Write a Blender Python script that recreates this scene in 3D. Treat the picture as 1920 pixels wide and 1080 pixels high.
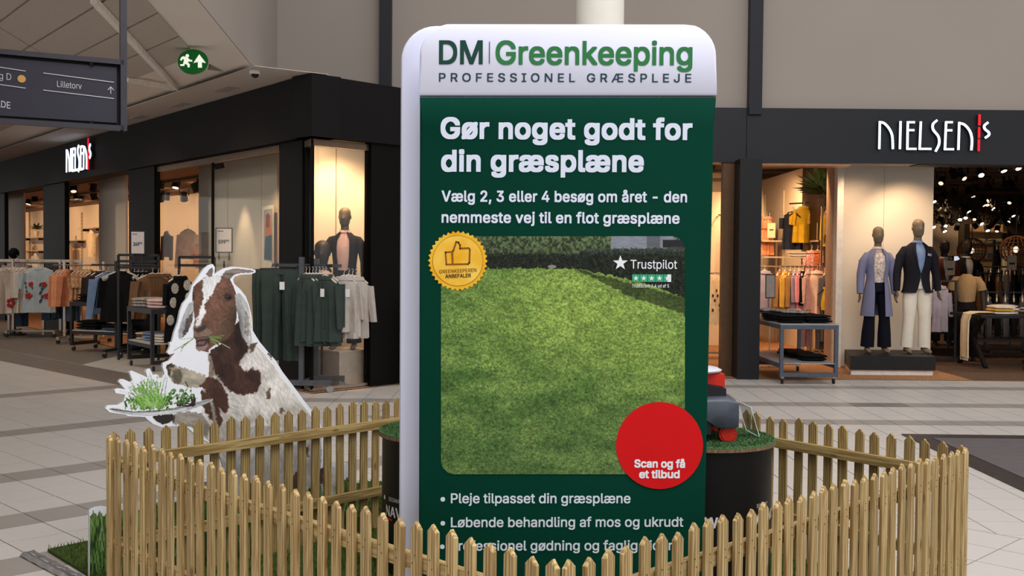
import bpy, bmesh, math, random, os
import numpy as np
from mathutils import Vector, Matrix
for o in list(bpy.data.objects): bpy.data.objects.remove(o)
scn = bpy.context.scene
COL = scn.collection
RND = random.Random(7)
# ------------------------------------------------------------------ camera
FPX, CAMH = 2000.0, 1.5
_p = math.atan(60 / FPX); _r = math.radians(.5)
FWD = Vector((0, math.cos(_p), -math.sin(_p))); _u = Vector((0, math.sin(_p), math.cos(_p))); _x = Vector((1, 0, 0))
RGT = _x * math.cos(_r) + _u * math.sin(_r); UPV = -_x * math.sin(_r) + _u * math.cos(_r)
CAM = Vector((0, 0, CAMH))
cd = bpy.data.cameras.new('camera'); cam = bpy.data.objects.new('camera', cd); COL.objects.link(cam)
cd.sensor_width = 36; cd.lens = FPX / 1920 * 36; cd.clip_end = 200
m3 = Matrix((RGT, UPV, -FWD)).transposed()
cam.matrix_world = Matrix.Translation(CAM) @ m3.to_4x4()
scn.camera = cam
# ------------------------------------------------------------------ light
scn.view_settings.view_transform = 'Standard'; scn.view_settings.look = 'None'
scn.view_settings.exposure = 0.0; scn.view_settings.gamma = 1.0
scn.view_settings.use_curve_mapping = False
w = bpy.data.worlds.new('overcast_daylight'); scn.world = w; w.use_nodes = True
bg = w.node_tree.nodes['Background']; bg.inputs[0].default_value = (1.0, .985, .97, 1); bg.inputs[1].default_value = WORLD = 0.95
def area(name, loc, target, size, power, color=(1, 1, 1)):
    l = bpy.data.lights.new(name, 'AREA'); l.shape = 'RECTANGLE'; l.size, l.size_y = size; l.energy = power; l.color = color
    o = bpy.data.objects.new(name, l); COL.objects.link(o); o.location = loc
    o.rotation_euler = (Vector(target) - Vector(loc)).to_track_quat('-Z', 'Y').to_euler(); return o
# roof light of the mall street, above and behind the photographer
area('skylight', (1.0, 1.0, 8.5), (0.6, 4.2, 0), (9, 6), 800, (1.0, .985, .97))
area('added_left_fill', (-9.0, 12.0, 3.40), (-8.0, 13.5, 0), (2.5, 1.2), 130, (1.0, .93, .86)); area('added_left_fill', (-6.2, 7.5, 3.40), (-5.6, 9.0, 0), (2.0, 1.0), 60, (1.0, .93, .86))  # unseen fill lamps, added to brighten the dark left floor and racks
SUNWARM = (1.0, .64, .34)
def spot(loc, target, power, color=SUNWARM, ang=80, blend=.7, rad=.05):
    l = bpy.data.lights.new('spot', 'SPOT'); l.energy = power; l.color = color; l.spot_size = math.radians(ang); l.spot_blend = blend; l.shadow_soft_size = rad
    o = bpy.data.objects.new('spot_light', l); COL.objects.link(o); o.location = loc
    o.rotation_euler = (Vector(target) - Vector(loc)).to_track_quat('-Z', 'Y').to_euler(); return o
# ------------------------------------------------------------------ survey helpers: a pixel of the photograph seen on a known plane
def ray(x, y): return FWD * FPX + RGT * (x - 960) - UPV * (y - 540)
def G(x, y, z=0.0):
    d = ray(x, y); return CAM + d * ((z - CAMH) / d.z)
def PY(x, y, Y):
    d = ray(x, y); return CAM + d * (Y / d.y)
def PW(x, y, a, n):
    d = ray(x, y); return CAM + d * ((Vector(a) - CAM).dot(n) / d.dot(n))
def PX(P):
    v = Vector(P) - CAM; k = v.dot(FWD); return (960 + FPX * v.dot(RGT) / k, 540 - FPX * v.dot(UPV) / k)
# ------------------------------------------------------------------ materials
def lin(c):
    return tuple(((v / 255) / 12.92 if v / 255 <= .04045 else ((v / 255 + .055) / 1.055) ** 2.4) for v in c[:3])
MATS = {}
def mat(name, rgb=(200, 200, 200), rough=.6, metal=0, var=.10, scale=12.0, bump=0.0, emis=0.0, stretch=(1, 1, 1), spec=.35, trans=0, rgb2=None, ior=1.45, alpha=1, coat=0):
    if name in MATS: return MATS[name]
    m = bpy.data.materials.new(name); m.use_nodes = True; nt = m.node_tree; N = nt.nodes; L = nt.links
    b = N['Principled BSDF']; c = lin(rgb)
    b.inputs['Roughness'].default_value = rough; b.inputs['Metallic'].default_value = metal
    b.inputs['Specular IOR Level'].default_value = spec; b.inputs['IOR'].default_value = ior
    if trans: b.inputs['Transmission Weight'].default_value = trans
    if coat: b.inputs['Coat Weight'].default_value = coat
    if alpha < 1: b.inputs['Alpha'].default_value = alpha
    tc = N.new('ShaderNodeTexCoord'); mp = N.new('ShaderNodeMapping'); mp.inputs['Scale'].default_value = stretch
    nz = N.new('ShaderNodeTexNoise'); nz.inputs['Scale'].default_value = scale; nz.inputs['Detail'].default_value = 4
    L.new(tc.outputs['Object'], mp.inputs[0]); L.new(mp.outputs[0], nz.inputs['Vector'])
    cr = N.new('ShaderNodeValToRGB'); c2 = lin(rgb2) if rgb2 else tuple(min(1, v * (1 + var)) for v in c)
    c1 = c if rgb2 else tuple(v * (1 - var) for v in c)
    cr.color_ramp.elements[0].position = .3; cr.color_ramp.elements[1].position = .7
    cr.color_ramp.elements[0].color = (*c1, 1); cr.color_ramp.elements[1].color = (*c2, 1)
    L.new(nz.outputs['Fac'], cr.inputs[0]); L.new(cr.outputs[0], b.inputs['Base Color'])
    if bump:
        bp = N.new('ShaderNodeBump'); bp.inputs['Strength'].default_value = bump; bp.inputs['Distance'].default_value = .01
        L.new(nz.outputs['Fac'], bp.inputs['Height']); L.new(bp.outputs[0], b.inputs['Normal'])
    if emis:
        b.inputs['Emission Color'].default_value = (*c, 1); b.inputs['Emission Strength'].default_value = emis
    MATS[name] = m; return m
def wood_mat(name, base, dark, scale=1.0):
    if name in MATS: return MATS[name]
    m = bpy.data.materials.new(name); m.use_nodes = True; nt = m.node_tree; N = nt.nodes; L = nt.links; b = N['Principled BSDF']
    tc = N.new('ShaderNodeTexCoord'); oi = N.new('ShaderNodeObjectInfo'); ad = N.new('ShaderNodeVectorMath'); ad.operation = 'MULTIPLY_ADD'
    cb = N.new('ShaderNodeCombineXYZ'); L.new(oi.outputs['Random'], cb.inputs[0]); L.new(oi.outputs['Random'], cb.inputs[1]); L.new(oi.outputs['Random'], cb.inputs[2])
    ad.inputs[1].default_value = (37, 23, 51); L.new(cb.outputs[0], ad.inputs[0]); L.new(tc.outputs['Object'], ad.inputs[2])
    mp = N.new('ShaderNodeMapping'); mp.inputs['Scale'].default_value = (80 * scale, 80 * scale, 3.6 * scale); L.new(ad.outputs[0], mp.inputs[0])
    nz = N.new('ShaderNodeTexNoise'); nz.inputs['Scale'].default_value = 1.0; nz.inputs['Detail'].default_value = 5; nz.inputs['Distortion'].default_value = 1.4; L.new(mp.outputs[0], nz.inputs['Vector'])
    wv = N.new('ShaderNodeTexWave'); wv.inputs['Scale'].default_value = .35; wv.inputs['Distortion'].default_value = 9; wv.inputs['Detail'].default_value = 3; L.new(mp.outputs[0], wv.inputs['Vector'])
    mx = N.new('ShaderNodeMath'); mx.operation = 'ADD'; L.new(nz.outputs['Fac'], mx.inputs[0])
    ml = N.new('ShaderNodeMath'); ml.operation = 'MULTIPLY'; ml.inputs[1].default_value = .35; L.new(wv.outputs['Fac'], ml.inputs[0]); L.new(ml.outputs[0], mx.inputs[1])
    cr = N.new('ShaderNodeValToRGB'); cr.color_ramp.elements[0].position = .42; cr.color_ramp.elements[1].position = .84
    cr.color_ramp.elements[0].color = (*lin(base), 1); cr.color_ramp.elements[1].color = (*lin(dark), 1); L.new(mx.outputs[0], cr.inputs[0])
    # knots
    vo = N.new('ShaderNodeTexVoronoi'); vo.inputs['Scale'].default_value = 1.0; m2 = N.new('ShaderNodeMapping'); m2.inputs['Scale'].default_value = (11, 11, 4.2); L.new(ad.outputs[0], m2.inputs[0]); L.new(m2.outputs[0], vo.inputs['Vector'])
    kr = N.new('ShaderNodeValToRGB'); kr.color_ramp.elements[0].position = .05; kr.color_ramp.elements[1].position = .13
    kr.color_ramp.elements[0].color = (.35, .28, .2, 1); kr.color_ramp.elements[1].color = (1, 1, 1, 1); L.new(vo.outputs['Distance'], kr.inputs[0])
    mm = N.new('ShaderNodeMix'); mm.data_type = 'RGBA'; mm.blend_type = 'MULTIPLY'; mm.inputs[0].default_value = .8; L.new(cr.outputs[0], mm.inputs[6]); L.new(kr.outputs[0], mm.inputs[7])
    # each board has its own tone
    hv = N.new('ShaderNodeHueSaturation'); mr = N.new('ShaderNodeMapRange'); mr.inputs[3].default_value = .86; mr.inputs[4].default_value = 1.12; L.new(oi.outputs['Random'], mr.inputs[0]); L.new(mr.outputs[0], hv.inputs['Value']); L.new(mm.outputs[2], hv.inputs['Color'])
    L.new(hv.outputs[0], b.inputs['Base Color']); b.inputs['Roughness'].default_value = .62; b.inputs['Specular IOR Level'].default_value = .3
    bp = N.new('ShaderNodeBump'); bp.inputs['Strength'].default_value = .15; bp.inputs['Distance'].default_value = .004; L.new(nz.outputs['Fac'], bp.inputs['Height']); L.new(bp.outputs[0], b.inputs['Normal'])
    MATS[name] = m; return m
def print_mat(name, rough=.5):
    if name in MATS: return MATS[name]
    m = bpy.data.materials.new(name); m.use_nodes = True; N = m.node_tree.nodes; b = N['Principled BSDF']
    a = N.new('ShaderNodeVertexColor'); a.layer_name = 'ink'; m.node_tree.links.new(a.outputs[0], b.inputs['Base Color'])
    b.inputs['Roughness'].default_value = rough; b.inputs['Specular IOR Level'].default_value = .25
    MATS[name] = m; return m
# ------------------------------------------------------------------ mesh builder
def frame(d, up=(0, 0, 1)):
    d = Vector(d).normalized(); u = Vector(up)
    if abs(d.dot(u)) > .99: u = Vector((0, 1, 0))
    s = d.cross(u).normalized(); return s, s.cross(d).normalized()
class MB:
    def __init__(s): s.v = []; s.f = []; s.m = []
    def add(s, vs, fs, mi=0):
        k = len(s.v); s.v += [tuple(v) for v in vs]; s.f += [tuple(i + k for i in f) for f in fs]; s.m += [mi] * len(fs); return s
    def box(s, c, size, M=None, mi=0):
        hx, hy, hz = size[0] / 2, size[1] / 2, size[2] / 2; c = Vector(c)
        P = [Vector((x, y, z)) for x in (-hx, hx) for y in (-hy, hy) for z in (-hz, hz)]
        if M is not None: P = [M @ q for q in P]
        return s.add([c + q for q in P], [(0, 1, 3, 2), (4, 6, 7, 5), (0, 4, 5, 1), (2, 3, 7, 6), (0, 2, 6, 4), (1, 5, 7, 3)], mi)
    def bar(s, a, b, w, h, up=(0, 0, 1), mi=0):   # rectangular bar from a to b
        a = Vector(a); b = Vector(b); sd, u = frame(b - a, up); P = []
        for q in (a, b):
            for i, j in ((-1, -1), (1, -1), (1, 1), (-1, 1)): P.append(q + sd * (i * w / 2) + u * (j * h / 2))
        return s.add(P, [(3, 2, 1, 0), (4, 5, 6, 7), (0, 1, 5, 4), (1, 2, 6, 5), (2, 3, 7, 6), (3, 0, 4, 7)], mi)
    def tube(s, pts, r, n=8, cap=True, mi=0):
        pts = [Vector(p) for p in pts]; rs = r if isinstance(r, (list, tuple)) else [r] * len(pts); k0 = len(s.v)
        for i, p in enumerate(pts):
            d = (pts[min(i + 1, len(pts) - 1)] - pts[max(i - 1, 0)]); a, b = frame(d)
            for j in range(n):
                t = 2 * math.pi * j / n; s.v.append(tuple(p + a * (rs[i] * math.cos(t)) + b * (rs[i] * math.sin(t))))
        for i in range(len(pts) - 1):
            for j in range(n):
                s.f.append((k0 + i * n + j, k0 + i * n + (j + 1) % n, k0 + (i + 1) * n + (j + 1) % n, k0 + (i + 1) * n + j)); s.m.append(mi)
        if cap:
            s.f.append(tuple(k0 + j for j in reversed(range(n)))); s.m.append(mi)
            e = k0 + (len(pts) - 1) * n; s.f.append(tuple(e + j for j in range(n))); s.m.append(mi)
        return s
    def rings(s, R, cap=True, close=True, mi=0):   # loft of equal-length rings
        k0 = len(s.v); n = len(R[0])
        for q in R: s.v += [tuple(p) for p in q]
        for i in range(len(R) - 1):
            for j in range(n if close else n - 1):
                s.f.append((k0 + i * n + j, k0 + i * n + (j + 1) % n, k0 + (i + 1) * n + (j + 1) % n, k0 + (i + 1) * n + j)); s.m.append(mi)
        if cap:
            s.f.append(tuple(k0 + j for j in reversed(range(n)))); s.m.append(mi)
            e = k0 + (len(R) - 1) * n; s.f.append(tuple(e + j for j in range(n))); s.m.append(mi)
        return s
    def lathe(s, prof, n=24, c=(0, 0, 0), mi=0):
        c = Vector(c); return s.rings([[c + Vector((max(r, 1e-4) * math.cos(2 * math.pi * j / n), max(r, 1e-4) * math.sin(2 * math.pi * j / n), z)) for j in range(n)] for r, z in prof], mi=mi)
    def ell(s, c, r, n=16, k=10, M=None, mi=0):
        c = Vector(c); R = []
        for i in range(k + 1):
            a = math.pi * (i / k) * .998 + .001 - math.pi / 2
            q = [Vector((r[0] * math.cos(a) * math.cos(2 * math.pi * j / n), r[1] * math.cos(a) * math.sin(2 * math.pi * j / n), r[2] * math.sin(a))) for j in range(n)]
            R.append([c + (M @ p if M is not None else p) for p in q])
        return s.rings(R, mi=mi)
    def prism(s, poly, depth, mi=0):   # poly: 3-D points of a planar outline; depth: extrusion vector
        d = Vector(depth); n = len(poly); P = [Vector(p) for p in poly]
        return s.add(P + [p + d for p in P], [tuple(range(n)), tuple(range(2 * n - 1, n - 1, -1))] + [(i, i + n, (i + 1) % n + n, (i + 1) % n) for i in range(n)], mi)
    def mesh(s, name, mats, smooth=False):
        me = bpy.data.meshes.new(name); me.from_pydata(s.v, [], s.f)
        for m_ in (mats if isinstance(mats, (list, tuple)) else [mats]): me.materials.append(m_)
        if any(s.m): me.polygons.foreach_set('material_index', s.m)
        bm = bmesh.new(); bm.from_mesh(me); bmesh.ops.recalc_face_normals(bm, faces=bm.faces); bm.to_mesh(me); bm.free()
        if smooth:
            me.polygons.foreach_set('use_smooth', [True] * len(me.polygons))
            try: me.set_sharp_from_angle(angle=math.radians(40))
            except Exception: pass
        return me
    def build(s, name, mats, parent=None, smooth=False, **kw):
        return link(name, s.mesh(name, mats, smooth), parent, **kw)
def link(name, data, parent=None, label=None, cat=None, group=None, kind=None, loc=None):
    o = bpy.data.objects.new(name, data); COL.objects.link(o)
    if loc is not None: o.location = loc
    if parent is not None: o.parent = parent
    tag(o, label, cat, group, kind); return o
def tag(o, label=None, cat=None, group=None, kind=None):
    for k, v in (('label', label), ('category', cat), ('group', group), ('kind', kind)):
        if v: o[k] = v
    return o
def thing(name, label, cat, loc=(0, 0, 0), rz=0.0, group=None):
    o = bpy.data.objects.new(name, None); COL.objects.link(o); o.location = loc; o.rotation_euler = (0, 0, rz); o.empty_display_size = .1
    return tag(o, label, cat, group)
ORD = ['first', 'second', 'third', 'fourth', 'fifth', 'sixth', 'seventh', 'eighth', 'ninth', 'tenth', 'eleventh', 'twelfth', 'thirteenth', 'fourteenth', 'fifteenth', 'sixteenth', 'seventeenth', 'eighteenth', 'nineteenth', 'twentieth', 'twenty-first', 'twenty-second', 'twenty-third', 'twenty-fourth', 'twenty-fifth', 'twenty-sixth', 'twenty-seventh', 'twenty-eighth']
def copy_tree(o, loc=None, rz=None, label=None, group=None, parent=None, scale=None):
    c = o.copy(); COL.objects.link(c); c.parent = parent
    if loc is not None: c.location = loc
    if rz is not None: c.rotation_euler = (0, 0, rz)
    if scale is not None: c.scale = scale
    if label: c['label'] = label
    if group: c['group'] = group
    for ch in [x for x in o.children]: copy_tree(ch, parent=c)
    return c
def wp(o, P): return Vector(P) - Vector(o.location)
FONT = None
try:
    _fp = os.path.join(bpy.utils.system_resource('DATAFILES'), 'fonts', 'Inter.woff2')
    if os.path.exists(_fp): FONT = bpy.data.fonts.load(_fp)
except Exception: FONT = None
def embolden(me, b):       # heavier weight: the outline pushed out in eight directions
    n = len(me.vertices); co = np.empty(n * 3); me.vertices.foreach_get('co', co); co = co.reshape(-1, 3)
    fs = [tuple(p.vertices) for p in me.polygons]; V = []; F = []
    for k, (dx, dy) in enumerate(((-1, -1), (0, -1), (1, -1), (-1, 0), (1, 0), (-1, 1), (0, 1), (1, 1))):
        V.append(co + np.array([b * dx, b * dy, 2e-4 * k])[None]); F += [tuple(i + k * n for i in f) for f in fs]
    m2 = bpy.data.meshes.new('t'); m2.from_pydata(np.concatenate(V).tolist(), [], F); bpy.data.meshes.remove(me); return m2
def text_mesh(txt, bold=0.0, space=1.0, extrude=0.0):
    """lettering filled contour by contour, so that overlapping strokes of a glyph join"""
    from mathutils.geometry import tessellate_polygon, interpolate_bezier
    cu = bpy.data.curves.new('t', 'FONT'); cu.body = txt; cu.size = 1.0; cu.space_character = space
    if FONT: cu.font = FONT
    o = bpy.data.objects.new('t', cu); COL.objects.link(o); dg = bpy.context.evaluated_depsgraph_get()
    cv = o.evaluated_get(dg).to_curve(dg); cont = []
    for sp in cv.splines:
        pts = []
        if sp.type == 'BEZIER':
            b = sp.bezier_points; n = len(b)
            for i in range(n):
                p, q = b[i], b[(i + 1) % n]; seg = interpolate_bezier(p.co, p.handle_right, q.handle_left, q.co, 5); pts += [(v.x, v.y) for v in seg[:-1]]
        else: pts = [(p.co.x, p.co.y) for p in sp.points]
        cl = []
        for p in pts:
            if not cl or math.hypot(p[0] - cl[-1][0], p[1] - cl[-1][1]) > 1e-5: cl.append(p)
        if len(cl) > 2: cont.append(cl)
    o.to_curve_clear() if hasattr(o, 'to_curve_clear') else None
    bpy.data.objects.remove(o); bpy.data.curves.remove(cu)
    from mathutils.geometry import delaunay_2d_cdt
    pts = [p for c in cont for p in c]; edges = []; k = 0
    for c in cont:
        edges += [(k + i, k + (i + 1) % len(c)) for i in range(len(c))]; k += len(c)
    vo, eo, fo = delaunay_2d_cdt([Vector(p) for p in pts], edges, [], 0, 1e-6)[:3]
    V = [(v.x, v.y, 0) for v in vo]; va = np.array([(v.x, v.y) for v in vo]); fa = np.array([tuple(f) for f in fo if len(f) == 3]); cen = va[fa].mean(1); wn = np.zeros(len(fa), int)
    for c in cont:
        q = np.array(c)
        near = (cen[:, 0] >= q[:, 0].min()) & (cen[:, 0] <= q[:, 0].max()); idx = np.nonzero(near)[0]
        if not len(idx): continue
        x, y = cen[idx, 0][:, None], cen[idx, 1][:, None]; a = q; b = np.roll(q, -1, 0); cr = (b[:, 0] - a[:, 0])[None] * (y - a[:, 1][None]) - (x - a[:, 0][None]) * (b[:, 1] - a[:, 1])[None]
        up = (a[:, 1][None] <= y) & (b[:, 1][None] > y) & (cr > 0); dn = (a[:, 1][None] > y) & (b[:, 1][None] <= y) & (cr < 0); wn[idx] += up.sum(1) - dn.sum(1)
    F = [tuple(int(v) for v in f) for f in fa[wn != 0]]
    F = [f if ((V[f[1]][0] - V[f[0]][0]) * (V[f[2]][1] - V[f[0]][1]) - (V[f[2]][0] - V[f[0]][0]) * (V[f[1]][1] - V[f[0]][1])) > 0 else f[::-1] for f in F]
    me = bpy.data.meshes.new('t'); me.from_pydata(V, [], F)
    return embolden(me, bold) if bold else me
_cap = []
def cap_height():
    if not _cap:
        me = text_mesh('H'); _cap.append(max(v.co.y for v in me.vertices))
    return _cap[0]
def text_fit(name, txt, A, B, height, material, parent, bold=0.0, space=1.0, off=(0, 0, 0), extrude=0.0, mapf=None):
    """lettering from baseline point A to baseline point B; height = cap height vector scale (None: uniform)"""
    me = text_mesh(txt, bold, space, extrude); n = len(me.vertices); co = np.empty(n * 3); me.vertices.foreach_get('co', co); co = co.reshape(-1, 3)
    x0, x1 = co[:, 0].min(), co[:, 0].max(); A = Vector(A); B = Vector(B); ux = (B - A); W = ux.length; ux = ux / W
    sc = W / (x1 - x0); uy = height[0]; sy = sc if height[1] is None else height[1] / cap_height()
    nn = ux.cross(uy).normalized()
    P = np.array(A)[None] + np.outer((co[:, 0] - x0) * sc, np.array(ux)) + np.outer(co[:, 1] * sy, np.array(uy)) + np.outer(co[:, 2] * sc, np.array(nn)) + np.array(off)[None]
    if mapf: P = np.array([mapf(Vector(p)) for p in P])
    if parent is not None: P = P - np.array(parent.matrix_world.translation if False else pworld(parent))[None]
    me.vertices.foreach_set('co', P.ravel()); me.materials.clear(); me.materials.append(material); me.update(); me.name = name
    return link(name, me, parent)
def pworld(o):
    v = Vector((0, 0, 0))
    while o is not None: v = v + Vector(o.location); o = o.parent
    return v
# ------------------------------------------------------------------ small numeric painter for flat print
_rng = np.random.RandomState(3); _NT = _rng.rand(256, 256)
def vnoise(x, y):
    xi = np.floor(x).astype(int); yi = np.floor(y).astype(int); fx = x - xi; fy = y - yi; fx = fx * fx * (3 - 2 * fx); fy = fy * fy * (3 - 2 * fy)
    g = lambda a, b: _NT[a % 256, b % 256]
    return (g(xi, yi) * (1 - fx) + g(xi + 1, yi) * fx) * (1 - fy) + (g(xi, yi + 1) * (1 - fx) + g(xi + 1, yi + 1) * fx) * fy
def inside(x, y, poly):
    r = np.zeros(x.shape, bool); n = len(poly)
    for i in range(n):
        x0, y0 = poly[i]; x1, y1 = poly[(i + 1) % n]
        if y0 == y1: continue
        c = ((y0 > y) != (y1 > y)) & (x < (x1 - x0) * (y - y0) / (y1 - y0) + x0); r ^= c
    return r
def seg_dist(x, y, a, b):
    dx, dy = b[0] - a[0], b[1] - a[1]; L2 = dx * dx + dy * dy + 1e-9; t = np.clip(((x - a[0]) * dx + (y - a[1]) * dy) / L2, 0, 1)
    return np.hypot(x - a[0] - t * dx, y - a[1] - t * dy)
def print_grid(name, xs, ys, mask, rgb, mapf, material, parent, label=None):
    """xs, ys: picture lattice; mask: cells kept; rgb: sRGB 0..255 per lattice node; mapf: picture point -> world point"""
    ny, nx = len(ys), len(xs); X, Yv = np.meshgrid(xs, ys)
    c = mask[:-1, :-1] & mask[1:, :-1] & mask[:-1, 1:] & mask[1:, 1:]
    idx = np.arange(nx * ny).reshape(ny, nx); q = np.stack([idx[:-1, :-1][c], idx[1:, :-1][c], idx[1:, 1:][c], idx[:-1, 1:][c]], 1)
    used, inv = np.unique(q, return_inverse=True); q = inv.reshape(-1, 4)
    P = mapf(X.ravel()[used], Yv.ravel()[used]) - np.array(pworld(parent))[None]
    me = bpy.data.meshes.new(name); me.vertices.add(len(used)); me.vertices.foreach_set('co', P.ravel())
    nq = len(q); me.loops.add(nq * 4); me.loops.foreach_set('vertex_index', q.ravel().astype(np.int32)); me.polygons.add(nq)
    me.polygons.foreach_set('loop_start', np.arange(0, nq * 4, 4, dtype=np.int32)); me.update(calc_edges=True)
    a = me.color_attributes.new('ink', 'FLOAT_COLOR', 'POINT'); col = np.clip(rgb.reshape(-1, 3)[used] / 255, 0, 1)
    l = np.where(col <= .04045, col / 12.92, ((col + .055) / 1.055) ** 2.4); a.data.foreach_set('color', np.concatenate([l, np.ones((len(l), 1))], 1).ravel())
    me.materials.append(material); return link(name, me, parent, label)
def plane_map(a, n, off=0.0):   # numpy version of PW, pushed off the plane towards the viewer
    a = np.array(a); n = np.array(n); n = n / np.linalg.norm(n)
    if n @ (np.array(CAM) - a) < 0: n = -n
    f, r, u, c = (np.array(v) for v in (FWD, RGT, UPV, CAM))
    def g(x, y):
        d = f[None] * FPX + np.outer(x - 960, r) - np.outer(y - 540, u); t = ((a - c) @ n) / (d @ n); return c[None] + d * t[:, None] + n[None] * off
    return g
# ================================================================== the mall floor
T45 = .305; S2 = math.sqrt(.5)
BND = 8.48                      # x + y on the joint between the diagonal and the straight paving
def clip(poly, a, b, c):        # keep a*x + b*y <= c
    out = []
    for i in range(len(poly)):
        p, q = poly[i], poly[(i + 1) % len(poly)]; fp = a * p[0] + b * p[1] - c; fq = a * q[0] + b * q[1] - c
        if fp <= 0: out.append(p)
        if (fp < 0) != (fq < 0) and fp != fq:
            t = fp / (fp - fq); out.append((p[0] + t * (q[0] - p[0]), p[1] + t * (q[1] - p[1])))
    return out
tile_light = mat('tile_light', (201, 195, 190), .34, var=.05, scale=1.6, spec=.35)
tile_dark = mat('tile_grey', (158, 150, 144), .36, var=.06, scale=3, spec=.35)
tile_deep = mat('tile_deep_grey', (126, 118, 112), .36, var=.06, scale=3, spec=.35)
grout = mat('grout', (120, 112, 106), .9)
floor = MB().add([(-40, -8, -.006), (24, -8, -.006), (24, 50, -.006), (-40, 50, -.006)], [(0, 1, 2, 3)]).build('floor', grout, kind='structure')
tiles = []; g_ = .0035
DARK = {(5.09), (5.99), (7.19), (8.99), (11.39), (15.29)}
for i in range(-30, 45):
    for j in range(6, 80):
        c0 = i * T45 + .19; d0 = 5.99 + (j - 20) * .30
        pts = []
        for cc, dd in ((c0 + g_, d0 + g_), (c0 + T45 - g_, d0 + g_), (c0 + T45 - g_, d0 + .30 - g_), (c0 + g_, d0 + .30 - g_)):
            pts.append(((cc - dd) * S2, (cc + dd) * S2))
        full = len(pts); pts = clip(pts, 1, 1, BND - g_)
        if len(pts) < 3: continue
        k = 0
        if any(abs(d0 - q) < .02 for q in DARK) and c0 < 5.2: k = 1
        if 5.35 < c0 + .15 < 5.95 and d0 > 11.2: k = 2
        tiles.append((pts, k))
TW, TH = .28, .295
SROW = {12.45: 1, 10.82: 1, 9.65: 1, 6.38: 0}
for i in range(-30, 40):
    for j in range(0, 40):
        x0 = 2.67 + i * TW; y0 = 5.787 + (j - 6) * TH
        pts = clip([(x0 + g_, y0 + g_), (x0 + TW - g_, y0 + g_), (x0 + TW - g_, y0 + TH - g_), (x0 + g_, y0 + TH - g_)], -1, -1, -BND - g_)
        if len(pts) < 3 or y0 > 16: continue
        k = 1 if any(abs(y0 + TH / 2 - q) < TH / 2 and v for q, v in SROW.items()) else 0
        if k and abs(y0 + TH / 2 - 10.82) < .15 and 3.5 < x0 < 4.0: k = 2
        tiles.append((pts, k))
def tsize(t):
    cx = sum(p[0] for p in t[0]) / len(t[0]); cy = sum(p[1] for p in t[0]) / len(t[0])
    if cy < 1: return 0
    x, y = PX((cx, cy, 0)); return (1 / cy ** 2 if -20 < x < 1940 and y < 1110 and not (730 < x < 1350) and not (230 < x < 730 and y > 960) else 0)
tiles.sort(key=lambda t: -tsize(t))
tmats = [tile_light, tile_dark, tile_deep]; shared = {}
def slab(pts, th=.006):
    m = MB(); n = len(pts); m.add([(x, y, 0) for x, y in pts] + [(x, y, -th) for x, y in pts], [tuple(range(n))] + [(i, (i + 1) % n, (i + 1) % n + n, i + n) for i in range(n)]); return m
for pts, k in tiles[:300]:
    cx, cy = pts[0]; loc = [(x - cx, y - cy) for x, y in pts]; key = tuple(round(v, 3) for p in loc for v in p) + (k,)
    if key not in shared: shared[key] = slab(loc).mesh('tile', tmats[k])
    link('tile', shared[key], floor, loc=(cx, cy, 0))
rest = MB()
for pts, k in tiles[300:]:
    n = len(pts); rest.add([(x, y, 0) for x, y in pts] + [(x, y, -.006) for x, y in pts], [tuple(range(n))] + [(i, (i + 1) % n, (i + 1) % n + n, i + n) for i in range(n)], k)
rest.build('tile_field', tmats, floor, kind='stuff')
# ================================================================== shop fronts
black = mat('fascia_black', (22, 20, 21), .6, var=.06, scale=2, spec=.12)
navy = mat('fascia_navy', (33, 35, 40), .45, var=.05, scale=2, spec=.3)
black_pillar = mat('pillar_black', (11, 10, 10), .55, var=.05, spec=.12)
cream = mat('cream_wall', (216, 196, 172), .8, var=.02, scale=1.5)
cream2 = mat('cream_panel', (212, 200, 184), .75, var=.02, scale=1.5)
upper = mat('upper_wall', (158, 149, 142), .85, var=.02, scale=.8)
wood_floor = wood_mat('shop_floor_wood', (184, 134, 92), (146, 100, 64), .25)
alu = mat('aluminium', (120, 108, 98), .35, .8, var=.05)
brown_ceiling = mat('shop_ceiling_brown', (120, 92, 70), .8, var=.05)
C0 = Vector((-2.150, 11.404, 0)); DL = Vector((-1527 / FPX, 1, 0)).normalized(); NL = Vector((DL.y, -DL.x, 0))   # NL points into the shop
if NL.dot(Vector((0, 1, 0))) < 0: NL = -NL
NL = Vector((.795, .607, 0))
DC = (Vector((-1.305, 12.306, 0)) - C0).normalized(); NC = Vector((-DC.y, DC.x, 0))        # chamfer; NC points into the shop
YF = 13.45                                                                                  # straight front
sC = (YF - C0.y) / DC.y; C1 = C0 + DC * sC
ZB, ZT = 2.76, 3.42
def Lp(t, n=0, z=0): return C0 + DL * t + NL * n + Vector((0, 0, z))
def Cp(t, n=0, z=0): return C0 + DC * t + NC * n + Vector((0, 0, z))
def vslab(mb, a, b, z0, z1, nrm, th, mi=0):
    a = Vector(a); b = Vector(b); n = Vector(nrm).normalized() * th
    P = [Vector((q.x, q.y, z)) for q in (a, b, b + n, a + n) for z in (z0, z1)]
    mb.add(P, [(0, 2, 3, 1), (2, 4, 5, 3), (4, 6, 7, 5), (6, 0, 1, 7), (0, 6, 4, 2), (1, 3, 5, 7)], mi); return mb
fas_l = vslab(MB(), Lp(0), Lp(45), ZB, ZT, NL, .35).build('wall_fascia_left', black, kind='structure')
fas_c = vslab(MB(), Cp(0), Cp(sC), ZB, ZT, NC, .35).build('wall_fascia_corner', black, kind='structure')
wf = thing('wall_front', None, None); wf['kind'] = 'structure'
fx = [C1.x - .3, 2.93, 9.8]
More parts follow.
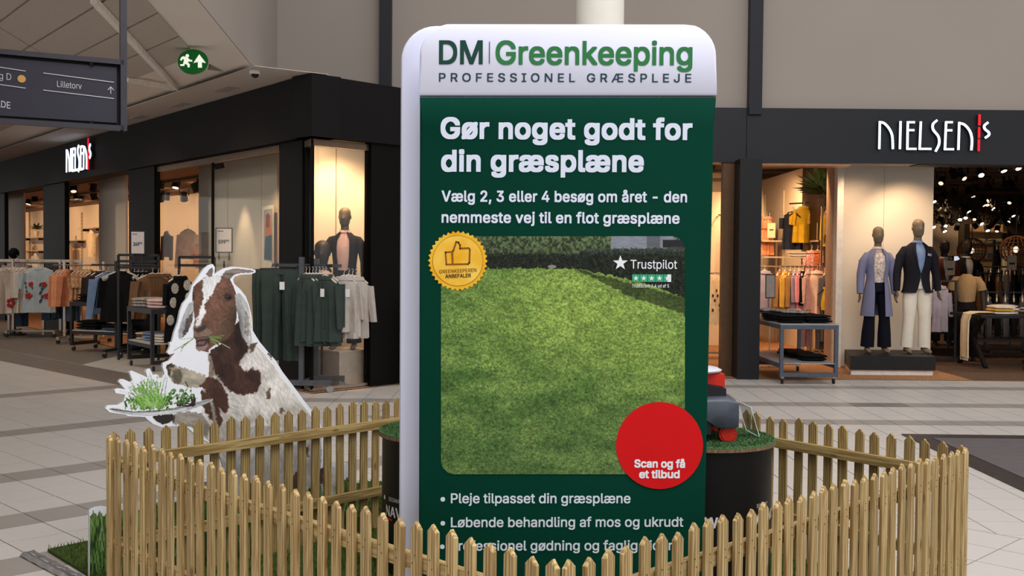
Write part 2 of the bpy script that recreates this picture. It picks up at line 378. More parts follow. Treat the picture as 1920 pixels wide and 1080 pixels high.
for a, b in zip(fx, fx[1:]):
    vslab(MB(), (a + .004, YF, 0), (b - .004, YF, 0), 2.70, 3.385, (0, 1, 0), .35).build('fascia_panel', navy, wf)
vslab(MB(), (fx[0], YF + .01, 0), (fx[-1], YF + .01, 0), 2.71, 3.38, (0, 1, 0), .3).build('fascia_core', black, wf)
# pillars
PZ = ZB
def lpillar(name, t0, t1, n0=.06, d=.08):
    return vslab(MB(), Lp(t0, n0), Lp(t1, n0), 0, PZ, NL, d).build(name, black_pillar, kind='structure')
lpillar('pillar_1', 5.1, 6.25); lpillar('pillar_2', 9.85, 11.35); lpillar('pillar_3', 14.6, 16.6); lpillar('pillar_4', .42, .99, .1, .10)
vslab(MB(), Cp(.86, .05), Cp(1.30, .05), 0, PZ, NC, .12).build('pillar_5', black_pillar, kind='structure')
pf = thing('pillar_6', None, None); pf['kind'] = 'structure'
xa, xb = PY(1384, 560, 13.15).x, PY(1425, 560, 13.15).x
MB().box(((xa + xb) / 2, 13.15 + .2, 1.36), (xb - xa, .42, 2.72)).build('pillar_body', mat('pillar_navy', (24, 25, 29), .45, var=.05, spec=.3), pf)
MB().box((xa - .07, 13.55, 1.36), (.14, .14, 2.72)).build('side_cover', mat('bronze_metal', (92, 68, 48), .4, .5), pf)
# upper wall above the fascias, riser and ceilings
E1 = Vector((-2.84, 12.05, 0)); E0 = Vector((-2.485, 8.49, 0)); ed = (E1 - E0).normalized()
WT = 9.0
vslab(MB(), (-3.08, YF + .1, 0), (10.5, YF + .1, 0), 3.3, WT, (0, 1, 0), .2).build('wall_upper_front', upper, kind='structure')
CZ = 3.48
q0 = E0 - ed * 12; q1 = E1 + ed * 2.2
vslab(MB(), q0, q1, CZ + .01, WT, (-1, 0, 0), .15).build('wall_riser_left', upper, kind='structure')
ceil_mat = mat('mall_ceiling', (228, 220, 212), .85, var=.02, scale=1)
perf = mat('perforated_ceiling', (180, 171, 162), .9, var=.05, scale=60)
cz = MB(); far = Lp(24, -1.5)
cz.add([(q0.x, q0.y, CZ), (q1.x, q1.y, CZ), (far.x, far.y + 1, CZ), (-30, 24, CZ), (-30, q0.y, CZ)], [(0, 1, 2, 3, 4)])
ceiling = cz.build('ceiling', ceil_mat, kind='structure')
# dropped soffit along the left shop front
so = MB(); so.prism([G(478, 124, 3.43), Lp(24, -.62, 3.43), Lp(24, .3, 3.43), Lp(0, .2, 3.43), C0 + Vector((0, 0, 3.43))], (0, 0, .006))
soffit = so.build('ceiling_soffit', mat('soffit', (196, 186, 178), .8, var=.03), kind='structure')
for px_, py_ in ((425, 168), (337, 197), (262, 219)):
    c = G(px_, py_, 3.428); MB().prism([c + DL * a + NL * b for a, b in ((-.22, -.07), (.22, -.07), (.22, .07), (-.22, .07))], (0, 0, -.006)).build('air_slot', mat('slot', (168, 158, 150), .8), soffit)
# perforated panels between the seams
pl_z = CZ - .02
def ceil_pt(x, y): return G(x, y, pl_z)
_pa = G(275, 0, pl_z); _pe = G(355, 90, pl_z)
for k in range(22):
    # panels run parallel to the shop front
    off = -1.26 - k * .47
    def cut(u):     # intersection of a seam with the slanting edge of the field
        a = Vector((_pa.x, _pa.y, 0)); e = Vector((_pe.x - _pa.x, _pe.y - _pa.y, 0)).normalized(); s0 = C0 + NL * u
        den = e.x * DL.y - e.y * DL.x; t = ((s0.x - a.x) * DL.y - (s0.y - a.y) * DL.x) / den; return a + e * t
    A, B = cut(off - .012), cut(off - .458)
    if B.y < 1: break
    for s in range(4):
        l0, l1 = .02 + s * 3.0, (s + 1) * 3.0
        MB().prism([Vector((q.x, q.y, pl_z)) for q in (A + DL * l0, A + DL * l1, B + DL * l1, B + DL * l0)], (0, 0, .02)).build('ceiling_panel', perf, ceiling)
trim_m = mat('ceiling_trim', (235, 228, 220), .5)
for a, b in (((175, 0), (331, 167)), ((238, 150), (331, 167))):
    A, B = G(*a, CZ - .05), G(*b, CZ - .05); MB().bar(A, B, .05, .05).build('ceiling_trim', trim_m, ceiling)
# dark steel posts on the wall and the round white column
for n_, (xa_, xb_) in (('column_steel_1', (711, 733)), ('column_steel_2', (1407, 1431))):
    a, b = PY(xa_, 60, YF - .05), PY(xb_, 60, YF - .05)
    MB().box(((a.x + b.x) / 2, YF + .02, 6.1), (b.x - a.x, .14, 5.6)).build(n_, mat('steel_navy', (26, 28, 38), .5), kind='structure')
a, b = PY(1080, 30, 8.0), PY(1170, 30, 8.0)
MB().lathe([((b.x - a.x) / 2, 0), ((b.x - a.x) / 2, 9)], 32, ((a.x + b.x) / 2, 8.0, 0)).build('column_white', mat('column_paint', (226, 222, 214), .6, var=.02), smooth=True, kind='structure')
# shop floor, back walls and ceilings
sf = MB(); Z1 = .004
LF = 17.5
A = [Lp(45, .02, Z1), Lp(0, .02, Z1), Cp(0, .02, Z1), Cp(sC, .02, Z1), Vector((9.8, 13.2, Z1)), Vector((9.8, 27, Z1)), Vector((-2, 27, Z1)), Lp(45, 8, Z1)]
sf.add(A[:4] + [Vector((C1.x, 13.2, Z1))] + A[4:], [tuple(range(9))])
sf.build('floor_shop', wood_floor, kind='structure')
BK = 4.6     # depth of the left shop room
vslab(MB(), Lp(45, BK), Lp(2.0, BK), 0, 3.3, NL, .1).build('wall_shop_back_left', cream, kind='structure')
vslab(MB(), Lp(2.0, BK), Lp(2.0, .9), 0, 3.3, DL, -.08).build('wall_shop_side', cream, kind='structure')
cb_ = MB(); cb_.prism([Lp(45, .3, 2.98), Lp(.9, .3, 2.98), Lp(2.0, 1.0, 2.98), Lp(2.0, BK, 2.98), Lp(45, BK, 2.98)], (0, 0, .06)); cb_.build('ceiling_shop_left', brown_ceiling, kind='structure')
# ================================================================== turf mat under the stand
NEAR, LEFT, RIGHT = Vector((.135, 2.725, 0)), Vector((-1.76, 4.62, 0)), Vector((1.935, 4.50, 0))
URL, URR = Vector((.68, .733, 0)).normalized(), Vector((-.61, .793, 0)).normalized()
_den = URL.x * -URR.y - URL.y * -URR.x
_d = RIGHT - LEFT; _s = (_d.x * -URR.y - _d.y * -URR.x) / _den
BACK = LEFT + URL * _s
def turf_material(name, c1, c2, sc=260):
    if name in MATS: return MATS[name]
    m = mat(name, c1, .85, rgb2=c2, scale=sc, bump=.9, spec=.15); return m
turf_m = turf_material('turf', (38, 52, 20), (84, 104, 44))
cA = G(66, 1030); cB = G(700, 905)
turf_poly = [(-2.31, 5.29), (-.94, 6.95), (.25, 7.0), (1.30, 5.45), (2.02, 4.45), (.15, 2.55)]
tc_ = [Vector((x, y, .004)) for x, y in turf_poly]
turf = thing('turf_mat', 'green artificial turf mat laid under the picket fence pen', 'turf', (0, 0, 0))
MB().prism(tc_, (0, 0, .012)).build('turf_backing', turf_m, turf)
# blades near the edges one can see into
bl = MB(); rr = random.Random(5); tp = [(p.x, p.y) for p in tc_]
_bx = np.array([rr.uniform(-2.4, 2.2) for _ in range(60000)]); _by = np.array([rr.uniform(2.4, 7.3) for _ in range(60000)])
_in = inside(_bx, _by, tp)
for x, y in zip(_bx[_in], _by[_in]):
    a = rr.uniform(0, 6.28); h = rr.uniform(.018, .032); wd = .0035; lx, ly = rr.uniform(-.012, .012), rr.uniform(-.012, .012)
    bl.add([(x - wd * math.cos(a), y - wd * math.sin(a), .015), (x + wd * math.cos(a), y + wd * math.sin(a), .015), (x + lx, y + ly, .015 + h)], [(0, 1, 2)], rr.choice((0, 0, 1)))
bl.build('turf_blades', [mat('blade_green', (62, 82, 30), .7, var=.2), mat('blade_olive', (92, 104, 50), .7, var=.2)], turf, kind='stuff')
# tape along the left edge of the mat
tape = thing('edge_tape', 'shiny clear tape strip along the left edge of the turf mat', 'tape')
a, b = G(50, 1041), G(150, 1094)
tm = MB()
d = (b - a).normalized(); s = Vector((-d.y, d.x, 0)); R_ = []
for k in range(15):
    q = a + (b - a) * (k / 14)
    R_.append([q + s * o + Vector((0, 0, .018 + z + .003 * math.sin(k * 2.1 + o * 40))) for o, z in ((-.035, -.012), (-.016, .004), (.008, -.002), (.035, 0))])
tm.rings(R_, cap=False, close=False); tm.build('tape_strip', mat('tape', (128, 126, 126), .18, var=.05, spec=.8, coat=.8), tape, smooth=True)
# ================================================================== picket fence
FH = .70
wood = wood_mat('picket_pine', (206, 182, 132), (150, 120, 74)); wood_in = wood_mat('picket_treated', (180, 156, 104), (124, 100, 58))
PKT = {
 'FL': [(207,818),(221,824),(237,829),(251,834),(268,838),(284,843),(302,849),(318,854),(338,859),(357,864),(374,868),(395,875),(414,880),(435,888),(457,893),(478,900),(502,907),(532,913),(555,917),(580,925),(605,932),(631,938),(660,946),(688,954),(717,963),(749,973),(780,981),(812,991),(845,1001),(882,1014),(917,1025),(953,1037),(993,1051),(1033,1063)],
 'FR': [(1068,1061),(1107,1052),(1142,1039),(1175,1030),(1208,1020),(1238,1009),(1273,1000),(1303,993),(1330,983),(1359,975),(1386,968),(1410,960),(1436,954),(1459,947),(1483,941),(1506,935),(1527,927),(1543,921),(1562,914),(1584,909),(1603,902),(1620,896),(1640,891),(1656,888),(1673,882),(1694,877),(1708,872),(1724,867),(1740,862),(1754,858),(1770,854),(1785,850),(1799,847),(1812,842)],
 'RL': [(215,815),(246,813),(280,809),(312,804),(343,801),(373,798),(402,794),(432,791),(459,788),(487,785),(514,781),(540,778),(566,774),(591,771),(615,769),(639,766),(662,762),(681,758),(703,757),(725,753),(743,751)],
 'RR': [(1420,778),(1443,782),(1471,786),(1498,792),(1525,795),(1554,800),(1582,805),(1611,808),(1641,814),(1674,818),(1705,823),(1736,828),(1770,834),(1802,837)]}
def picket_mesh(wd, th, h, seed, wm=None):
    wm = wm or wood
    r = random.Random(seed); sh = h - wd * .52; ch = .004
    # outline with a pointed top; arrises taken off the front
    def out(e): 
        x = wd / 2 - e; return [(-x, e * .3), (x, e * .3), (x, sh - e * .3), (r.uniform(-.002, .002), h - e * 1.2), (-x, sh - e * .3)]
    R_ = [[Vector((x, -th / 2 + ch, z)) for x, z in out(0)], [Vector((x, th / 2, z)) for x, z in out(0)]]
    m = MB(); f = [Vector((x, -th / 2, z)) for x, z in out(ch)]
    m.rings([f] + R_); return m.mesh('picket', wm)
PICK = [picket_mesh(.041 + .001 * (k % 3), .014, FH + .003 * (k - 2), k) for k in range(5)]
PICKB = [picket_mesh(.045 + .001 * (k % 3), .015, FH + .003 * (k - 2), k, wood_in) for k in range(5)]
def fence(key, A, B, out, label, extra=()):
    A = Vector(A); B = Vector(B); u = (B - A).normalized(); out = Vector(out).normalized()
    t = thing('fence_panel', label, 'fence', A)
    ang = math.atan2(u.y, u.x)
    if (Matrix.Rotation(ang, 3, 'Z') @ Vector((0, -1, 0))).dot(out) < 0: ang += math.pi
    pts = []
    for x, y in PKT[key]:
        q = PW(x, y, A + out * .0095, Vector((-u.y, u.x, 0))); pts.append((q - A).dot(u))
    _i = np.arange(len(pts)); _f = np.polyval(np.polyfit(_i, pts, 2), _i); pts = [float(a + .4 * (b - a)) for a, b in zip(_f, pts)]
    pts += list(extra); rq = random.Random(hash(key) % 1000 if False else len(pts) * 7 + ord(key[1]))
    for i, s in enumerate(pts):
        o = link('picket', rq.choice(PICK if key[0] == 'F' else PICKB), t, loc=u * s + out * (.0095) + Vector((0, 0, .016 + rq.uniform(-.004, .004))))
        o.rotation_euler = (0, rq.uniform(-.008, .008), ang + rq.uniform(-.03, .03))
    L = (B - A).length
    for z in (.585, .225):
        m = MB(); th, hh = .028, .046
        # rails are built along local z so that the grain follows them
        m.box((0, 0, L / 2), (th, hh, L - .02)); o = m.build('rail', wood if key[0] == 'F' else wood_in, t)
        o.location = out * -.0155 + Vector((0, 0, z)) ; o.rotation_mode = 'QUATERNION'
        M_ = Matrix((out, Vector((0, 0, 1)), u)).transposed()
        if M_.determinant() < 0: M_ = Matrix((-out, Vector((0, 0, 1)), u)).transposed()
        o.rotation_quaternion = M_.to_quaternion()
    # nails where pickets meet the rails
    nm = MB()
    for s in pts:
        for z in (.575, .60, .215, .24): nm.ell(u * (s + rq.uniform(-.008, .008)) + out * .0172 + Vector((0, 0, z + .016)), (.0022, .0022, .0022), 5, 3)
    nm.build('nail_heads', mat('nail', (86, 78, 66), .5, .6), t, kind='stuff')
    return t
oFL, oFR = Vector((-1, -1, 0)), Vector((1, -1, 0))
fence('FL', NEAR, LEFT, oFL, 'front picket fence panel running from below the banner to the turf tape')
fence('FR', NEAR, RIGHT, oFR, 'front picket fence panel in front of the mower podium, beside the bare tiles')
lenRR = (BACK - RIGHT).length; lenRL = (BACK - LEFT).length
fence('RL', LEFT, BACK, (-.733, .68, 0), 'rear picket fence panel standing in front of the goat cutout', [1.72 + .082 * k for k in range(int((lenRL - 1.72) / .082))])
fence('RR', RIGHT, BACK, (.793, .61, 0), 'rear picket fence panel behind the mower podium, towards the dark entrance mat', [1.20 + .085 * k for k in range(int((lenRR - 1.2) / .085))])
# ================================================================== fabric banner
YB = 3.67
fab_white = mat('fabric_white', (230, 233, 255), .75, var=.01, scale=3, bump=.03, spec=.1)
fab_green = mat('fabric_green', (3, 60, 46), .75, var=.04, scale=3, bump=.03, spec=.08)
ink_white = mat('ink_pale', (222, 230, 250), .7, var=0)
def outline_px(L, corner):
    return L
def rrect(x0, y0, x1, y1, r, n=8, corners=(1, 1, 1, 1)):   # picture coordinates, clockwise from top-left
    out = []
    for (cx, cy, a0, on) in ((x0 + r, y0 + r, 180, corners[0]), (x1 - r, y0 + r, 270, corners[1]), (x1 - r, y1 - r, 0, corners[2]), (x0 + r, y1 - r, 90, corners[3])):
        if on:
            for k in range(n + 1):
                a = math.radians(a0 + 90 * k / n); out.append((cx + r * math.cos(a), cy + r * math.sin(a)))
        else:
            out.append((cx - r if cx < (x0 + x1) / 2 else cx + r, cy - r if cy < (y0 + y1) / 2 else cy + r))
    return out
def cushion(mb, poly, Yp, thick, inset=.012, mi=0):   # slab with softened rim, poly in picture coordinates seen on plane Yp
    P = [PY(x, y, Yp) for x, y in poly]; c = sum(P, Vector()) / len(P); n = len(P)
    def ring(e, dy):
        out = []
        for i, p in enumerate(P):
            a, b = P[i - 1], P[(i + 1) % n]; t = (b - a).normalized(); nn = Vector((t.z, 0, -t.x))
            if nn.dot(c - p) < 0: nn = -nn
            out.append(p + nn * e + Vector((0, dy, 0)))
        return out
    mb.rings([ring(inset, 0), ring(inset * .3, thick * .12), ring(0, thick * .5), ring(inset * .3, thick * .88), ring(inset, thick)]); return mb
banner = thing('fabric_banner', 'tall white and dark green lawn care banner with lawn photo and red circle', 'banner', (.18, YB, 0))
BL = lambda y: 786.5 - (y - 180) * .0026; BR = lambda y: 1342 - (y - 180) * .0234
foot = 1318      # picture row of the floor under the banner
def shift(mb, o): 
    q = pworld(o); mb.v = [(v[0] - q.x, v[1] - q.y, v[2] - q.z) for v in mb.v]; return mb
hd = rrect(786, 42, 1345, 180, 62, 9, (1, 1, 0, 0)); hd = [(x, y + (1.5 * math.sin(x * .045) if y < 44 else 0)) for x, y in hd]
top_pts = [(x, y) for x, y in hd]
shift(cushion(MB(), top_pts, YB, .045), banner).build('fabric_header', fab_white, banner, smooth=True)
gf = [(BL(180), 180.5), (BR(180) + 1, 180.5)] + [(BR(y), y) for y in range(240, foot - 20, 60)] + [(BR(foot) - 14, foot), (BL(foot) + 14, foot)] + [(BL(y), y) for y in range(foot - 60, 200, -60)]
shift(cushion(MB(), gf, YB, .045), banner).build('fabric_field', fab_green, banner, smooth=True)
for x in (810, 1318):
    q = PY(x, foot, YB); MB().box(wp(banner, (q.x, YB + .02, .012)), (.08, .20, .012)).build('foot_plate', mat('foot_steel', (60, 60, 62), .4, .6), banner)
back = thing('fabric_banner', 'plain white back of the second banner showing at the left edge of the green one', 'banner', (0, 3.80, 0))
bo = [(x, y) for x, y in rrect(750, 46, 1240, 1275, 66, 9, (1, 1, 1, 1))]; bo = [(x - (y - 200) * .004, y) for x, y in bo]
shift(cushion(MB(), bo, 3.80, .05, .02), back).build('fabric_cover', mat('fabric_white_back', (226, 230, 255), .75, var=.01, scale=3, bump=.03, spec=.1), back, smooth=True)
_n = len(bo); 
for x in (775, 1215):
    q = PY(x, foot, 3.80); MB().box(wp(back, (q.x, 3.825, .012)), (.07, .20, .012)).build('foot_plate', MATS['foot_steel'], back)
# ---- lettering on the banner
UPZ = Vector((0, 0, 1))
def bt(name, txt, x0, x1, yb, cap, m, bold=0, space=1.0, y1=None, off=-.0018):
    """baseline from picture (x0, yb) to (x1, y1), cap height in pixels"""
    A = PY(x0, yb, YB); B = PY(x1, y1 if y1 is not None else yb, YB); k = cap * YB / FPX
    return text_fit(name, txt, A, B, (UPZ, k), m, banner, bold, space, (0, off, 0))
ink_dark = mat('ink_deep_green', (18, 66, 56), .7, var=0); ink_mid = mat('ink_leaf_green', (46, 122, 70), .7, var=0); ink_navy = mat('ink_navy', (26, 60, 72), .7, var=0)
bt('logo_lettering', 'DM', 823, 905, 119.5, 42, ink_dark, .016)
a, b = PY(917, 78, YB - .003), PY(918.2, 119, YB - .003)
MB().add([wp(banner, (a.x, a.y, a.z)), wp(banner, (b.x, a.y, a.z)), wp(banner, (b.x, a.y, b.z)), wp(banner, (a.x, a.y, b.z))], [(0, 1, 2, 3)]).build('logo_divider', ink_navy, banner)
bt('logo_lettering', 'Greenkeeping', 929, 1298, 120, 42, ink_mid, .016, y1=121.5)
bt('tagline_lettering', 'PROFESSIONEL GRÆSPLEJE', 823, 1296, 153, 15.5, ink_navy, .010, 1.42, y1=154.5)
bt('headline_lettering', 'Gør noget godt for', 826, 1298, 258.5, 36.5, ink_white, .027, 1.03, y1=261)
bt('headline_lettering', 'din græsplæne', 827, 1207, 320, 37, ink_white, .027, 1.03, y1=321)
bt('subtitle_lettering', 'Vælg 2, 3 eller 4 besøg om året - den', 828, 1288, 377.5, 19.5, ink_white, .019, 1.02, y1=379)
bt('subtitle_lettering', 'nemmeste vej til en flot græsplæne', 828, 1274, 417, 19.5, ink_white, .019, 1.02, y1=419)
ink_bul = mat('ink_bullet', (220, 232, 242), .7, var=0)
bt('bullet_lettering', '• Pleje tilpasset din græsplæne', 826, 1182, 943, 18, ink_bul, .013, y1=943)
bt('bullet_lettering', '• Løbende behandling af mos og ukrudt', 826, 1281, 988, 18, ink_bul, .013, y1=987)
bt('bullet_lettering', '• Professionel gødning og faglig viden', 825, 1265, 1032, 18, ink_bul, .013, y1=1031)
# ---- lawn photo print
def lawn_print():
    x0, x1, y0, y1 = 827, 1284, 443, 889; st = 1.0
    xs = np.arange(x0, x1 + .01, st); ys = np.arange(y0, y1 + .01, st); X, Yg = np.meshgrid(xs, ys)
    n1 = vnoise(X / 38, Yg / 22 + 7); n2 = vnoise(X / 9 + 3, Yg / 5); dep = np.clip((Yg - 500) / 390, 0, 1)
    fine = .5 * vnoise(X / 1.7 + 11, Yg / 1.6) + .3 * vnoise(X / 3.3 + 31, Yg / 2.6) + .2 * vnoise(X / 6 + 3, Yg / 4); 
    def mixc(a, b, t): return np.array(a)[None, None] * (1 - t[..., None]) + np.array(b)[None, None] * t[..., None]
    t = np.clip(.5 + 1.1 * (n1 - .5) + .35 * (n2 - .5), 0, 1)
    C = mixc((74, 106, 46), (126, 152, 74), t)                 # lawn
    sun = np.exp(-((X - 1080) / 190) ** 2 - ((Yg - 570) / 120) ** 2) * .75 + np.exp(-((X - 1240) / 90) ** 2 - ((Yg - 680) / 90) ** 2) * .45
    C = C * (1 - np.clip(sun, 0, .8)[..., None]) + np.array((166, 188, 84))[None, None] * np.clip(sun, 0, .8)[..., None]
    C = C * (1 - .30 * np.clip((Yg - 690) / 200, 0, 1))[..., None] + np.array((80, 98, 66))[None, None] * (.30 * np.clip((Yg - 690) / 200, 0, 1))[..., None]
    C = C * (.45 + 1.05 * fine)[..., None]
    jx = X + (vnoise(X / 3, Yg / 3) - .5) * 4; jy = Yg + (vnoise(X / 4 + 9, Yg / 3) - .5) * 5
    shade = inside(jx, jy, [(1075, 503), (1110, 520), (1180, 555), (1290, 592), (1290, 560), (1180, 530)]); C = np.where(shade[..., None], C * .52, C)
    trees = jy < 477; f2 = vnoise(X / 3.2 + 20, Yg / 3.2); C = np.where(trees[..., None], mixc((24, 34, 20), (112, 128, 84), np.clip(f2 * 1.25 * (1.05 - (Yg - 443) / 120), 0, 1)), C)
    house = inside(X, Yg, [(1146, 443), (1262, 443), (1282, 470), (1282, 476), (1146, 470)]); brick = (150 + 26 * np.sin(Yg * 2.1) + 22 * (vnoise(X / 8, Yg / 2) - .5))
    C = np.where(house[..., None], np.stack([brick * .95, brick * .95, brick], -1), C); C = np.where((house & (X > 1212) & (X < 1238))[..., None], C * .72, C); C = np.where(inside(X, Yg, [(1243, 450), (1284, 450), (1284, 466), (1243, 464)])[..., None], np.array((40, 40, 44))[None, None], C)
    hedge = inside(jx, jy, [(820, 474), (1085, 476), (1100, 466), (1200, 466), (1290, 462), (1290, 560), (1200, 528), (1076, 503), (1040, 503), (820, 503)])
    hc = mixc((14, 18, 16), (52, 62, 40), np.clip(vnoise(X / 2.6, Yg / 2.6) * 1.4 - .35, 0, 1)); hc = hc + (np.clip((480 - jy) / 14, 0, 1) * 42)[..., None]
    C = np.where(hedge[..., None], hc, C)
    C = np.where((((X - 1035) / 8) ** 2 + ((Yg - 500) / 3.2) ** 2 < 1)[..., None], np.array((150, 140, 132))[None, None], C)
    C = C * np.array((.93, .97, 1.0))[None, None]
    m = inside(X, Yg, rrect(x0 - .5, y0 - .5, x1 + .5, y1 + .5, 26, 8, (0, 1, 1, 1)))
    print_grid('lawn_photo', xs, ys, m, C, plane_map((0, YB, 0), (0, -1, 0), .002), print_mat('photo_print', .6), banner, 'printed photo of a sunny lawn with hedge')
lawn_print()
# ---- gold badge
def flat(name, pts, m, off, parent=banner, Yp=YB):
    P = [wp(parent, PY(x, y, Yp)) + Vector((0, -off, 0)) for x, y in pts]; return MB().add(P, [tuple(range(len(P)))]).build(name, m, parent)
bc = (858.5, 489)
zig = [(bc[0] + (56 if k % 2 else 51.5) * math.cos(math.pi * k / 36 + .1), bc[1] + (56.5 if k % 2 else 52) * math.sin(math.pi * k / 36 + .1)) for k in range(72)]
gold = mat('gold_print', (236, 164, 22), .6, rgb2=(250, 200, 64), scale=14, spec=.1); gold2 = mat('gold_print_inner', (240, 174, 26), .6, rgb2=(252, 212, 96), scale=11, spec=.1)
flat('gold_badge', zig, gold, .0035)
circ = lambda c, r, n=40: [(c[0] + r * math.cos(2 * math.pi * k / n), c[1] + r * math.sin(2 * math.pi * k / n)) for k in range(n)]
ringm = mat('badge_line', (136, 96, 20), .6, var=0)
flat('badge_ring', circ(bc, 47.5), ringm, .0040); flat('badge_disc', circ(bc, 46.7), gold2, .0045)
def stroke(name, pts, wpx, m, off, closed=False, parent=banner, Yp=YB):
    P = list(pts); mb = MB(); n = len(P); seg = [(P[i], P[(i + 1) % n]) for i in range(n if closed else n - 1)]
    for (a, b) in seg:
        d = math.hypot(b[0] - a[0], b[1] - a[1]); ux, uy = (b[0] - a[0]) / d, (b[1] - a[1]) / d; e = wpx * .4
        q = [(a[0] - ux * e - uy * wpx / 2, a[1] - uy * e + ux * wpx / 2), (b[0] + ux * e - uy * wpx / 2, b[1] + uy * e + ux * wpx / 2), (b[0] + ux * e + uy * wpx / 2, b[1] + uy * e - ux * wpx / 2), (a[0] - ux * e + uy * wpx / 2, a[1] - uy * e - ux * wpx / 2)]
        mb.add([wp(parent, PY(x, y, Yp)) + Vector((0, -off, 0)) for x, y in q], [(0, 1, 2, 3)])
    return mb.build(name, m, parent)
thumb_m = mat('badge_brown', (140, 88, 14), .6, var=0)
Tb = lambda pts: [(790 + x / 8.307, 430 + y / 8.307) for x, y in pts]
stroke('thumb_icon', Tb([(485, 350), (500, 330), (545, 195), (580, 205), (605, 245), (605, 298), (735, 293), (757, 310), (748, 520), (728, 540), (490, 545)]), 3.2, thumb_m, .0052, True)
stroke('thumb_icon', Tb([(478, 350), (378, 358), (392, 548), (485, 545)]), 3.0, thumb_m, .0052)
stroke('thumb_icon', Tb([(478, 350), (490, 545)]), 3.0, thumb_m, .0054)
bt('badge_lettering', 'GREENKEEPEREN', 823.5, 893.5, 512.6, 6.6, mat('badge_ink', (112, 74, 16), .6, var=0), .006, y1=509.5, off=-.0055)
bt('badge_lettering', 'ANBEFALER', 835, 883, 521.3, 6.6, mat('badge_ink_dark', (66, 42, 10), .6, var=0), .02, y1=519.5, off=-.0055)
# ---- rating mark
ink_w2 = mat('ink_white', (240, 244, 252), .7, var=0)
def star(cx, cy, r): return [(cx + (r if k % 2 == 0 else r * .40) * math.sin(math.pi * k / 5), cy - (r if k % 2 == 0 else r * .40) * math.cos(math.pi * k / 5)) for k in range(10)]
flat('rating_star', star(1163, 493, 14.5), ink_w2, .004)
bt('rating_lettering', 'Trustpilot', 1182, 1269, 503.5, 16.3, ink_w2, .004, y1=504, off=-.004)
gsq = mat('rating_green', (62, 168, 124), .6, var=.03)
for k in range(5):
    x = 1185 + k * 14.75
    flat('rating_square', [(x, 514.5), (x + 14, 514.5), (x + 14, 528.5), (x, 528.5)], gsq, .004)
    if k == 4: flat('rating_square', [(x + 7, 514.5), (x + 14, 514.5), (x + 14, 528.5), (x + 7, 528.5)], ink_w2, .0044)
    flat('rating_star', star(x + 7, 521.7, 5.4), ink_w2, .0048)
bt('rating_lettering', 'TrustScore 4.4 ud af 5', 1184.5, 1254, 539, 6.2, ink_w2, .004, y1=539, off=-.004)
# ---- red circle
red = mat('red_print', (216, 28, 32), .7, var=.03, spec=.08)
rc = circ((1236.5, 835), 81.5, 56); flat('red_circle', rc, red, .0036)
bt('circle_lettering', 'Scan og få', 1189, 1284, 875.5, 14, ink_w2, .028, y1=876, off=-.0045)
bt('circle_lettering', 'et tilbud', 1198, 1274, 895.5, 14, ink_w2, .028, y1=895.5, off=-.0045)
# ================================================================== goat cutout
GA = Vector((-1.93, 4.85, 0)); GU = Vector((.68, .733, 0)).normalized(); GN = Vector((GU.y, -GU.x, 0))   # GN faces the camera
gmap = plane_map(GA, GN)
def floor_y(x):      # picture row where the board meets the floor
    lo, hi = 600, 1400
    for _ in range(40):
        mid = (lo + hi) / 2
        if PW(x, mid, GA, GN).z > 0: lo = mid
        else: hi = mid
    return lo - 4
OUT = [(198,766),(202,760),(222,759),(232,753),(235,740),(217,737),(215,731),(221,728),(235,730),(223,716),(226,711),(232,711),(245,717),(249,713),(243,698),(247,695),(252,697),(273,706),(277,709),(274,697),(276,692),(281,691),(284,697),(287,704),(292,702),(297,703),(299,710),(305,708),(309,701),(305,688),(306,681),(313,678),(318,676),(328,662),(318,665),(314,661),(317,655),(319,650),(318,642),(323,641),(327,624),(334,605),(338,584),(343,570),(352,559),(357,548),(360,537),(366,528),(375,515),(383,504),(392,497),(399,495),(403,501),(402,515),(410,509),(421,503),(435,500),(451,501),(471,504),(479,506),(479,511),(471,514),(451,515),(440,519),(437,524),(439,532),(451,543),(461,556),(467,572),(471,588),(473,603),(474,620),(480,630),(487,641),(501,658),(517,676),(529,696),(551,725),(570,751),(585,770),(598,788),(605,806),(608,830),(606,858),(613,867),(626,865),(640,872),(650,869),(660,878),(668,898)]
OUT += [(672, floor_y(672)), (520, floor_y(520)), (340, floor_y(340)), (168, floor_y(168)), (168, 958), (173, 954), (180, 951), (190, 949), (205, 951), (240, 944), (290, 938), (340, 932), (380, 925), (408, 915), (421, 880), (414, 859), (404, 838), (391, 830), (380, 824), (363, 812), (353, 803), (340, 799), (323, 799), (303, 801), (287, 795), (277, 787), (272, 782), (240, 780), (234, 777), (206, 773)]
goat = thing('goat_cutout', 'life-size flat cutout of a brown and white goat holding a plate of greens', 'cutout', GA)
P_ = [PW(x, y, GA, GN) - GA for x, y in OUT]
brd = MB(); brd.prism(P_, -GN * .016); brd.build('board', [mat('foam_board', (240, 242, 250), .5, var=.01)], goat)
edge = MB(); ep = [p - GN * .0005 for p in P_]
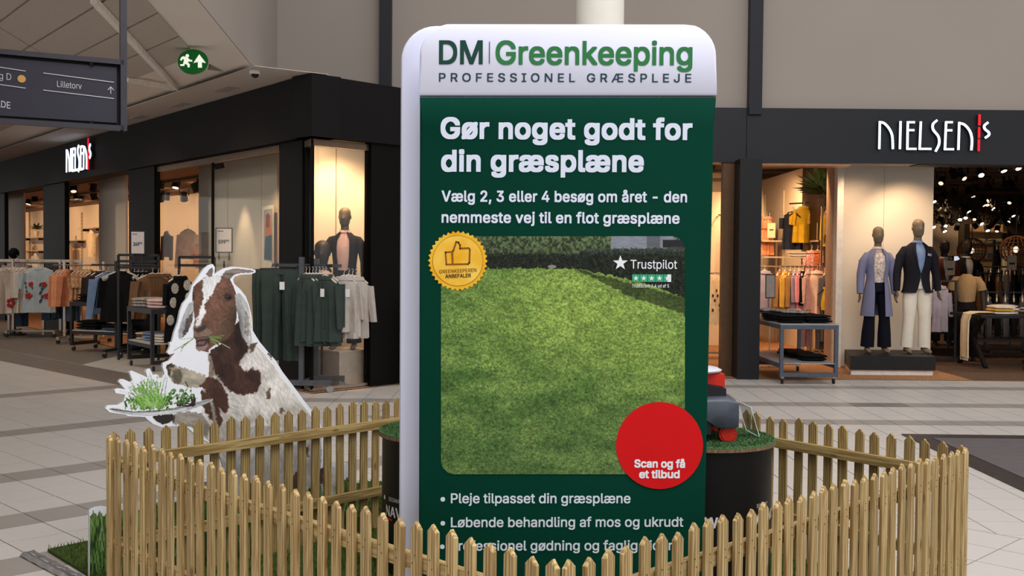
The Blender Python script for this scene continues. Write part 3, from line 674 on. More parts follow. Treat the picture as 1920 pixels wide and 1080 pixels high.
# core of the board shows as a thin dark line round the cut edge
n_ = len(ep)
for i in range(n_):
    a, b = ep[i] - GN * .006, ep[(i + 1) % n_] - GN * .006; t = (b - a)
    if t.length < 1e-5: continue
    nn = t.normalized().cross(GN) * .0008
    edge.add([a + nn, b + nn, b + nn - GN * .004, a + nn - GN * .004], [(0, 1, 2, 3)]); edge.add([a - nn, b - nn, b - nn - GN * .004, a - nn - GN * .004], [(0, 1, 2, 3)])
edge.build('board_core', mat('board_core', (110, 104, 100), .8), goat)
_sb = PW(396, 900, GA - GN * .12, GN) - GA; MB().box((_sb.x, _sb.y, .16), (.16, .14, .31), Matrix.Rotation(math.radians(47), 3, 'Z')).build('support_block', mat('support_grey', (118, 118, 126), .7), goat)
def goat_print():
    st = .8; xs = np.arange(168, 676, st); ys = np.arange(494, 1180, st); X, Yg = np.meshgrid(xs, ys)
    j = lambda a, s, o: (vnoise(X / s + o, Yg / s + o * 1.7) - .5) * a
    jx, jy = X + j(4, 3.0, 1) + j(2.5, 1.3, 5), Yg + j(5, 3.2, 9) + j(2.5, 1.4, 3)
    sx, sy = X + j(1.2, 2, 1), Yg + j(1.2, 2, 9)
    C = np.zeros(X.shape + (3,)); M = np.zeros(X.shape, bool)
    fur = lambda x, y, ang, s=1.0: (vnoise((x * math.cos(ang) + y * math.sin(ang)) / (7 * s), (-x * math.sin(ang) + y * math.cos(ang)) / (1.3 * s)) - .5)
    def lay(poly, c, amp=.25, ang=1.2, fuzzy=True, c2=None):
        m = inside(jx if fuzzy else sx, jy if fuzzy else sy, poly); xm, ym = X[m], Yg[m]; f = 1 + amp * 2 * (.6 * fur(xm, ym, ang) + .4 * fur(xm, ym, ang + .35, .7))
        col = np.array(c, float)[None] * f[:, None]
        if c2 is not None:
            t = np.clip(vnoise(xm / 16 + 4, ym / 16) * 1.6 - .3, 0, 1)[:, None]; col = col * (1 - t) + np.array(c2, float)[None] * f[:, None] * t
        C[m] = col; M[m] = True
    def line(a, b, w, c):
        x0, x1, y0, y1 = min(a[0], b[0]) - w, max(a[0], b[0]) + w, min(a[1], b[1]) - w, max(a[1], b[1]) + w
        i0, i1 = max(0, int((y0 - ys[0]) / st)), int((y1 - ys[0]) / st) + 2; k0, k1 = max(0, int((x0 - xs[0]) / st)), int((x1 - xs[0]) / st) + 2
        d = seg_dist(X[i0:i1, k0:k1], Yg[i0:i1, k0:k1], a, b); m = d < w / 2
        C[i0:i1, k0:k1][m] = np.array(c, float); M[i0:i1, k0:k1] |= m
    # trunk and legs
    lay([(392,662),(460,640),(476,640),(484,650),(500,670),(515,688),(527,707),(548,733),(567,758),(583,780),(594,798),(601,815),(603,850),(600,880),(612,872),(628,876),(640,890),(640,1080),(424,1080),(424,950),(418,880),(410,858),(400,838),(391,826),(370,808),(378,780),(380,760),(376,732),(390,720),(392,684)], (226, 222, 217), .20, 1.1, False, (198, 192, 185))
    lay([(440,800),(600,800),(603,850),(600,900),(640,950),(640,1080),(424,1080),(424,950),(430,860)], (182, 178, 178), .2, 1.5, True, (206, 202, 200))
    for p in ([(505,655),(512,665),(509,674),(501,664)], [(487,640),(478,650),(472,662),(466,655),(470,645)], [(523,765),(530,762),(533,772),(525,776)], [(500,735),(505,725),(508,745),(500,750)], [(540,905),(560,880),(566,910),(548,930)], [(570,840),(580,835),(578,860)], [(505,845),(520,842),(518,862)], [(600,880),(608,876),(606,910),(598,905)], [(450,920),(480,900),(488,940),(455,960)]): lay(p, (98, 78, 66), .25, 1.2)
    # brown chest and neck
    lay([(390,660),(410,645),(432,622),(446,600),(455,620),(464,645),(466,655),(461,662),(447,682),(458,697),(474,690),(488,697),(490,713),(481,735),(457,741),(432,738),(424,726),(413,713),(404,700),(394,690)], (80, 55, 47), .30, 1.25, True, (62, 42, 38))
    lay([(388,662),(396,668),(402,700),(398,712),(391,706),(392,684)], (150, 130, 112), .25, 1.4)
    lay([(376,732),(393,735),(408,755),(416,790),(412,802),(404,795),(392,783),(380,762)], (84, 58, 48), .25, 1.3); lay([(393,752),(399,752),(407,796),(402,797)], (172, 165, 158), .2, 1.4)
    # lower foreleg under the plate
    lay([(320,777),(335,773),(350,771),(378,774),(393,800),(390,822),(373,811),(357,800),(340,795),(328,796),(318,788)], (150, 143, 135), .2, .2)
    lay([(284,781),(297,778),(324,776),(326,787),(317,793),(305,796),(293,790)], (48, 44, 42), .2, .2, False); line((327, 779), (325, 795), 2, (60, 52, 46))
    # raised foreleg
    lay([(311,684),(323,682),(348,690),(373,699),(389,706),(374,727),(350,726),(343,722),(335,720),(323,717),(316,707),(312,695)], (176, 168, 150), .18, .4)
    lay([(324,692),(340,692),(343,704),(338,718),(328,718),(320,708)], (110, 103, 88), .2, .8); lay([(311,684),(322,682),(330,688),(320,693),(317,704),(312,695)], (70, 60, 48), .2, .6); line((317, 690), (326, 690), 2.5, (156, 128, 98)); line((347,716),(352,724),2.5,(90,78,66))
    lay([(389,706),(407,711),(417,722),(425,741),(428,763),(424,778),(411,764),(395,742),(382,729),(373,725)], (92, 63, 52), .28, 1.0, True, (74, 50, 43))
    lay([(423,729),(436,735),(451,744),(461,762),(455,780),(436,784),(427,779),(429,762)], (206, 203, 197), .25, .5); lay([(402,708),(412,708),(416,716),(408,714)], (170, 160, 148), .2)
    # head
    lay([(362,537),(369,531),(382,520),(393,517),(401,520),(416,516),(431,523),(438,537),(443,552),(443,565),(444,581),(443,600),(436,622),(426,636),(415,641),(398,650),(388,660),(374,657),(367,649),(367,637),(362,632),(363,614),(365,600),(363,584),(361,569),(360,556)], (116, 84, 68), .26, .9, False, (94, 66, 54))
    lay([(408,600),(440,570),(444,590),(438,620),(424,636),(410,640),(404,625)], (104, 78, 64), .22, .7); lay([(364,600),(382,612),(398,620),(402,634),(385,640),(370,636),(362,630)], (132, 108, 92), .18, .4)
    lay([(379,522),(388,517),(396,519),(402,516),(416,514),(413,525),(404,537),(398,550),(390,561),(383,573),(386,581),(380,597),(377,606),(369,614),(365,610),(368,598),(374,586),(378,569),(382,554),(379,547),(380,534)], (222, 222, 224), .10, 1.6)
    lay([(363,613),(368,616),(376,613),(380,608),(387,611),(385,617),(379,621),(371,624),(364,619)], (66, 56, 55), .15, .2, False)
    line((372, 622), (372, 630), 1.5, (80, 66, 60)); line((366,634),(392,631),1.8,(60,48,44)); line((392,631),(400,626),1.6,(70,54,48))
    lay([(368,637),(382,635),(393,633),(393,641),(388,648),(379,650),(369,648)], (64, 46, 48), .1, 0, False); lay([(370,641),(385,639),(383,646),(372,647)], (120, 92, 94), .1, 0, False)
    lay([(366,648),(371,651),(385,648),(388,641),(390,648),(385,655),(374,659),(367,654)], (146, 124, 120), .12, 0, False)
    lay([(418,552),(428,548),(437,552),(436,561),(428,565),(419,561)], (80, 58, 48), .15, .5); lay([(424,556),(428,553.5),(433,555),(433,560),(428,561.5),(424,559)], (26, 22, 22), .05, 0, False); line((427, 556), (428, 556), 1.2, (190, 190, 195))
    lay([(360,552),(364,553),(364,562),(361,562)], (44, 34, 30), .1, 0, False)
    for k in range(70):
        a = (RND.uniform(400, 436), RND.uniform(525, 610)); line(a, (a[0] + RND.uniform(3, 7), a[1] - RND.uniform(1, 5)), .9, RND.choice(((146, 110, 90), (86, 60, 48), (134, 100, 80))))
    # ears and horns
    lay([(362,564),(353,569),(346,584),(339,603),(334,621),(334,632),(338,636),(349,627),(358,610),(362,597),(363,580)], (178, 178, 182), .2, 1.9, False); lay([(351,597),(361,584),(361,600),(352,621),(341,633),(346,613)], (92, 82, 78), .2, 1.9)
    lay([(440,553),(448,548),(456,556),(464,569),(468,584),(471,603),(471,624),(473,638),(468,645),(462,643),(454,632),(449,613),(446,592),(442,572)], (196, 196, 196), .2, 1.4, False); lay([(458,580),(464,585),(467,610),(467,630),(462,632),(459,608)], (146, 138, 132), .35, 1.4)
    lay([(385,514),(393,504),(398,501),(400,506),(398,518),(392,519)], (124, 112, 106), .2, 1.4, False); lay([(416,515),(423,507),(437,503),(454,504),(475,507),(476,510),(470,511),(451,512),(439,515),(431,524),(424,521)], (130, 117, 110), .25, .15, False)
    # modelling of the printed animal: light and dark areas of the photo on the board
    for cx, cy, rx, ry, f_ in ((446, 612, 12, 34, .62), (452, 655, 14, 20, .72), (430, 600, 16, 30, .86), (398, 580, 22, 40, 1.12), (372, 570, 8, 30, 1.10), (415, 540, 16, 14, 1.12), (424, 556, 16, 10, .80), (412, 690, 14, 40, .78), (470, 715, 22, 18, .90), (500, 720, 40, 40, 1.06), (560, 790, 34, 30, .92), (440, 800, 26, 26, .84), (400, 770, 12, 24, .80), (420, 880, 30, 50, .78), (520, 870, 90, 60, .90), (590, 860, 14, 50, .84), (332, 705, 14, 14, .90), (362, 706, 16, 9, 1.10), (366, 716, 20, 6, .84), (345, 620, 8, 16, .82), (466, 610, 4, 40, 1.10), (448, 600, 4, 40, .86), (352, 785, 22, 8, 1.08), (378, 805, 14, 12, .80), (440, 509, 30, 3, 1.25), (445, 514, 28, 3, .72)):
        C *= (1 + (f_ - 1) * np.exp(-((X - cx) / rx) ** 2 - ((Yg - cy) / ry) ** 2))[..., None]
    # soften the picture a little, as a print would
    Mf = M.astype(float)
    for _ in range(1):
        num = np.zeros_like(C); den = np.zeros_like(Mf)
        for dy in (-1, 0, 1):
            for dx in (-1, 0, 1): num += np.roll(np.roll(C * Mf[..., None], dy, 0), dx, 1) * (2 if dx == 0 or dy == 0 else 1); den += np.roll(np.roll(Mf, dy, 0), dx, 1) * (2 if dx == 0 or dy == 0 else 1)
        C[M] = (num / np.maximum(den, 1e-6)[..., None])[M]
    # grass in the mouth
    for a, b, w, c in (((392,632),(430,652),1.6,(150,170,120)),((392,631),(414,634),1.8,(108,150,70)),((392,633),(420,629),1.8,(96,140,60)),((394,634),(404,646),2,(112,152,70)),((393,633),(409,647),1.6,(90,132,56)),((362,634),(340,652),2.2,(104,148,66)),((362,635),(326,657),1.8,(112,152,74)),((361,633),(340,636),1.4,(130,150,100)),((345,648),(336,664),1.3,(128,146,110)),((340,652),(322,682),1.2,(140,150,130)),((341,652),(341,668),1.1,(120,140,100)),((332,650),(322,648),1,(140,150,130))): line(a, b, w, c)
    # plate and greens
    lay([(203,766),(212,764),(232,768),(250,772),(300,768),(340,762),(366,753),(399,747),(399,751),(376,761),(352,769),(312,777),(276,779),(246,777),(216,772)], (176, 178, 182), .15, .1, False); lay([(240,776),(280,774),(330,769),(350,765),(350,769),(312,777),(276,779),(246,778)], (214, 216, 220), .05, 0, False)
    line((206, 767), (250, 772), 2, (70, 70, 72)); line((250, 772), (300, 770), 1.8, (52, 54, 54)); line((300, 770), (345, 763), 1.5, (84, 86, 86)); line((345, 763), (396, 749), 1.4, (110, 110, 112))
    for k in range(80): 
        a = (RND.uniform(332, 366), RND.uniform(745, 762)); b = (a[0] + RND.uniform(-7, 7), a[1] - RND.uniform(-2, 8)); line(a, b, RND.uniform(1.2, 3), RND.choice(((52, 36, 44), (70, 48, 54), (38, 60, 30), (44, 34, 34))))
    for k in range(60):
        a = (RND.uniform(312, 362), RND.uniform(732, 758)); line(a, (a[0] + RND.uniform(-4, 4), a[1] - RND.uniform(1, 4)), RND.uniform(2, 4.5), RND.choice(((66, 108, 48), (92, 138, 66), (48, 84, 36), (112, 152, 84))))
    for k in range(150):
        a = (RND.uniform(234, 318), RND.uniform(750, 769)); line(a, (a[0] + RND.uniform(-6, 6), a[1] - RND.uniform(1, 9)), RND.uniform(1.4, 3.4), RND.choice(((72, 120, 46), (98, 148, 58), (50, 92, 34), (124, 170, 76), (40, 74, 30))))
    for k in range(170):
        a = (RND.uniform(264, 306), RND.uniform(752, 768)); t = RND.uniform(-2.75, -.9); L_ = RND.uniform(18, 58) * (1 if t < -1.3 else .6); b = (a[0] + L_ * math.cos(t), a[1] + L_ * math.sin(t)); line(a, b, RND.uniform(.9, 1.7), RND.choice(((128, 176, 86), (150, 196, 104), (96, 148, 60), (168, 206, 128), (112, 164, 72))))
    for a, b in (((280,740),(226,714)),((280,742),(222,733)),((282,735),(247,700)),((288,730),(280,696)),((292,730),(294,706)),((300,738),(315,720)),((306,712),(314,706))): line(a, b, 1.2, (150, 160, 152))
    for c in ((327,732),(341,732),(331,741),(318,738)): line(c, (c[0] + 1, c[1]), 6, (92, 140, 72))
    # printed grass along the foot of the board
    gt = np.interp(X, [168, 200, 260, 330, 400, 470, 560, 620, 672], [964, 960, 948, 940, 935, 945, 930, 905, 885]) + 14 * (vnoise(X / 3.0, X * 0 + 5) - .5) + 10 * (vnoise(X / 1.2, X * 0 + 2) - .5)
    g = Yg > gt; gn = vnoise(X / 2.2 + 3, Yg / 14) ; t = np.clip(gn * 1.5 - .3 + .25 * (1 - (Yg - gt) / 120), 0, 1)[..., None]
    gcol = np.array((30, 52, 24.))[None, None] * (1 - t) + np.array((112, 146, 78.))[None, None] * t
    leg = inside(sx, sy, [(600,872),(626,868),(636,880),(632,935),(612,945),(602,930)]); g &= ~leg
    C[g] = gcol[g]; M |= g
    for k in range(260):
        x = RND.uniform(170, 670); y = np.interp(x, [168, 200, 260, 330, 400, 470, 560, 620, 672], [964, 960, 948, 940, 935, 945, 930, 905, 885]) + RND.uniform(14, 130); line((x, y), (x + RND.uniform(-9, 9), y - RND.uniform(10, 26)), RND.uniform(.9, 1.8), RND.choice(((92, 132, 62), (128, 160, 98), (60, 98, 44), (150, 176, 128))))
    M &= inside(X, Yg, OUT)
    print_grid('goat_picture', xs, ys, M, C, plane_map(GA, GN, .0015), print_mat('goat_print', .55), goat, 'printed picture of a brown and white goat')
goat_print()
# ================================================================== podiums and robot mower
pod_black = mat('podium_wrap', (17, 16, 18), .42, var=.05, scale=4, spec=.4)
kraft = mat('kraft_edge', (150, 124, 96), .85, rgb2=(92, 72, 54), scale=90, stretch=(1, 1, .1))
top_turf = mat('podium_turf', (40, 76, 38), .85, rgb2=(98, 134, 86), scale=190, bump=.9, spec=.15)
ink_pod = mat('podium_ink', (232, 232, 232), .6, var=0); ink_red = mat('podium_red', (206, 40, 30), .6, var=0)
R_POD = .305
def podium(c, zt, label, texts):
    t = thing('podium', label, 'podium', c)
    MB().lathe([(R_POD - .01, .015), (R_POD - .01, zt - .02)], 48).build('drum', pod_black, t, smooth=True)
    MB().lathe([(R_POD + .008, zt - .022), (R_POD + .008, zt - .006)], 48).build('top_board', kraft, t, smooth=True)
    MB().lathe([(R_POD + .008, zt - .006), (R_POD + .006, zt)], 48).build('turf_top', top_turf, t, smooth=True)
    bl = MB(); rr = random.Random(9)
    for k in range(5000):
        a = rr.uniform(0, 6.283); r = R_POD * math.sqrt(rr.random()); x, y = r * math.cos(a), r * math.sin(a); b = rr.uniform(0, 6.28)
        bl.add([(x - .003 * math.cos(b), y - .003 * math.sin(b), zt), (x + .003 * math.cos(b), y + .003 * math.sin(b), zt), (x + rr.uniform(-.008, .008), y + rr.uniform(-.008, .008), zt + rr.uniform(.006, .012))], [(0, 1, 2)])
    bl.build('turf_pile', top_turf, t, kind='stuff')
    for txt, ang, z, hgt, bold, m in texts:
        me = text_mesh(txt, bold); n = len(me.vertices); co = np.empty(n * 3); me.vertices.foreach_get('co', co); co = co.reshape(-1, 3); s = hgt / cap_height(); r = R_POD - .0085
        th = math.radians(ang) + co[:, 0] * s / r; P = np.stack([r * np.cos(th), r * np.sin(th), z + co[:, 1] * s], 1); me.vertices.foreach_set('co', P.ravel()); me.materials.clear(); me.materials.append(m); me.name = 'lettering'; link('lettering', me, t)
    return t
ZP = .655
pr = G(1325, 824, ZP); pr = Vector((pr.x, pr.y, .016))
PODR = podium(pr, ZP, 'black round podium with turf top carrying the robot mower', [('NAVIMOW', -152, .300, .045, .02, ink_pod), ('NAVIMOW', -62, .300, .045, .02, ink_pod), ('SEGWAY', -52, .375, .016, .01, ink_pod)])
pl_ = G(833, 810, ZP); pl_ = Vector((pl_.x, pl_.y, .016))
PODL = podium(pl_, ZP, 'black round podium with turf top half hidden behind the white back of the second banner', [('NAVIMOW', -152, .275, .045, .02, ink_pod), ('SEGWAY', -146, .345, .018, .01, ink_pod), ('NAVIMOW', -40, .275, .045, .02, ink_pod)])
# logo dot and red dash on the drums
for pod, a0, z in ((PODL, -155, .352),):
    m = MB(); r = R_POD - .0083
    pts = [(math.radians(a0) + .034 * math.cos(k * math.pi / 10), z + .011 * math.sin(k * math.pi / 10)) for k in range(20)]
    m.add([(r * math.cos(a), r * math.sin(a), zz) for a, zz in pts], [tuple(range(20))]).build('logo_dot', ink_pod, pod)
    m = MB(); q = [(-152, .255), (-140, .255), (-140, .264), (-152, .264)]
    m.add([(r * math.cos(math.radians(a)), r * math.sin(math.radians(a)), zz) for a, zz in q], [(0, 1, 2, 3)]).build('red_dash', ink_red, pod)
# ---- robot mower: nose hidden behind the banner, tail towards the right
zt = pr.z + ZP
mw = thing('robot_mower', 'dark grey robot lawn mower with red details on the turf topped podium', 'lawn mower', (pr.x, pr.y, zt))
shell = mat('mower_shell', (72, 78, 90), .38, var=.04, spec=.5); shell_d = mat('mower_dark', (34, 35, 40), .5); mred = mat('mower_red', (206, 44, 28), .4, var=.03); mwhite = mat('mower_cap', (206, 208, 216), .35, var=.02)
# local x: tail to +x. tail face at picture x = 1382
xt = PY(1381, 770, pr.y - .18).x - pr.x
k_ = pr.y / FPX
R_ = []
for s in range(15):
    f = s / 14; x = xt - .62 * f; hw = .185 * (1 - .25 * f ** 2) * (1 if f > .02 else .96); zb = .055; ztp = .205 - .05 * f ** 1.5 - (.012 if s == 0 else 0)
    ring = []
    for j in range(20):
        a = 2 * math.pi * j / 20; c_, s_ = math.cos(a), math.sin(a); e = .24
        yy = hw * math.copysign(abs(c_) ** e, c_); zz = (zb + ztp) / 2 + (ztp - zb) / 2 * math.copysign(abs(s_) ** e, s_)
        if abs(yy) > hw * .7 and zz < zb + .05: zz = max(zz, zb + .045 * (1 if .2 < f < .8 else .2))
        ring.append(Vector((x + (.012 if s == 0 and abs(s_) < .5 else 0), yy, zz)))
    R_.append(ring)
MB().rings(R_).build('shell', shell, mw, smooth=True)
# dark hood and turret with red band and pale lid
def lz(y): return (PY(1360, y, pr.y).z - zt)
ht = xt - .095
MB().rings([[Vector((x, yy, z)) for x, z in ((ht + .060, .20), (ht + .060, .236), (ht - .05, .262), (ht - .30, .235), (ht - .34, .16), (ht - .10, .155))] for yy in (-.12, -.10, .10, .12)]).build('hood', shell_d, mw)
MB().rings([[Vector((x, yy, z)) for x, z in ((ht + .060, .240), (ht + .060, .298), (ht - .20, .300), (ht - .10, .268))] for yy in (-.085, .085)]).build('red_band', mred, mw)
MB().lathe([(.10, 0), (.135, .004), (.14, .012), (.12, .022), (.05, .03), (.001, .031)], 32, (ht - .08, 0, .300)).build('lid', mwhite, mw, smooth=True)
MB().lathe([(.03, 0), (.028, .008), (.001, .01)], 20, (ht - .115, 0, .330)).build('lid_badge', mat('lid_badge', (190, 160, 130), .4), mw, smooth=True)
# slot between hood and shell
MB().box((ht - .10, 0, .185), (.24, .20, .05)).build('bumper_gap', mat('gap_black', (10, 10, 11), .6), mw)
def wheel(x, y, r, wd, m, name):
    w_ = MB(); M = Matrix.Rotation(math.radians(90), 3, 'X'); prof = [(.3 * r, -wd / 2), (r * .92, -wd / 2), (r, -wd * .3), (r, wd * .3), (r * .92, wd / 2), (.3 * r, wd / 2)]
    w_.rings([[M @ Vector((q * math.cos(2 * math.pi * j / 20), q * math.sin(2 * math.pi * j / 20), z)) + Vector((x, y, r)) for j in range(20)] for q, z in prof])
    o = w_.build(name, m, mw, smooth=True)
    tr = MB()
    for k in range(14):
        a = 2 * math.pi * k / 14
        for zz in (-wd * .3, 0, wd * .3):
            M2 = Matrix.Rotation(-a, 3, 'Y'); tr.box(Vector((x, y + zz, r)) + M2 @ Vector((0, 0, r)), (.018, wd * .24, .012), M2)
    tr.build('tread_blocks', m, o, kind='stuff'); return o
wheel(xt - .030, -.13, .034, .05, mred, 'wheel'); wheel(xt - .030, .13, .034, .05, mred, 'wheel'); wheel(xt - .5, -.11, .045, .04, mat('tyre', (20, 20, 22), .7), 'wheel'); wheel(xt - .5, .11, .045, .04, MATS['tyre'], 'wheel')
MB().box((xt - .16, 0, .07), (.10, .34, .07)).build('axle_housing', MATS['mower_dark'], mw)
# ---- clear acrylic leaflet stand
acr = bpy.data.materials.new('acrylic'); acr.use_nodes = True; _N = acr.node_tree.nodes; _L = acr.node_tree.links; _N.clear()
_o = _N.new('ShaderNodeOutputMaterial'); _mx = _N.new('ShaderNodeMixShader'); _tr = _N.new('ShaderNodeBsdfTransparent'); _gl = _N.new('ShaderNodeBsdfGlossy'); _gl.inputs['Roughness'].default_value = .05; _tr.inputs[0].default_value = (.84, .87, .86, 1); _mx.inputs[0].default_value = .16
_L.new(_tr.outputs[0], _mx.inputs[1]); _L.new(_gl.outputs[0], _mx.inputs[2]); _L.new(_mx.outputs[0], _o.inputs[0])
la = thing('leaflet_stand', 'clear acrylic leaflet stand leaning on the podium turf behind the mower', 'stand', (0, 0, zt))
yy = pr.y + .02
def q3(x, y, dy=0): v = PY(x, y, yy + dy); return Vector((v.x, v.y, v.z - zt))
base_y = -.02
A1, A2, A3, A4 = q3(1383, 752, .05), q3(1408, 764, -.02), q3(1424, 820, -.06), q3(1399, 806, .02)
for p in (A3, A4): p.z = max(p.z, .004)
MB().prism([A1, A2, A3, A4], Vector((.004, .006, 0))).build('sloping_panel', acr, la)
B1, B2, B3, B4 = A4.copy(), A3.copy(), A3 + Vector((-.075, -.03, 0)), A4 + Vector((-.075, -.03, 0))
for p in (B1, B2, B3, B4): p.z = .004
MB().prism([B1, B2, B3, B4], (0, 0, .004)).build('base_panel', acr, la)
MB().tube([A1, A2, A3, A4, A1], .0016, 6).build('polished_edge', mat('acrylic_edge', (225, 230, 230), .15, var=0), la)
# ================================================================== hanging wayfinding sign
SYD = 6.2
sg = thing('wayfinding_sign', 'dark hanging wayfinding sign with white lines and an up arrow, top of the hall', 'sign', (0, 0, 0))
# the sign runs away to the left: right end at depth 6.2
def sgp(x, y, dn=0):      # plane of the sign: lower and upper edges fall to the right, so it turns towards the viewer on the left
    return PW(x, y, SG0, SGN) + SGN * dn
SG0 = PY(233, 160, SYD); _sd = Vector((-.88, -.475, 0)).normalized(); SGN = Vector((-_sd.y, _sd.x, 0)); SGN = SGN if SGN.y < 0 else -SGN
sgm = mat('sign_face', (50, 48, 60), .5, var=.03); sgf = mat('sign_frame', (66, 64, 70), .4, .6, var=.05); sgw = mat('sign_ink', (196, 194, 198), .6, var=0)
zt_, zb_ = sgp(231, 118).z, sgp(231, 241).z
L0 = sgp(231, 160); L0.z = 0; L1 = L0 + _sd * 2.6
def sp(s, z, dn=0): return L0 + _sd * s + Vector((0, 0, z)) + SGN * dn
MB().prism([sp(.012, zt_ - .01, -.03), sp(2.6, zt_ - .01, -.03), sp(2.6, zb_ + .01, -.03), sp(.012, zb_ + .01, -.03)], -SGN * .02).build('backing', mat('clip_black', (14, 14, 15), .5), sg)
MB().prism([sp(.035, zt_ - .03), sp(2.6, zt_ - .03), sp(2.6, zb_ + .03), sp(.035, zb_ + .03)], -SGN * .05).build('panel', sgm, sg)
fr = MB()
fr.bar(sp(0, zt_), sp(2.6, zt_), .05, .028); fr.build('top_rail', sgf, sg)
MB().bar(sp(0, zb_), sp(2.6, zb_), .05, .028).build('bottom_rail', sgf, sg)
MB().bar(sp(0, zb_ - .014), sp(0, 5.2), .035, .05, up=SGN).build('post', sgf, sg)
for s in (.17, 1.2):
    for z in (zt_ - .02, zb_ + .02): MB().box(sp(s, z, .01), (.02, .02, .02)).build('clip', mat('clip_black', (14, 14, 15), .5), sg)
def sgl(a, b, w=1.4):
    A, B = sgp(*a, .004), sgp(*b, .004); MB().bar(A, B, .002, w * .0031, up=Vector((0, 0, 1))).build('line', sgw, sg)
sgl((81, 137), (213.5, 154.5)); sgl((81, 169), (213.5, 185)); sgl((-40, 120), (48, 133.5)); sgl((-40, 153), (48, 165.5))
def sgt(txt, a, b, cap, bold=0.0):
    A, B = sgp(*a, .004), sgp(*b, .004); text_fit('lettering', txt, A, B, (Vector((0, 0, 1)), cap), sgw, sg, bold)
sgt('Lilletorv', (107, 163), (153, 167.5), .034); sgt('g D', (-2, 148), (21, 150.5), .036); sgt('ADE', (-9, 199.5), (19.5, 204), .036, .008)
sgl((207.7, 175), (207.7, 164), 0); 
ar = MB()
for a, b in (((207.5, 176), (207.5, 163)), ((207.5, 163), (202, 169)), ((207.5, 163), (213, 169.5))): ar.bar(sgp(*a, .004), sgp(*b, .004), .004, .004)
ar.build('arrow', sgw, sg)
c_ = sgp(40.5, 148, .004); MB().add([c_ + _sd * (.021 * math.cos(k * .3142)) + Vector((0, 0, .021 * math.sin(k * .3142))) for k in range(20)], [tuple(range(20))]).build('orange_dot', mat('sign_orange', (206, 160, 88), .6, var=0), sg)
# ================================================================== exit sign
EXY = 10.25; ex_c = PY(362, 115, EXY); ex = thing('exit_sign', 'round green emergency exit sign with running figure and arrow', 'sign', ex_c)
exg = mat('exit_green', (0, 92, 30), .35, var=.03, emis=.25); exw = mat('exit_white', (236, 240, 226), .4, var=0, emis=.7)
kx = EXY / FPX
def e3(x, y, d=0): return Vector(((x - 362) * kx, -d, -(y - 115) * kx))
ring_ = [(28.5 * math.cos(k * math.pi / 20), 22.5 * math.sin(k * math.pi / 20)) for k in range(40)]
MB().prism([e3(362 + a, 115 + b) for a, b in ring_], Vector((-.02, .06, 0))).build('green_disc', exg, ex)
E_ = lambda pts: [(x / 3.6, y / 3.6) for x, y in pts]
def ep(name, pts): P = [e3(x, y, .003) for x, y in E_(pts)]; MB().prism(P, (0, .002, 0)).build(name, exw, ex)
ep('arrow', [(1345, 367), (1390, 425), (1362, 420), (1364, 456), (1336, 456), (1336, 418), (1306, 425)])
ep('running_figure', [(1240, 380), (1270, 392), (1285, 405), (1298, 405), (1298, 416), (1275, 415), (1268, 420), (1282, 435), (1280, 455), (1268, 455), (1266, 440), (1250, 430), (1244, 445), (1220, 446), (1216, 434), (1236, 434), (1244, 402), (1232, 400), (1226, 412), (1216, 406), (1224, 388)])
MB().add([e3(1265 / 3.6 + 3.4 * math.cos(k * .523), 378 / 3.6 + 3.4 * math.sin(k * .523), .003) for k in range(12)], [tuple(range(12))]).build('figure_head', exw, ex)
MB().prism([e3(1405 / 3.6, 425 / 3.6, -.03), e3(1512 / 3.6, 478 / 3.6, -.03), e3(1395 / 3.6, 465 / 3.6, -.03)], (0, .01, 0)).build('wing_plate', mat('exit_metal', (120, 112, 104), .35, .8), ex)
MB().bar(e3(368, 100, -.05), e3(368, 100, -.05) + Vector((0, 0, max(.02, CZ - ex_c.z - .04 - 15 * kx))), .02, .02, up=(0, 1, 0)).build('hanger', MATS['exit_metal'], ex)
# ================================================================== dome camera
dc_ = G(478, 133, 3.43); dm = thing('dome_camera', 'small white ceiling dome camera above the black shop corner', 'camera', dc_)
MB().lathe([(.055, 0), (.058, -.02), (.05, -.035)], 24).build('housing', mat('cam_white', (226, 222, 216), .4), dm, smooth=True)
MB().lathe([(.04, -.035), (.036, -.055), (.02, -.07), (.001, -.074)], 20).build('dome', mat('cam_dome', (22, 22, 24), .1), dm, smooth=True)
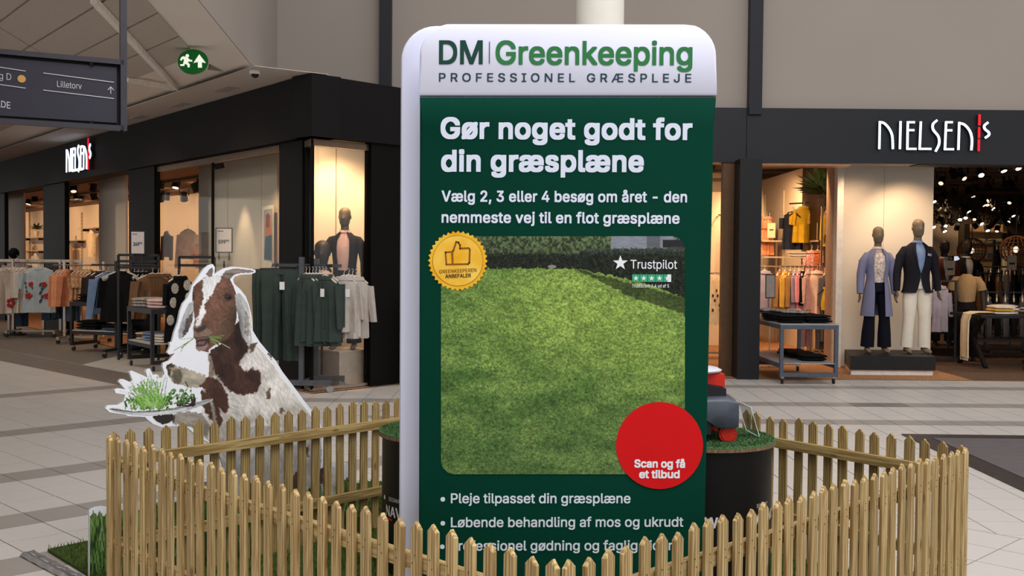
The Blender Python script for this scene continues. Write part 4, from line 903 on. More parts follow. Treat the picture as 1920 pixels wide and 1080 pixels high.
# ================================================================== lit shop names
glow = mat('sign_glow_white', (226, 240, 255), .4, var=0, emis=1.5); glow_r = mat('sign_glow_red', (214, 20, 34), .4, var=0, emis=1.0); return_m = mat('sign_return', (40, 40, 44), .5)
def arc(p, n=5):      # smooth a polyline (Catmull-Rom)
    out = []
    for i in range(len(p) - 1):
        p0, p1, p2, p3 = p[max(i - 1, 0)], p[i], p[i + 1], p[min(i + 2, len(p) - 1)]
        for k in range(n):
            t = k / n; out.append(tuple(.5 * ((2 * b) + (-a + c) * t + (2 * a - 5 * b + 4 * c - d) * t * t + (-a + 3 * b - 3 * c + d) * t ** 3) for a, b, c, d in zip(p0, p1, p2, p3)))
    return out + [p[-1]]
LET = [('letter_n', [[(1034, 315), (1037, 158)] , arc([(1037, 160), (1062, 166), (1090, 195), (1110, 240), (1114, 315)])]), ('letter_i', [[(1160, 158), (1156, 315)]]), ('letter_e', [[(1203, 160), (1200, 318)], [(1200, 318), (1250, 318)], [(1203, 160), (1240, 160)], [(1203, 207), (1237, 207)]]), ('letter_l', [[(1280, 160), (1273, 318)], [(1273, 318), (1338, 318)]]), ('letter_s', [arc([(1374, 150), (1352, 172), (1354, 205), (1384, 245), (1388, 288), (1369, 330)])]), ('letter_e', [[(1430, 160), (1423, 320)], [(1423, 320), (1472, 320)], [(1430, 160), (1465, 160)], [(1428, 208), (1462, 208)]]), ('letter_n', [[(1503, 320), (1508, 163)], arc([(1508, 165), (1540, 176), (1570, 212), (1583, 260), (1580, 322)])]), ('letter_s', [arc([(1676, 163), (1657, 180), (1660, 200), (1682, 220), (1683, 236), (1664, 251)])])]
DASH = [((1628, 118), (1627, 174)), ((1626, 194), (1625, 250)), ((1624, 266), (1623, 327))]
def shop_sign(fmap, nrm, label, wst):
    t = thing('shop_sign', label, 'sign', fmap(1340, 240)); nrm = Vector(nrm).normalized(); o = Vector(t.location)
    def stk(name, pts_list, wd, m):
        mb = MB(); rt = MB()
        for pts in pts_list:
            P = [fmap(*q) - o for q in pts]
            for a, b in zip(P, P[1:]):
                d = (b - a)
                if d.length < 1e-6: continue
                u = d.normalized(); a2, b2 = a - u * wd * .35, b + u * wd * .35; s = u.cross(nrm)
                q = [a2 + s * wd / 2, b2 + s * wd / 2, b2 - s * wd / 2, a2 - s * wd / 2]
                mb.prism([v + nrm * .055 for v in q], nrm * .015); rt.prism([v + nrm * .012 for v in q], nrm * .043)
        x = mb.build(name, m, t); rt.build('letter_return', return_m, x)
    for n_, sl in LET: stk(n_, sl, wst, glow)
    for a, b in DASH: stk('red_dash', [[a, b]], wst * 1.05, glow_r)
    return t
Zc = 1 / 3.177
shop_sign(lambda x, y: PY(1320 + x * Zc, 180 + y * Zc, YF), (0, -1, 0), 'lit white shop name with red dashes on the straight black fascia', .025)
# the same name on the left fascia, foreshortened
_sp = Lp(0, -.06); zA = PW(125, 318, _sp, NL)
tA = (zA - C0).dot(DL); tB = (PW(170.5, 300, _sp, NL) - C0).dot(DL)
_h = .305
def lmap(x, y):
    f = (x - 1034) / (1690 - 1034); t = tA + (tB - tA) * f; z = 3.09 - (y - 238) / 157 * .37; return Lp(t, 0, z)
shop_sign(lmap, -NL, 'lit white shop name with red dashes on the left black fascia', .040)
# ================================================================== clothes, stands, mannequins
CL = {}
def cloth(name, rgb, rough=.85, var=.12, scale=9, rgb2=None, bump=.15, stretch=(1, 1, 1)):
    return mat('cloth_' + name, rgb, rough, var=var, scale=scale, rgb2=rgb2, bump=bump, stretch=stretch, spec=.2)
hang_w = mat('hanger_white', (214, 206, 196), .5); hang_d = mat('hanger_dark', (44, 40, 38), .5); steel = mat('rack_steel', (86, 88, 94), .45, .3); steel_d = mat('rack_dark', (44, 44, 48), .45, .2); chrome = mat('rack_chrome', (176, 164, 150), .25, .9); caster_m = mat('caster', (30, 30, 32), .6); caster_w = mat('caster_grey', (150, 148, 146), .4)
tagm = mat('price_tag', (232, 230, 228), .6, var=.01)
def ellring(cx, cy, z, rx, ry, n=16, rip=0, k=5, ph=0):
    out = []
    for j in range(n):
        a = 2 * math.pi * j / n; f = 1 + rip * math.sin(k * a + ph); out.append(Vector((cx + rx * f * math.cos(a), cy + ry * f * (1 if rip == 0 else 1 + .6 * math.sin(k * a + ph)) * math.sin(a), z)))
    return out
_gm = {}
def garment_meshes(kind, w, l, m, seed):
    """meshes of a hung garment; origin at the hook's rail, shoulders along x, falling to -z"""
    r = random.Random(seed); ph = r.uniform(0, 6); hk = .075; parts = []
    if kind in ('top', 'jacket', 'blouse', 'dress', 'tee'):
        T = {'top': .045, 'jacket': .06, 'blouse': .05, 'dress': .055, 'tee': .045}[kind]; fl = {'top': 1.0, 'jacket': 1.0, 'blouse': 1.18, 'dress': 1.22, 'tee': 1.05}[kind]
        prof = [(0, .13, .55), (-.015, .17, .7), (-.05, .34, .9), (-.085, .455, 1.0), (-.13, .47, 1.05), (-.25, .45, 1.1), (-.55 * l, .455 * (1 + (fl - 1) * .5), 1.2), (-.85 * l, .47 * fl, 1.3), (-l, .475 * fl, 1.35)]
        R_ = [ellring(0, 0, -hk + z, hw * w, T * ty, 18, (0 if i < 5 else .05 * (i - 4) / 4), 6, ph) for i, (z, hw, ty) in enumerate(prof)]
        parts.append(('body', MB().rings(R_).mesh('body', m, True)))
        ls = {'top': .52, 'jacket': .56, 'blouse': .45, 'dress': .35, 'tee': .22}[kind] * (w / .46)
        for s in (-1, 1):
            x0 = s * .42 * w; spread = r.uniform(.06, .16); pts = []
            for k in range(6):
                f = k / 5; rad = (.075 - .022 * f) * (w / .46) * (1 if kind != 'blouse' else 1 + .3 * f); pts.append(ellring(x0 + s * (.02 + spread * f * ls), -.01 * f, -hk - .09 - ls * f, rad, rad * .55, 10, .06, 3, ph))
            parts.append(('sleeve', MB().rings(pts).mesh('sleeve', m, True)))
        cm = MB().rings([ellring(0, 0, -hk + .012, .085, .035, 14), ellring(0, -.005, -hk - .03, .105, .05, 14)], cap=False); parts.append(('collar', cm.mesh('collar', m, True)))
        if kind in ('jacket', 'top'):
            bt_ = MB(); bt_.bar((0, -T * 1.12, -hk - .06), (0, -T * 1.32, -hk - l * .97), .035, .006, up=(0, 1, 0)); parts.append(('placket', bt_.mesh('placket', m)))
    elif kind == 'trousers':
        for s in (-1, 1):
            R_ = [ellring(s * .24 * w, 0, -hk, .27 * w, .035, 14), ellring(s * .25 * w, 0, -hk - .05, .27 * w, .05, 14), ellring(s * .26 * w, 0, -hk - .26 * l, .26 * w, .06, 14, .05, 5, ph), ellring(s * .27 * w, 0, -hk - .6 * l, .22 * w, .055, 14, .06, 5, ph), ellring(s * .28 * w, 0, -hk - l, .22 * w, .05, 14, .06, 5, ph)]
            parts.append(('leg', MB().rings(R_).mesh('leg', m, True)))
        parts.append(('waistband', MB().rings([ellring(0, 0, -hk + .012, .5 * w, .035, 18), ellring(0, 0, -hk - .045, .51 * w, .045, 18)]).mesh('waistband', m, True)))
    elif kind == 'skirt':
        R_ = [ellring(0, 0, -hk - z * l, (.36 + .5 * z) * w, .035 + .09 * z, 22, .02 + .16 * z, 9, ph) for z in (0, .08, .3, .6, .85, 1)]
        parts.append(('body', MB().rings(R_).mesh('body', m, True))); parts.append(('waistband', MB().rings([ellring(0, 0, -hk + .02, .37 * w, .036, 18), ellring(0, 0, -hk - .03, .375 * w, .038, 18)]).mesh('waistband', m, True)))
    elif kind == 'scarf':
        R_ = [ellring(.01 * math.sin(6 * z + ph), 0, -hk + .05 - z * l, (.10 + .10 * z) * w, .02, 10, .15, 4, ph) for z in (0, .2, .4, .6, .8, 1)]
        parts.append(('body', MB().rings(R_).mesh('body', m, True)))
    return parts
def hanger_mesh(w, kind, m):
    h = MB(); h.tube([(0, 0, -.055), (0, 0, -.02), (.012, 0, -.002), (.006, 0, .014), (-.01, 0, .012)], .0035, 6)
    if kind in ('trousers', 'skirt'): h.bar((-.3 * w, 0, -.058), (.3 * w, 0, -.058), .012, .012); h.box((-.28 * w, 0, -.075), (.03, .02, .04)); h.box((.28 * w, 0, -.075), (.03, .02, .04))
    else: h.tube([(-.43 * w, 0, -.135), (-.2 * w, 0, -.085), (0, 0, -.052), (.2 * w, 0, -.085), (.43 * w, 0, -.135)], [.010, .013, .010, .013, .010], 8)
    return h.mesh('hanger', m, True)
def garment(kind, loc, w, l, m, label, group=None, rz=0.0, seed=0, hm=None, tagged=False, cat=None, name=None):
    key = (kind, round(w, 3), round(l, 3), m.name, seed % 4)
    if key not in _gm: _gm[key] = garment_meshes(kind, w, l, m, seed % 4) + [('hanger', hanger_mesh(w, kind, hm or hang_w))]
    t = thing(name or {'top': 'hanging_shirt', 'jacket': 'hanging_jacket', 'blouse': 'hanging_blouse', 'dress': 'hanging_dress', 'tee': 'hanging_tee', 'trousers': 'hanging_trousers', 'skirt': 'hanging_skirt', 'scarf': 'hanging_scarf'}[kind], label, cat or {'top': 'shirt', 'tee': 'top'}.get(kind, kind), loc, rz, group)
    for n_, me in _gm[key]: link(n_, me, t)
    if tagged: MB().box((.03, -.075, -.24), (.055, .003, .085)).build('price_tag', tagm, t)
    return t
def fold_mesh(w, d, h, seed):
    r = random.Random(seed); R_ = []
    for i in range(7):
        a = i / 6; y = -d / 2 + d * a; e = 1 - .08 * (abs(a - .5) * 2) ** 3; hh = h * (1 - .35 * (abs(a - .5) * 2) ** 6); R_.append([Vector((w / 2 * e * math.copysign(abs(math.cos(t)) ** .4, math.cos(t)), y, h * .5 + hh / 2 * math.copysign(abs(math.sin(t)) ** .55, math.sin(t)) + .004 * r.random())) for t in [2 * math.pi * j / 16 for j in range(16)]])
    return MB().rings(R_)
_fold = {}
def folded_pile(loc, cols, w, d, h, label, group=None, rz=0):
    """a stack of folded garments: each layer is a thing"""
    out = []
    for i, m in enumerate(cols):
        key = (round(w, 3), round(d, 3), round(h, 3), m.name, i % 3)
        if key not in _fold: _fold[key] = fold_mesh(w, d, h, i % 3).mesh('folded_garment', m, True)
        lay_ = '' if len(cols) == 1 else (', bottom of its pile' if i == 0 else ', top of its pile' if i == len(cols) - 1 else ', middle of its pile' if len(cols) == 3 else ', %s from the bottom of its pile' % ORD[i])
        o = link('folded_garment', _fold[key], None, label + lay_, 'clothes', group, loc=Vector(loc) + Vector((RND.uniform(-.01, .01), RND.uniform(-.01, .01), i * h * 1.0)))
        o.rotation_euler = (0, 0, rz + RND.uniform(-.08, .08)); out.append(o)
    return out
def caster(t, x, y, r=.035, m=None):
    c = MB(); M = Matrix.Rotation(math.radians(90), 3, 'X')
    c.rings([[M @ Vector((q * math.cos(2 * math.pi * j / 14), q * math.sin(2 * math.pi * j / 14), z)) + Vector((x, y, r)) for j in range(14)] for q, z in ((r * .5, -.012), (r, -.01), (r, .01), (r * .5, .012))])
    w_ = c.build('caster', m or caster_m, t, smooth=True); MB().box((x, y, 2.15 * r), (.028, .034, r * .9)).build('fork', chrome, w_)
def trolley(loc, rz, L, D, H, zs, label, m=None, shelf=None, cr=.035):
    """two-shelf trolley table on casters, local x along its length"""
    m = m or steel; t = thing('display_trolley', label, 'trolley', loc, rz); b = .042; z0 = 2 * cr + .015
    for sx in (-1, 1):
        for sy in (-1, 1):
            MB().box((sx * (L / 2 - b / 2), sy * (D / 2 - b / 2), (z0 + H) / 2), (b, b, H - z0)).build('leg', m, t); caster(t, sx * (L / 2 - .04), sy * (D / 2 - .04), cr)
        MB().box((sx * (L / 2 - b / 2), 0, z0 + .025), (b, D - 2 * b, .05)).build('foot_rail', m, t); MB().box((sx * (L / 2 - b / 2), 0, H - .025), (b, D - 2 * b, .05)).build('top_rail', m, t)
    for sy in (-1, 1):
        MB().box((0, sy * (D / 2 - b / 2), H - .025), (L - 2 * b, b, .05)).build('top_rail', m, t); MB().box((0, sy * (D / 2 - b / 2), zs - .03), (L - 2 * b, b, .05)).build('shelf_rail', m, t)
    MB().box((0, 0, H + .006), (L, D, .012)).build('top', shelf or m, t); MB().box((0, 0, zs), (L - .01, D - .01, .012)).build('shelf', shelf or mat('shelf_pale', (188, 186, 184), .4), t); return t
def price_sign(loc, rz, w, h, big, label, cents='95'):
    t = thing('price_sign', label, 'sign', loc, rz)
    fm = mat('sign_holder', (46, 44, 46), .5)
    MB().box((0, .004, h / 2), (w, .012, h)).build('frame', fm, t); MB().box((0, -.003, h / 2), (w * .88, .004, h * .92)).build('card', mat('sign_card', (206, 202, 206), .6, var=.01), t)
    ink = mat('sign_card_ink', (54, 52, 56), .6, var=0)
    for txt, x0, x1, z, cap in ((big, -.32 * w, .10 * w, .36 * h, .15 * h), (cents, .12 * w, .30 * w, .44 * h, .08 * h)):
        me = text_mesh(txt, .02); co = np.array([v.co[:] for v in me.vertices]); s = (x1 - x0) / (co[:, 0].max() - co[:, 0].min()); P = np.stack([x0 + (co[:, 0] - co[:, 0].min()) * s, np.full(len(co), -.0065), z + co[:, 1] * cap / cap_height()], 1); me.vertices.foreach_set('co', P.ravel()); me.materials.clear(); me.materials.append(ink); link('lettering', me, t)
    MB().box((-.2 * w, -.006, .86 * h), (.34 * w, .001, .03 * h)).build('small_print', ink, t)
    for s in (-1, 1): MB().box((s * .3 * w, .004, -.05), (.012, .012, .10)).build('stem', fm, t)
    return t
# ---- mannequin
skin = mat('mannequin_skin', (112, 98, 80), .5, var=.05, scale=6); skin_d = mat('mannequin_dark', (54, 48, 44), .5, var=.05)
def head_mesh(m, s=1.0):
    R_ = []; P = [(-.115, .035, .045, .012), (-.105, .052, .065, .0), (-.08, .062, .082, -.004), (-.05, .068, .090, -.004), (-.02, .071, .094, -.002), (.01, .074, .097, 0), (.04, .076, .099, .003), (.07, .074, .096, .006), (.095, .062, .080, .010), (.115, .040, .052, .012), (.125, .012, .016, .014)]
    n = 20
    for z, rx, ry, cy in P:
        ring = []
        for j in range(n):
            a = 2 * math.pi * j / n; x, y = rx * math.cos(a), ry * math.sin(a); front = max(0, -math.sin(a)) ** 8
            if -.045 < z < .02: y -= front * .020 * (1 - abs(z + .02) / .05)          # nose
            if .0 < z < .045: y += (max(0, -math.sin(a)) ** 2) * (abs(math.cos(a)) ** .8) * .016     # eye sockets
            if -.085 < z < -.055: y -= front * .006                                       # lips
            if z < -.09: y -= max(0, -math.sin(a)) * .012                                 # chin
            ring.append(Vector((x * s, (y + cy) * s, z * s)))
        R_.append(ring)
    mb = MB().rings(R_)
    for sx in (-1, 1): mb.ell(Vector((sx * .075, .012, .0)) * s, (.010 * s, .022 * s, .032 * s), 8, 6)
    return mb.mesh('head', m, True)
def limb(pts, rs, flat=.85, n=12):
    R_ = []; P = [Vector(p) for p in pts]
    for i, p in enumerate(P):
        d = P[min(i + 1, len(P) - 1)] - P[max(i - 1, 0)]; a, b = frame(d, (0, 1, 0)); R_.append([p + a * (rs[i] * math.cos(2 * math.pi * j / n)) + b * (rs[i] * flat * math.sin(2 * math.pi * j / n)) for j in range(n)])
    return MB().rings(R_)
def hand(t, wrist, down, side, m, s=1.0):
    w_ = Vector(wrist); d = Vector(down).normalized(); f = Vector((0, -1, 0)); mb = MB(); sd = d.cross(f).normalized()
    p2 = w_ + d * .09 * s
    mb.rings([[c + f * (q * math.cos(a) * .04 * s) + sd * (math.sin(a) * .016 * s) for a in [2 * math.pi * j / 10 for j in range(10)]] for c, q in ((w_, .7), (w_ + d * .03 * s, .9), (w_ + d * .06 * s, 1.0), (p2, .95))])
    for k, (o, L) in enumerate(((.030, .065), (.010, .078), (-.010, .072), (-.029, .055))):
        a = p2 + f * (o * s) - d * .01 * s; mb.tube([a, a + d * L * .45 * s + sd * .004 * side, a + d * L * .8 * s + sd * .014 * side * s, a + d * L * s + sd * .024 * side * s], [.0085 * s, .0085 * s, .0075 * s, .005 * s], 7)
    a = w_ + d * .035 * s + f * .03 * s; mb.tube([a, a + d * .03 * s + f * .022 * s, a + d * .062 * s + f * .026 * s], [.011 * s, .0095 * s, .006 * s], 7)
    return mb.build('hand', m, t, smooth=True)
def mannequin(loc, rz, H, label, top, legs, shirt=None, head=True, sex='m', pose='hang', skinm=None, coat=0.0, feet=True, group=None, shoe=None, short=False):
    """shop mannequin facing -y; top/legs/shirt: cloth materials; coat: how far the coat falls below the hip"""
    k = H / 1.86; sk = skinm or skin; t = thing('mannequin', label, 'mannequin', loc, rz, group); V = lambda x, y, z: Vector((x * k, y * k, z * k)); W_ = 1.0 if sex == 'm' else .86
    if head:
        link('head', head_mesh(sk, 1.02 * k), t, loc=V(0, -.02, 1.735)); limb([V(0, .0, 1.50), V(0, -.005, 1.56), V(0, -.01, 1.65)], [.075 * k, .056 * k, .052 * k], .95).build('neck', sk, t, smooth=True)
    # legs
    if legs:
        for s in (-1, 1):
            fl = 1.0 if sex == 'm' else 1.22
            limb([V(s * .080 * W_, .0, .96), V(s * .09 * W_, .0, .86), V(s * .10, -.012, .70), V(s * .11, -.02, .50), V(s * .118, 0, .28), V(s * .125, .01, .085)], [.098 * k * W_, .096 * k * W_, .096 * k * W_, .080 * k, .078 * k * fl, .082 * k * fl], .95, 14).build('trouser_leg', legs, t, smooth=True)
        MB().rings([ellring(0, 0, .90 * k, .165 * W_ * k, .115 * k), ellring(0, 0, .98 * k, .165 * W_ * k, .115 * k), ellring(0, 0, 1.06 * k, .150 * W_ * k, .10 * k)]).build('trouser_seat', legs, t, smooth=True)
        if feet:
            for s in (-1, 1): limb([V(s * .125, .045, .05), V(s * .127, .0, .052), V(s * .132, -.07, .036), V(s * .14, -.14, .024), V(s * .142, -.175, .018)], [.034 * k, .040 * k, .040 * k, .036 * k, .016 * k], .75).build('foot', shoe or sk, t, smooth=True); 
            for s in (-1, 1): limb([V(s * .125, .01, .04), V(s * .125, .01, .12)], [.036 * k, .036 * k], 1).build('ankle', shoe or sk, t, smooth=True)
    # torso
    sh = shirt or top
    MB().rings([ellring(0, 0, .99 * k, .145 * W_ * k, .10 * k), ellring(0, -.005 * k, 1.12 * k, .150 * W_ * k, .108 * k), ellring(0, -.012 * k, 1.30 * k, .172 * W_ * k, .125 * k), ellring(0, -.005 * k, 1.42 * k, .175 * W_ * k, .11 * k), ellring(0, 0, 1.49 * k, .12 * W_ * k, .085 * k), ellring(0, -.004 * k, 1.535 * k, .066 * k, .062 * k)]).build('shirt', sh, t, smooth=True)
    if shirt:
        MB().rings([ellring(0, -.004 * k, 1.52 * k, .068 * k, .064 * k, 18), ellring(0, -.004 * k, 1.565 * k, .066 * k, .063 * k, 18), ellring(0, -.004 * k, 1.53 * k, .082 * k, .08 * k, 18)], cap=False).build('shirt_collar', sh, t, smooth=True)
        # open-fronted jacket or coat: horseshoe rings
        zb = (.84 - coat); prof = [(zb, .215 + coat * .20, .155 + coat * .12, .34 if not coat else .36), (.90, .192 + coat * .1, .142 + coat * .1, .22 if not coat else .40), (1.02, .178 + coat * .06, .134 + coat * .06, .06 if not coat else .46), (1.10, .178, .136, .03 if not coat else .50), (1.22, .194, .146, .22 if not coat else .54), (1.34, .208, .148, .30 if not coat else .52), (1.43, .205, .128, .36 if not coat else .50), (1.50, .140, .100, .45), (1.54, .085, .080, .55)]
        def shoe_ring(z, rx, ry, gap, off=0):
            return [Vector(((rx * W_ + off) * math.sin(a) * k, (-(ry + off) * math.cos(a)) * k, z * k)) for a in [gap + (2 * math.pi - 2 * gap) * j / 23 for j in range(24)]]
        jm = MB(); R_ = [shoe_ring(*p) + list(reversed(shoe_ring(*p, off=-.010))) for p in prof]; jm.rings(R_); jm.build('jacket' if not coat else 'coat', top, t, smooth=True)
        # lapels / collar
        for s in (-1, 1):
            def at(i, g): z, rx, ry, gap = prof[i]; a = (gap + g) * s; return Vector(((rx * W_ + .008) * math.sin(a) * k, -(ry + .010) * math.cos(a) * k, z * k))
            lo, hi = (3, 8) if not coat else (5, 8)
            a_, b_ = [at(i, 0) for i in range(lo, hi + 1)], [at(i, .02 + .34 * (i - lo) / (hi - lo) * (1 if i < hi - 1 else .7)) for i in range(lo, hi + 1)]
            MB().rings([a_, b_], cap=False, close=False).build('lapel', top, t, smooth=True)
        if not coat:
            for z in (1.06, .96): MB().ell(V(0.012, -.146 if z > 1 else -.15, z), (.010 * k, .004 * k, .010 * k), 8, 5).build('button', mat('button_dark', (30, 28, 28), .4), t)
    # arms
    if pose == 'none': return t
    sl = top
    for s in (-1, 1):
        if pose == 'hip' and s == -1: P = [V(s * .10, 0, 1.465), V(s * .17, 0, 1.435), V(s * .232, .01, 1.33), V(s * .31, .04, 1.17), V(s * .27, -.02, 1.08), V(s * .20, -.07, 1.01)]
        elif pose == 'hip': P = [V(s * .10, 0, 1.465), V(s * .17, 0, 1.435), V(s * .232, .01, 1.33), V(s * .26, .03, 1.15), V(s * .265, .0, 1.02), V(s * .27, -.03, .90)]
        else: P = [V(s * .10 * W_, 0, 1.465), V(s * .175 * W_, 0, 1.435), V(s * .232 * W_, .005, 1.34), V(s * .27 * W_, .02, 1.16), V(s * .285 * W_, -.005, 1.02), V(s * .295 * W_, -.03, .87)]
        wd = 1.0 if sex == 'm' else .92; ex = 1.18 if coat else 1.0
        if short:
            Q = P[:3] + [(P[2] + P[3]) / 2]; limb(Q, [.035 * k, .066 * k, .078 * k, .080 * k], .95, 12).build('sleeve', sl, t, smooth=True); limb([P[2], P[3], P[4], P[5]] if len(P) > 5 else P[2:], [.05 * k, .046 * k, .042 * k, .036 * k][:len(P) - 2], .95, 12).build('arm', sk, t, smooth=True); d = P[-1] - P[-2]; hand(t, P[-1] - d.normalized() * .01, d, -s, sk, k * .95); continue
        limb(P, [.035 * k, .062 * k * wd, .068 * k * wd * ex, .058 * k * wd * ex, .052 * k * wd * ex, .045 * k * wd * ex], .95, 12).build('sleeve', sl, t, smooth=True)
        d = (P[-1] - P[-2]); hand(t, P[-1] - d.normalized() * .01, d, -s, sk, k * .95)
    return t
# ---- track spotlight
lens_on = mat('lamp_lens', (255, 236, 205), .3, var=0, emis=14.0); lens_dim = mat('lamp_lens_dim', (240, 216, 190), .3, var=0, emis=1.4); lampm = mat('lamp_black', (12, 11, 11), .5)
def _lamp_parts():
    b = MB().lathe([(.02, .16), (.062, .15), (.068, .02), (.070, 0)], 16); c = MB().lathe([(.001, -.006), (.046, -.004), (.048, -.001)], 16); y = MB(); y.bar((-.08, 0, .09), (-.08, 0, .22), .012, .03); y.bar((.08, 0, .09), (.08, 0, .22), .012, .03); y.bar((-.08, 0, .22), (.08, 0, .22), .03, .012); y.tube([(0, 0, .22), (0, 0, .30)], .012, 8); y.box((0, 0, .31), (.10, .04, .03))
    return b.mesh('lamp_head', lampm, True), c.mesh('lens', lens_on), c.mesh('lens_dim', lens_dim), y.mesh('yoke', lampm)
LP = _lamp_parts()
def lamp(P, tilt, az, on, label, group, s=1.0):
    t = thing('track_spotlight', label, 'spotlight', P, az, group); t.scale = (s, s, s)
    hd_ = link('lamp_head', LP[0], t); hd_.rotation_euler = (tilt, 0, 0); hd_.location = (0, 0, 0)
    ln = link('lens', LP[1] if on == 1 else LP[2], hd_) if on else None
    link('yoke', LP[3], t); return t
def rail_stand(a, b, z, base, m, label, legs=(0.05, .95), double=False, cast=True, cat='clothes rack', foot=.28):
    """straight clothes rail from a to b (floor points), rail at height z"""
    a = Vector(a); b = Vector(b); u = (b - a); L = u.length; u.normalize(); n = Vector((-u.y, u.x, 0)); mid = (a + b) / 2; mid.z = 0
    t = thing('clothes_rack', label, cat, mid); A, B = a - mid, b - mid
    MB().tube([A + Vector((0, 0, z)), B + Vector((0, 0, z))], .013, 8).build('rail', m, t)
    for f in legs:
        p = A + u * (L * f); MB().bar(p + Vector((0, 0, .09)), p + Vector((0, 0, z + .06)), .035, .035, up=u).build('upright', m, t); MB().bar(p - n * foot + Vector((0, 0, .10)), p + n * foot + Vector((0, 0, .10)), .04, .035).build('foot', m, t)
        if cast:
            for s in (-1, 1): q = p + n * (foot - .03) * s; caster(t, q.x, q.y, .036)
    MB().bar(A + u * (L * legs[0]) + Vector((0, 0, .10)), A + u * (L * legs[-1]) + Vector((0, 0, .10)), .04, .03).build('base_bar', m, t); return t
# ================================================================== left shop
def LW(x, y, n=0.0): return PW(x, y, Lp(0, n), NL)
def CW(x, y, n=0.0): return PW(x, y, Cp(0, n), NC)
RZL = math.atan2(DL.y, DL.x) + math.pi      # local +x runs towards the corner, local -y faces the mall
def thin_glass():
    m = bpy.data.materials.new('window_glass'); m.use_nodes = True; N = m.node_tree.nodes; L = m.node_tree.links; N.clear()
    o = N.new('ShaderNodeOutputMaterial'); mx = N.new('ShaderNodeMixShader'); tr = N.new('ShaderNodeBsdfTransparent'); gl = N.new('ShaderNodeBsdfGlossy'); gl.inputs['Roughness'].default_value = .02
    lw = N.new('ShaderNodeLayerWeight'); lw.inputs['Blend'].default_value = .5; pw_ = N.new('ShaderNodeMath'); pw_.operation = 'POWER'; pw_.inputs[1].default_value = 4.0; mr = N.new('ShaderNodeMapRange'); mr.inputs[3].default_value = .02; mr.inputs[4].default_value = .12
    L.new(lw.outputs['Facing'], pw_.inputs[0]); L.new(pw_.outputs[0], mr.inputs[0]); L.new(mr.outputs[0], mx.inputs[0]); tr.inputs[0].default_value = (.97, .98, .97, 1); L.new(tr.outputs[0], mx.inputs[1]); L.new(gl.outputs[0], mx.inputs[2]); L.new(mx.outputs[0], o.inputs[0]); return m
glass = thin_glass(); bronze = mat('bronze_rail', (104, 84, 68), .35, .7)
def window(name, a, b, z0, z1, panes, nrm):
    w_ = thing(name, None, None); w_['kind'] = 'structure'; a = Vector(a); b = Vector(b)
    for k in range(panes):
        p, q = a + (b - a) * (k / panes), a + (b - a) * ((k + 1) / panes); vslab(MB(), p, q, z0, z1 - .06, nrm, .012).build('pane', glass, w_)
        MB().bar(p + Vector((0, 0, z0)), p + Vector((0, 0, z1)), .03, .03, up=nrm).build('frame_post', black_pillar, w_)
    MB().bar(b + Vector((0, 0, z0)), b + Vector((0, 0, z1)), .03, .03, up=nrm).build('frame_post', black_pillar, w_)
    MB().bar(a + Vector((0, 0, z1 - .03)), b + Vector((0, 0, z1 - .03)), .05, .07).build('head_rail', bronze, w_); MB().bar(a + Vector((0, 0, z0)), b + Vector((0, 0, z0)), .04, .03).build('sill_rail', mat('sill_alu', (150, 146, 142), .35, .7), w_)
window('window_1', Lp(1.0, .12), Lp(5.08, .12), .03, 2.74, 2, NL)
window('window_2', Cp(.10, .12), Cp(.86, .12), .03, 2.74, 1, NC)
window('window_3', Cp(.10, .12), Lp(.40, .14), .03, 2.74, 1, NL)
window('window_4', Cp(1.32, .12), Cp(1.9, .12), .03, 2.74, 1, NC)
# display case at the corner
cb1 = [Lp(.95, 1.05), Cp(1.25, .95)]
vslab(MB(), CW(598, 400, .95), Cp(2.0, .95), 0, 2.95, NC, .05).build('wall_case_back', cream2, kind='structure')
vslab(MB(), CW(630, 400, .94), CW(631, 400, .94), 0, 2.95, NC, .012).build('trim_1', mat('seam', (150, 132, 112), .8), kind='structure')
vslab(MB(), CW(598, 400, .95), Lp(.95, .45), 0, 2.95, (0, 1, 0), .05).build('wall_case_side', cream2, kind='structure')
vslab(MB(), Cp(1.98, .95), Cp(1.98, .25), 0, 2.95, (1, 1, 0), .04).build('wall_case_end', cream2, kind='structure')
MB().prism([Lp(.95, .2, 2.76), Cp(0, .2, 2.76), Cp(2.0, .15, 2.76), Cp(2.0, 1.1, 2.76), Lp(.95, 1.3, 2.76)], (0, 0, .05)).build('ceiling_case', mat('case_ceiling', (150, 118, 92), .7), kind='structure')
spot(Cp(.95, .40, 2.70), Cp(1.15, .95, 1.4), 70, SUNWARM, 130); spot(Cp(.45, .30, 2.70), CW(600, 400, .93), 45, SUNWARM, 130)
# right of the corner pillar: a sliver of the next bay behind the banner
vslab(MB(), Cp(2.0, 1.4), Cp(3.2, 1.4), 0, 2.95, NC, .05).build('wall_bay_back', cream2, kind='structure'); spot(Cp(1.6, .4, 2.7), Cp(1.7, .95, 1.2), 35, SUNWARM, 110)
pd = CW(745, 690, .05); 
wb = thing('planter_box', 'pale grey box planter with yellow flowers beside the banner edge', 'planter', (Cp(1.62, -.2).x, Cp(1.62, -.2).y, 0), math.atan2(DC.y, DC.x))
MB().box((0, 0, .50), (.62, .32, .86)).build('box', mat('planter_grey', (196, 190, 184), .6), wb)
for sx in (-.26, .26): caster(wb, sx, -.1, .034)
fl_ = MB(); st_ = MB(); rr = random.Random(4)
for k in range(60):
    x, y = rr.uniform(-.28, .28), rr.uniform(-.12, .12); z = .95 + rr.uniform(0, .22); fl_.ell((x, y, z), (.022, .022, .016), 6, 4); st_.tube([(x * .6, y * .6, .92), (x, y, z)], .003, 4)
fl_.build('blossoms', mat('blossom_yellow', (214, 164, 26), .7), wb, kind='stuff'); st_.build('stems', mat('stem_green', (64, 84, 34), .7), wb, kind='stuff')
